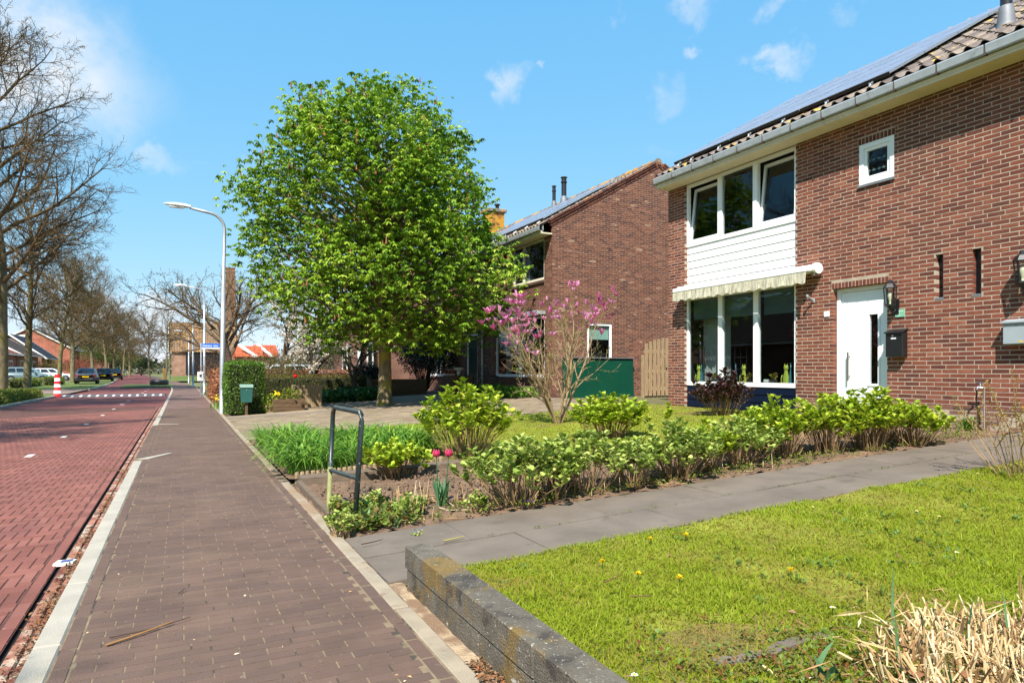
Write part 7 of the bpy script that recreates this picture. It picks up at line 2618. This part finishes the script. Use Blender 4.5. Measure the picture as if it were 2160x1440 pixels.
# blue street sign on its post
dep = 33.5
x, y = at_depth(424, dep)
ss = thing('street_sign', 'blue street name sign with white lettering on a thin post', 'sign', (x, y, 0), world_coords=False)
zs1, zs0 = CAMZ + (HY - 724) / F * dep, CAMZ + (HY - 733) / F * dep
M_blue = mat('sign_blue', S(40, 98, 190), .4)
MB().tube([(0, 0, -.1), (0, 0, zs1 + .02)], .025, 8).build('post', M_galv, ss, True)
wx = Vector((CS, -SN, 0))
def sp(t, z, off=0.0): return (wx.x * t - SN * off, wx.y * t - CS * off, z)
W_ = 39 / F * dep
MB().hexa([sp(.03, zs0), sp(W_, zs0), sp(W_, zs0, -.02), sp(.03, zs0, -.02)], [sp(.03, zs1), sp(W_, zs1), sp(W_, zs1, -.02), sp(.03, zs1, -.02)]).build('plate', M_blue, ss)
MB().hexa([sp(.03, zs0 - .055), sp(W_, zs0 - .055), sp(W_, zs0 - .055, -.02), sp(.03, zs0 - .055, -.02)], [sp(.03, zs0 - .003), sp(W_, zs0 - .003), sp(W_, zs0 - .003, -.02), sp(.03, zs0 - .003, -.02)]).build('white_strip', M_wht, ss)
mb = MB()
rr_ = random.Random(5)
t = .09
hh = zs1 - zs0
while t < W_ - .1:
    w_ = rr_.uniform(.025, .05)
    if rr_.random() > .12:
        z0_ = zs0 + hh * .24
        z1_ = zs0 + hh * rr_.choice((.62, .62, .8))
        mb.quad(sp(t, z0_, .004), sp(t + .014, z0_, .004), sp(t + .014, z1_, .004), sp(t, z1_, .004))
        mb.quad(sp(t + .014, z0_ + .01, .004), sp(t + w_, z0_ + .01, .004), sp(t + w_, z0_ + .03, .004), sp(t + .014, z0_ + .03, .004))
    t += w_ + .02
mb.build('lettering', M_wht, ss)
wb = thing('meter_box', 'small white utility box on a post beside the second street lamp', 'box', (*at_depth(423, 33.0), 0), world_coords=False)
MB().bbox(-.14, .14, -.08, .08, .72, 1.18, .02).build('cabinet', M_board, wb)
MB().tube([(0, 0, -.1), (0, 0, .75)], .03, 8).build('post', M_galv, wb)
MB().box(-.05, .05, -.084, -.081, .92, 1.05).build('panel_mark', M_black, wb)
# striped bollard with a small plant on top
x, y = at_ground(121, 838, -.04)
bo = thing('bollard', 'red and white striped traffic bollard at the left kerb', 'bollard', (x, y, .0), world_coords=False)
M_rb = mat('bollard_red', S(190, 26, 30), .45)
M_wb = mat('bollard_white', S(222, 222, 220), .45)
dep = x * SN + y * CS
for k in range(7):
    z0, z1 = k * .148, (k + 1) * .148
    MB().lathe([(.15 - .006 * k, z0), (.15 - .006 * (k + 1), z1)], (0, 0, 0), 14).build('band', M_rb if k % 2 == 0 else M_wb, bo, True)
MB().lathe([(.108, 1.03), (.11, 1.05), (.06, 1.075)], (0, 0, 0), 14).build('cap', M_rb, bo, True)
# clipped black tub and timber post by the bend
x, y = at_depth(336, 58)
tbk = thing('tyre_planter', 'low dark ring-shaped planter on the verge at the side street', 'planter', (x, y, 0), world_coords=False)
MB().lathe([(.68, 0), (.74, .1), (.74, .36), (.68, .46), (.55, .44), (.55, .2)], (0, 0, 0), 22).build('ring', M_black, tbk, True)
MB().lathe([(.56, .3), (.3, .36), (.1, .38)], (0, 0, 0), 16).build('potting_soil', M_soil, tbk)
x, y = at_depth(346, 60)
wp = thing('timber_post', 'ochre timber post with dark cap by the bend', 'post', (x, y, 0), world_coords=False)
MB().bbox(-.1, .1, -.1, .1, -.1, 1.5, .02).build('shaft', mat('ochre_wood', S(150, 112, 60), .8), wp)
MB().lathe([(.13, 1.5), (.15, 1.6), (.12, 1.7), (.04, 1.74)], (0, 0, 0), 10).build('cap', M_black, wp, True)
struct(MB().quad((-4.2, 58, .01), (-.6, 58, .01), (-.6, 70, .012), (-4.6, 70, .012)).build('side_verge', M_verge))

# ================================================================== CARS
M_tyre = mat('tyre_rubber', S(24, 24, 25), .9)
M_rim = mat('alloy_rim', S(150, 152, 156), .35, metal=.7)
M_cglass = mat('car_glass', S(26, 32, 36), .06, spec=.9)
M_tail = mat('tail_light', S(150, 16, 18), .2, spec=.6)
M_nplate = mat('yellow_plate', S(220, 176, 24), .5)
M_trim = mat('black_trim', S(24, 24, 26), .6)
def car(name, label, x, y, z, heading, paint, L=4.4, W=1.78, H=1.48, kind='hatch', rear=True):
    """Car along local +X (front); lofted lower body, tapered cabin, glass, lights and wheels."""
    r = thing(name, label, 'car', (x, y, z), 'parked cars on the left', heading, world_coords=False)
    hb = .62 * H
    zc = .20
    # stations x, bottom, top (belt line), half width
    if kind == 'sedan':
        st = [(-L / 2, .42, .80 * hb + .1, .62), (-L / 2 + .10, .26, hb * .97, .82), (-L / 2 + .55, zc, hb * 1.02, .88), (-.9, zc, hb * 1.02, .89), (.7, zc, hb, .89), (1.2, zc, hb * .92, .88), (L / 2 - .35, .22, hb * .80, .84), (L / 2 - .08, .28, hb * .66, .74), (L / 2, .38, hb * .55, .6)]
        cab = (-L / 2 + .55, -L / 2 + 1.25, .35, 1.25)
    else:
        st = [(-L / 2, .40, hb * .9, .66), (-L / 2 + .08, .27, hb * 1.03, .82), (-L / 2 + .5, zc, hb * 1.05, .88), (-.9, zc, hb * 1.03, .89), (.7, zc, hb, .89), (1.15, zc, hb * .95, .88), (L / 2 - .35, .22, hb * .83, .84), (L / 2 - .08, .28, hb * .68, .74), (L / 2, .38, hb * .56, .6)]
        cab = (-L / 2 + .10, -L / 2 + .42, .25, 1.15)
    W2 = W / 1.78
    vs, fs = [], []
    m = 8
    for (sx, b, t, w) in st:
        w *= W2
        mid = b + (t - b) * .55
        for yy, zz in ((-w * .86, b), (-w * .98, b + .12), (-w, mid), (-w * .93, t), (w * .93, t), (w, mid), (w * .98, b + .12), (w * .86, b)):
            vs.append((sx, yy, zz))
    for i in range(len(st) - 1):
        for k in range(m):
            fs.append((i * m + k, i * m + (k + 1) % m, (i + 1) * m + (k + 1) % m, (i + 1) * m + k))
    fs += [tuple(range(m)), tuple(range((len(st) - 1) * m, len(st) * m))]
    MB().add(vs, fs).build('body', paint, r, True)
    xa, xb_, xc_, xd_ = cab
    wl2, wt = .84 * W2, .62 * W2
    zb_, zt_ = hb * 1.0, H
    A = [(xa, -wl2, zb_), (xd_, -wl2, zb_), (xd_, wl2, zb_), (xa, wl2, zb_)]
    B = [(xb_, -wt, zt_ - .03), (xc_, -wt, zt_ - .02), (xc_, wt, zt_ - .02), (xb_, wt, zt_ - .03)]
    MB().hexa(A, B).build('cabin', paint, r)
    MB().hexa([(xb_ + .02, -wt + .02, zt_ - .035), (xc_ - .02, -wt + .02, zt_ - .025), (xc_ - .02, wt - .02, zt_ - .025), (xb_ + .02, wt - .02, zt_ - .035)],
              [(xb_ + .12, -wt + .14, zt_ + .015), (xc_ - .2, -wt + .14, zt_ + .02), (xc_ - .2, wt - .14, zt_ + .02), (xb_ + .12, wt - .14, zt_ + .015)]).build('roof', paint, r)
    def lerp3(p, q, t): return tuple(p[i] + (q[i] - p[i]) * t for i in range(3))
    def inset(p00, p10, p11, p01, a, b, c, d, off):
        q = [lerp3(lerp3(p00, p10, u), lerp3(p01, p11, u), v) for u, v in ((a, c), (b, c), (b, d), (a, d))]
        return [(t[0] + off[0], t[1] + off[1], t[2] + off[2]) for t in q]
    for s, (i0, i1) in ((-1, (0, 1)), (1, (3, 2))):
        for a, b in ((.10, .34), (.37, .64), (.67, .93)):
            MB().quad(*inset(A[i0], A[i1], B[i1], B[i0], a, b, .12, .88, (0, s * .006, 0))).build('side_window', M_cglass, r)
    MB().quad(*inset(A[0], A[3], B[3], B[0], .08, .92, .14, .9, (-.006, 0, .003))).build('rear_window', M_cglass, r)
    MB().quad(*inset(A[1], A[2], B[2], B[1], .06, .94, .08, .92, (.006, 0, .003))).build('windscreen', M_cglass, r)
    rw = .32
    for sx in (-L / 2 + .78, L / 2 - .82):
        for s in (-1, 1):
            wh = MB()
            n = 16
            v2, f2 = [], []
            for yy, rad in ((s * (.90 * W2 - .20), rw), (s * (.90 * W2), rw), (s * (.91 * W2), rw * .68)):
                for k in range(n):
                    a = 6.283 * k / n
                    v2.append((sx + rad * math.cos(a), yy, rw + rad * math.sin(a)))
            for i in range(2):
                for k in range(n):
                    f2.append((i * n + k, i * n + (k + 1) % n, (i + 1) * n + (k + 1) % n, (i + 1) * n + k))
            f2.append(tuple(range(n)))
            wo = wh.add(v2, f2).build('wheel', M_tyre, r)
            v3 = [(sx + rw * .67 * math.cos(6.283 * k / n), s * (.912 * W2), rw + rw * .67 * math.sin(6.283 * k / n)) for k in range(n)]
            MB().add(v3 + [(sx, s * (.93 * W2), rw)], [(k, (k + 1) % n, n) for k in range(n)]).build('rim', M_rim, wo)
            MB().add([(sx + .38 * math.cos(t * math.pi / 10), s * (.895 * W2), rw + .38 * math.sin(t * math.pi / 10)) for t in range(11)] + [(sx + .33 * math.cos(t * math.pi / 10), s * (.90 * W2), rw + .33 * math.sin(t * math.pi / 10)) for t in range(11)],
                     [(k, k + 1, 12 + k, 11 + k) for k in range(10)]).build('wheel_arch', M_trim, r)
    xr = -L / 2
    for s in (-1, 1):
        MB().hexa([(xr - .005, s * .42 * W2, hb * .72), (xr + .12, s * .42 * W2, hb * .72), (xr + .16, s * .82 * W2, hb * .72), (xr + .05, s * .78 * W2, hb * .72)],
                  [(xr + .02, s * .42 * W2, hb * .96), (xr + .12, s * .42 * W2, hb * .96), (xr + .16, s * .84 * W2, hb * .96), (xr + .06, s * .78 * W2, hb * .96)]).build('tail_light', M_tail, r)
        MB().hexa([(-xr - .2, s * .5 * W2, hb * .62), (-xr - .02, s * .42 * W2, hb * .62), (-xr - .12, s * .78 * W2, hb * .62), (-xr - .32, s * .86 * W2, hb * .62)],
                  [(-xr - .24, s * .5 * W2, hb * .76), (-xr - .06, s * .42 * W2, hb * .74), (-xr - .14, s * .78 * W2, hb * .76), (-xr - .34, s * .86 * W2, hb * .78)]).build('headlight', M_lens, r)
        MB().bbox(.62, .78, s * 1.0 * W2 - .09, s * 1.0 * W2 + .09, hb * 1.0, hb * 1.0 + .13, .02).build('wing_mirror', paint, r)
    MB().bbox(xr - .03, xr + .1, -.26, .26, hb * .66, hb * .78, .004).build('number_plate', M_nplate, r)
    MB().bbox(xr - .02, xr + .2, -.74 * W2, .74 * W2, .26, .42, .03).build('bumper', M_trim, r)
    return r
P_teal = mat('teal_grey_paint', S(96, 116, 120), .25, spec=.6, coat=.6)
P_white = mat('white_paint', S(226, 228, 228), .3, spec=.5, coat=.6)
P_grey = mat('grey_paint', S(84, 88, 96), .25, metal=.3, spec=.6, coat=.6)
P_black = mat('black_paint', S(22, 23, 26), .2, spec=.6, coat=.7)
car('parked_car', 'teal grey crossover parked sideways on the driveway behind the nearest bare trees', -14.9, 88.5, .06, 0.0, P_teal, 4.4, 1.82, 1.58)
car('parked_car', 'white estate car parked sideways behind the striped bollard', -14.6, 101, .06, 0.0, P_white, 4.7, 1.82, 1.5)
for px, dep, pt, kd, H, lb in ((184, 63, P_grey, 'sedan', 1.45, 'dark grey sedan seen from behind, nearest of the three in line on the left'), (220, 78, P_black, 'hatch', 1.5, 'black hatchback seen from behind, middle of the three in line'), (243, 95, P_black, 'hatch', 1.55, 'black car with red tail lights, farthest of the three in line')):
    x, y = at_depth(px, dep)
    car('parked_car', lb, x, y, .05, math.pi / 2 + .05, pt, 4.4, 1.8, H, kd)
x, y = at_depth(640, 41)
car('parked_car', 'white car roof glimpsed above the brown hedge behind the blossom tree', x, y, .1, .4, P_white, 4.3, 1.78, 1.5)

# ================================================================== HOUSES ON THE LEFT
M_lb = brick_tex_mat('left_brick', S(168, 84, 62), S(150, 72, 54), S(170, 130, 110))
M_lb2 = brick_tex_mat('left_brick_brown', S(142, 92, 74), S(126, 80, 64), S(150, 124, 106))
M_r_brown = mat('brown_roof', S(74, 62, 56), .85, var=.15, vscale=2)
M_r_dark = mat('slate_roof', S(44, 46, 52), .8, var=.12, vscale=2)
M_r_red = mat('red_roof', S(126, 74, 58), .85, var=.15, vscale=2)
M_trimw = mat('white_bargeboard', S(228, 226, 220), .5)
M_wdark = mat('dark_window', S(30, 36, 42), .08, spec=.8)
def rowhouse(name, label, y0, y1, xe, xr, ze, zr, xw, roofm, wallm, rows=14):
    """House with its ridge along the road: road-side slope of tile courses, gable end with white bargeboard."""
    r = thing(name, label, 'house', (xe, (y0 + y1) / 2, 0))
    xbk = 2 * xr - xe
    mb = MB()
    xf = xe - .6
    mb.quad((xf, y0, 0), (xf, y1, 0), (xf, y1, ze), (xf, y0, ze))
    for y in (y0, y1):
        mb.quad((xf, y, 0), (xbk, y, 0), (xbk, y, ze), (xr, y, zr - .1), (xf, y, ze))
    mb.quad((xbk, y0, 0), (xbk, y1, 0), (xbk, y1, ze), (xbk, y0, ze))
    mb.build('wall', wallm, r)
    rows_ = MB()
    for k in range(rows):
        t0, t1 = k / rows, (k + 1) / rows
        for xa, xb2 in ((xe, xr), (xbk, xr)):
            p = lambda t, h: (xa + (xb2 - xa) * t, ze + (zr - ze) * t + h)
            a, b = p(t0, .06), p(t1, .03)
            c = p(t0, .0)
            rows_.quad((a[0], y0 - .25, a[1]), (a[0], y1 + .25, a[1]), (b[0], y1 + .25, b[1]), (b[0], y0 - .25, b[1]))
            rows_.quad((a[0], y0 - .25, a[1]), (a[0], y1 + .25, a[1]), (c[0], y1 + .25, c[1] - .0), (c[0], y0 - .25, c[1] - .0))
    rf = rows_.build('roof', roofm, r)
    for y in (y0 - .28, y1 + .24):
        for xa in (xe, xbk):
            MB().hexa([(xa, y, ze - .22), (xa, y + .05, ze - .22), (xa, y + .05, ze + .06), (xa, y, ze + .06)], [(xr, y, zr - .22), (xr, y + .05, zr - .22), (xr, y + .05, zr + .06), (xr, y, zr + .06)]).build('bargeboard', M_trimw, rf)
    MB().box(xe - .02, xe + .14, y0 - .2, y1 + .2, ze - .16, ze - .02).build('gutter', M_trimw, rf)
    return r, xf
r, xf = rowhouse('bungalow', 'low house with red-brown tiled roof at the left edge', 94, 102.5, -18.0, -22.5, 3.3, 5.4, -18.6, M_r_red, M_lb2, 12)
for y in (95.0, 98.5):
    w_ = MB().box(xf - .02, xf + .02, y, y + 2.2, .4, 2.5).build('window', M_trimw, r)
    MB().box(xf + .021, xf + .03, y + .1, y + 1.05, .5, 2.4).build('pane', M_wdark, w_)
    MB().box(xf + .021, xf + .03, y + 1.15, y + 2.1, .5, 2.4).build('pane', M_wdark, w_)
r, xf = rowhouse('bungalow', 'low house with long brown tiled roof and white bargeboard behind the crossover', 103, 117, -18.0, -24.5, 3.35, 7.3, -18.6, M_r_brown, M_lb2, 18)
for y in (105.0, 109, 113):
    w_ = MB().box(xf - .02, xf + .02, y, y + 2.4, .3, 2.6).build('window', M_trimw, r)
    MB().box(xf + .021, xf + .03, y + .1, y + 1.15, .4, 2.5).build('pane', M_wdark, w_)
    MB().box(xf + .021, xf + .03, y + 1.25, y + 2.3, .4, 2.5).build('pane', M_wdark, w_)
r, xf = rowhouse('bungalow', 'low house with dark slate-coloured roof and white bargeboard left of the red gable', 120, 131, -18.0, -22.6, 3.2, 6.7, -18.6, M_r_dark, M_lb2, 14)
for y in (122.0, 126.5):
    w_ = MB().box(xf - .02, xf + .02, y, y + 2.2, .5, 2.5).build('window', M_trimw, r)
    MB().box(xf + .021, xf + .03, y + .1, y + 2.1, .6, 2.4).build('pane', M_wdark, w_)
r, xf = rowhouse('gabled_house', 'tall orange-red brick house with white-edged gable on the left', 143, 156, -17.4, -24.0, 5.2, 9.0, -18, M_r_dark, M_lb, 16)
for y in (144.5, 149, 152.5):
    for z0, z1 in ((.6, 2.5), (3.1, 4.9)):
        w_ = MB().box(xf - .02, xf + .02, y, y + 2.6, z0, z1).build('window', M_trim, r)
        MB().box(xf + .021, xf + .03, y + .1, y + 1.25, z0 + .1, z1 - .1).build('pane', M_wdark, w_)
        MB().box(xf + .021, xf + .03, y + 1.35, y + 2.5, z0 + .1, z1 - .1).build('pane', M_wdark, w_)
w_ = MB().box(-27.4, -24.6, 142.93, 142.97, 5.1, 7.6).build('window', M_trimw, r)
MB().box(-26.9, -24.9, 142.90, 142.925, 5.4, 6.9).build('pane', M_wdark, w_)
rowhouse('bungalow', 'brown-roofed house opposite, outside the photo, mirrored in the big window', 24, 42, -18.0, -24.0, 3.3, 7.4, -18.6, M_r_brown, M_lb2, 14)
rowhouse('bungalow', 'slate-roofed house opposite, outside the photo, beyond the brown-roofed one', 48, 70, -18.0, -24.0, 3.3, 7.4, -18.6, M_r_dark, M_lb2, 14)
# far church-like roof behind the trees
fh = thing('far_house', 'distant house with steep grey roof behind the parked cars', 'house', (*at_depth(172, 170), 0))
cx_, cy_ = at_depth(172, 170)
MB().box(cx_ - 6, cx_ + 6, cy_, cy_ + 12, 0, 4).build('wall', M_lb2, fh)
MB().prism([(cx_ - 6.5, cy_ - .3, 4), (cx_ + 6.5, cy_ - .3, 4), (cx_ + 4.2, cy_ - .3, 11.4), (cx_ - 4.2, cy_ - .3, 11.4)], (0, 12.6, 0)).build('roof', mat('grey_far_roof', S(98, 96, 92), .9, var=.1, vscale=1), fh)
# picket edging, low hedges and shrubs before the left houses
M_pick = mat('picket_wood', S(150, 136, 104), .9, var=.2, vscale=3)
pf = thing('picket_fence', 'low scalloped picket fence before the crossover car', 'fence', (-13.5, 82, .05))
for k in range(44):
    y = 72 + k * .42
    x = -13.2 + .0 * k
    MB().hexa([(x, y, .05), (x + .04, y, .05), (x + .04, y + .36, .05), (x, y + .36, .05)], [(x, y + .06, .55), (x + .04, y + .06, .55), (x + .04, y + .30, .55), (x, y + .30, .55)]).build('picket', M_pick, pf)
hedge('low_hedge', 'low yellow-green clipped hedge left of the second bare tree', -11.0, -10.2, 58, 66, .03, .62, 1800, M_yg, .12, 501, .1)
hedge('low_hedge', 'low yellow-green clipped hedge right of the second bare tree', -10.4, -9.6, 67.5, 73, .03, .7, 1500, M_yg, .12, 502, .1)
M_vp = mat('verge_leaf', (0, 0, 0), .5, tint=ramp((84, 92, 34), (118, 126, 42), (150, 152, 62)), trans=.35)
hedge('verge_planting', 'dense low green shrub planting along the left kerb before the bollard', -9.2, -5.75, 24.5, 37.6, .0, .36, 15000, M_vp, .085, 503, .25)
bush('red_shrub', 'reddish budding shrub behind the grey sedan', *at_depth(162, 108), .05, 9.5, 4.0, 5000, mat('red_bud', (0, 0, 0), .7, tint=ramp((122, 52, 50), (150, 76, 66), (136, 96, 60)), trans=.3), 511, .17)
bush('garden_shrub', 'bushy brown garden shrub before the slate-roofed house', *at_depth(106, 100), .05, 6.5, 3.6, 4500, mat('brown_bud', (0, 0, 0), .8, tint=ramp((96, 78, 50), (124, 104, 66), (116, 116, 62)), trans=.3), 512, .16)
for k, (px, dep, w, h, lb) in enumerate(((205, 150, 12, 9, 'green tree mass behind the black hatchback'), (232, 165, 12, 10, 'olive tree mass between the street tree trunks'), (185, 160, 14, 11, 'brown tree mass right of the red gable house'), (298, 190, 9, 7, 'dark round evergreen tree near the bend'), (255, 180, 12, 8, 'green shrubs at the far end of the row'))):
    m_ = mat('far_foliage', (0, 0, 0), .8, tint=ramp(*(((60, 76, 34), (88, 100, 44), (110, 116, 60)) if k in (0, 4) else ((28, 44, 28), (40, 58, 34), (56, 72, 44)) if k == 3 else ((86, 76, 52), (108, 96, 62), (116, 110, 66)))), trans=.25)
    bush('far_tree', lb, *at_depth(px, dep), 0, w, h, 4200, m_, 520 + k, .34, 'tree', 'distant trees')

# ================================================================== FAR RIGHT OF THE ROAD
# barn with pantile roof
M_bw = brick_tex_mat('barn_brick', S(156, 112, 90), S(138, 96, 78), S(164, 142, 124))
M_bt = mat('barn_tile', S(124, 100, 78), .9, var=.3, vscale=2.2, spots=[(1.2, .5, .6, S(158, 118, 60), .7), (2.0, .55, .65, S(106, 92, 74), .6)])
bd = 92
bx0, by0 = at_depth(362, bd)
by0 -= 0
barn = thing('barn', 'brick barn with mottled pantile roof and dark slatted doors beyond the lamps', 'barn', (bx0 + 6, by0, .3))
bz = CAMZ + (HY - 738) / F * bd
bzr = CAMZ + (HY - 679) / F * (bd + 4.5)
mb = MB()
mb.quad((bx0, by0, 0), (bx0 + 8, by0, 0), (bx0 + 8, by0, bz), (bx0, by0, bz))
mb.quad((bx0, by0, 0), (bx0, by0 + 10, 0), (bx0, by0 + 10, bz), (bx0, by0 + 5, bzr - .15), (bx0, by0, bz))
mb.quad((bx0 + 8, by0, 0), (bx0 + 8, by0 + 10, 0), (bx0 + 8, by0 + 10, bz), (bx0 + 8, by0 + 5, bzr - .15), (bx0 + 8, by0, bz))
mb.quad((bx0, by0 + 10, 0), (bx0 + 8, by0 + 10, 0), (bx0 + 8, by0 + 10, bz), (bx0, by0 + 10, bz))
mb.build('wall', M_bw, barn)
vv, ff = [], []
nx = 88
for i in range(nx + 1):
    x = bx0 - .4 + 8.8 * i / nx
    w_ = .05 * math.sin(i * math.pi)
    w_ = .06 * (1 if i % 2 else -1)
    for t in (-.06, 1.0):
        vv.append((x, by0 + 5 * t, bz + (bzr - bz) * t + w_))
for i in range(nx):
    ff.append((2 * i, 2 * i + 2, 2 * i + 3, 2 * i + 1))
b_ = len(vv)
vv += [(bx0 - .4, by0 + 5, bzr), (bx0 + 8.4, by0 + 5, bzr), (bx0 + 8.4, by0 + 10.3, bz), (bx0 - .4, by0 + 10.3, bz)]
ff.append((b_, b_ + 1, b_ + 2, b_ + 3))
rf = MB().add(vv, ff).build('roof', M_bt, barn)
MB().hexa([(bx0 - .45, by0 - .35, bz - .2), (bx0 - .38, by0 - .35, bz - .2), (bx0 - .38, by0 - .35, bz + .1), (bx0 - .45, by0 - .35, bz + .1)], [(bx0 - .45, by0 + 5, bzr - .15), (bx0 - .38, by0 + 5, bzr - .15), (bx0 - .38, by0 + 5, bzr + .15), (bx0 - .45, by0 + 5, bzr + .15)]).build('bargeboard', M_trimw, rf)
M_slat = mat('black_slat', S(34, 32, 34), .8)
MB().box(bx0 + 1.75, bx0 + 6.5, by0 - .06, by0 - .01, .8, bz - .25).build('door_backing', M_dark, barn)
for k in range(11):
    z = .85 + k * (bz - 1.2) / 11
    MB().hexa([(bx0 + 1.75, by0 - .16, z), (bx0 + 6.5, by0 - .16, z), (bx0 + 6.5, by0 - .07, z + .04), (bx0 + 1.75, by0 - .07, z + .04)], [(bx0 + 1.75, by0 - .14, z + .17), (bx0 + 6.5, by0 - .14, z + .17), (bx0 + 6.5, by0 - .07, z + .2), (bx0 + 1.75, by0 - .07, z + .2)]).build('slat', M_slat, barn)
mound = grid('grass_bank', bx0 - 1.5, bx0 + 10, by0 - 14, by0 - .2, 14, 14, lambda X, Y: .02 + .55 * np.clip((Y - by0 + 14) / 12, 0, 1) * np.clip((X - bx0 + 1.5) / 1.5, 0, 1), M_verge)
struct(mound)
# old brick chimney
dep = 120
x, y = at_depth(486, dep)
cz = CAMZ + (HY - 566) / F * dep
chm = thing('brick_chimney', 'tall square old brick factory chimney behind the bare walnut tree', 'chimney', (x, y, 0), world_coords=False)
M_chb = brick_tex_mat('old_chimney_brick', S(128, 90, 68), S(112, 76, 58), S(134, 110, 90))
MB().hexa([(-1.3, -1.3, 0), (1.3, -1.3, 0), (1.3, 1.3, 0), (-1.3, 1.3, 0)], [(-.72, -.72, cz), (.72, -.72, cz), (.72, .72, cz), (-.72, .72, cz)]).build('shaft', M_chb, chm)
MB().box(-.78, .78, -.78, .78, cz - .9, cz - .6).build('corbel_band', M_chb, chm)
MB().box(-.80, .80, -.80, .80, cz - .12, cz + .06).build('top_course', M_chb, chm)
# red roofed houses behind the gardens
M_orr = mat('orange_roof', S(176, 84, 52), .85, var=.15, vscale=1.2)
for (px0, px1, dep, yr, ye, lb) in ((505, 552, 85, 727, 752, 'orange-roofed house left of the blossom tree, white gable trim'), (546, 585, 95, 725, 752, 'second orange-roofed house partly behind the blossom tree')):
    xa, ya = at_depth(px0, dep)
    xb2, yb2 = at_depth(px1, dep)
    ze = CAMZ + (HY - ye) / F * dep
    zr = CAMZ + (HY - yr) / F * dep
    hh_ = thing('far_house', lb, 'house', ((xa + xb2) / 2, (ya + yb2) / 2, 0))
    w = xb2 - xa
    MB().box(xa, xb2, ya, ya + 8, 0, ze).build('wall', M_lb2, hh_)
    MB().prism([(xa - .4, ya - .4, ze), (xa - .4, ya + 8.4, ze), (xa - .4, ya + 4, zr)], (w + .8, 0, 0)).build('roof', M_orr, hh_)
    MB().hexa([(xb2 - .8, ya - .45, ze - .1), (xb2 - .4, ya - .45, ze - .1), (xb2 - .4, ya - .55, ze + .1), (xb2 - .8, ya - .55, ze + .1)], [(xb2 - 2.6, ya + 1.6, zr - .1), (xb2 - 2.2, ya + 1.6, zr - .1), (xb2 - 2.2, ya + 1.5, zr + .1), (xb2 - 2.6, ya + 1.5, zr + .1)]).build('bargeboard', M_trimw, hh_)
    MB().box(xa + w * .3, xa + w * .55, ya - .03, ya + .02, 1.0, 2.4).build('window', M_trimw, hh_)
# distant wood closing the horizon
rng = np.random.default_rng(600)
n = 26000
az = rng.uniform(-.75, .75, n)
R_ = rng.uniform(330, 420, n)
hgt = 9 + 3.5 * np.sin(az * 37) + 2.5 * np.sin(az * 91 + 1) + 2 * np.sin(az * 23 + 2)
P = np.stack([np.sin(az + YAW * 0) * R_, np.cos(az) * R_, rng.random(n) ** .8 * hgt], 1)
V, Fa, k = leaf_arrays(P, rand_dirs(n, rng), rand_dirs(n, rng), rng.uniform(1.0, 2.6, n), rng.uniform(.8, 1.8, n), .3, 'diamond')
setp(np_mesh('distant_wood', V, Fa, mat('distant_foliage', (0, 0, 0), .9, tint=ramp((70, 76, 56), (88, 92, 66), (98, 96, 72))), None, np.repeat(rng.random(n), k)), 'far line of trees closing the horizon', 'wood', kind='stuff')
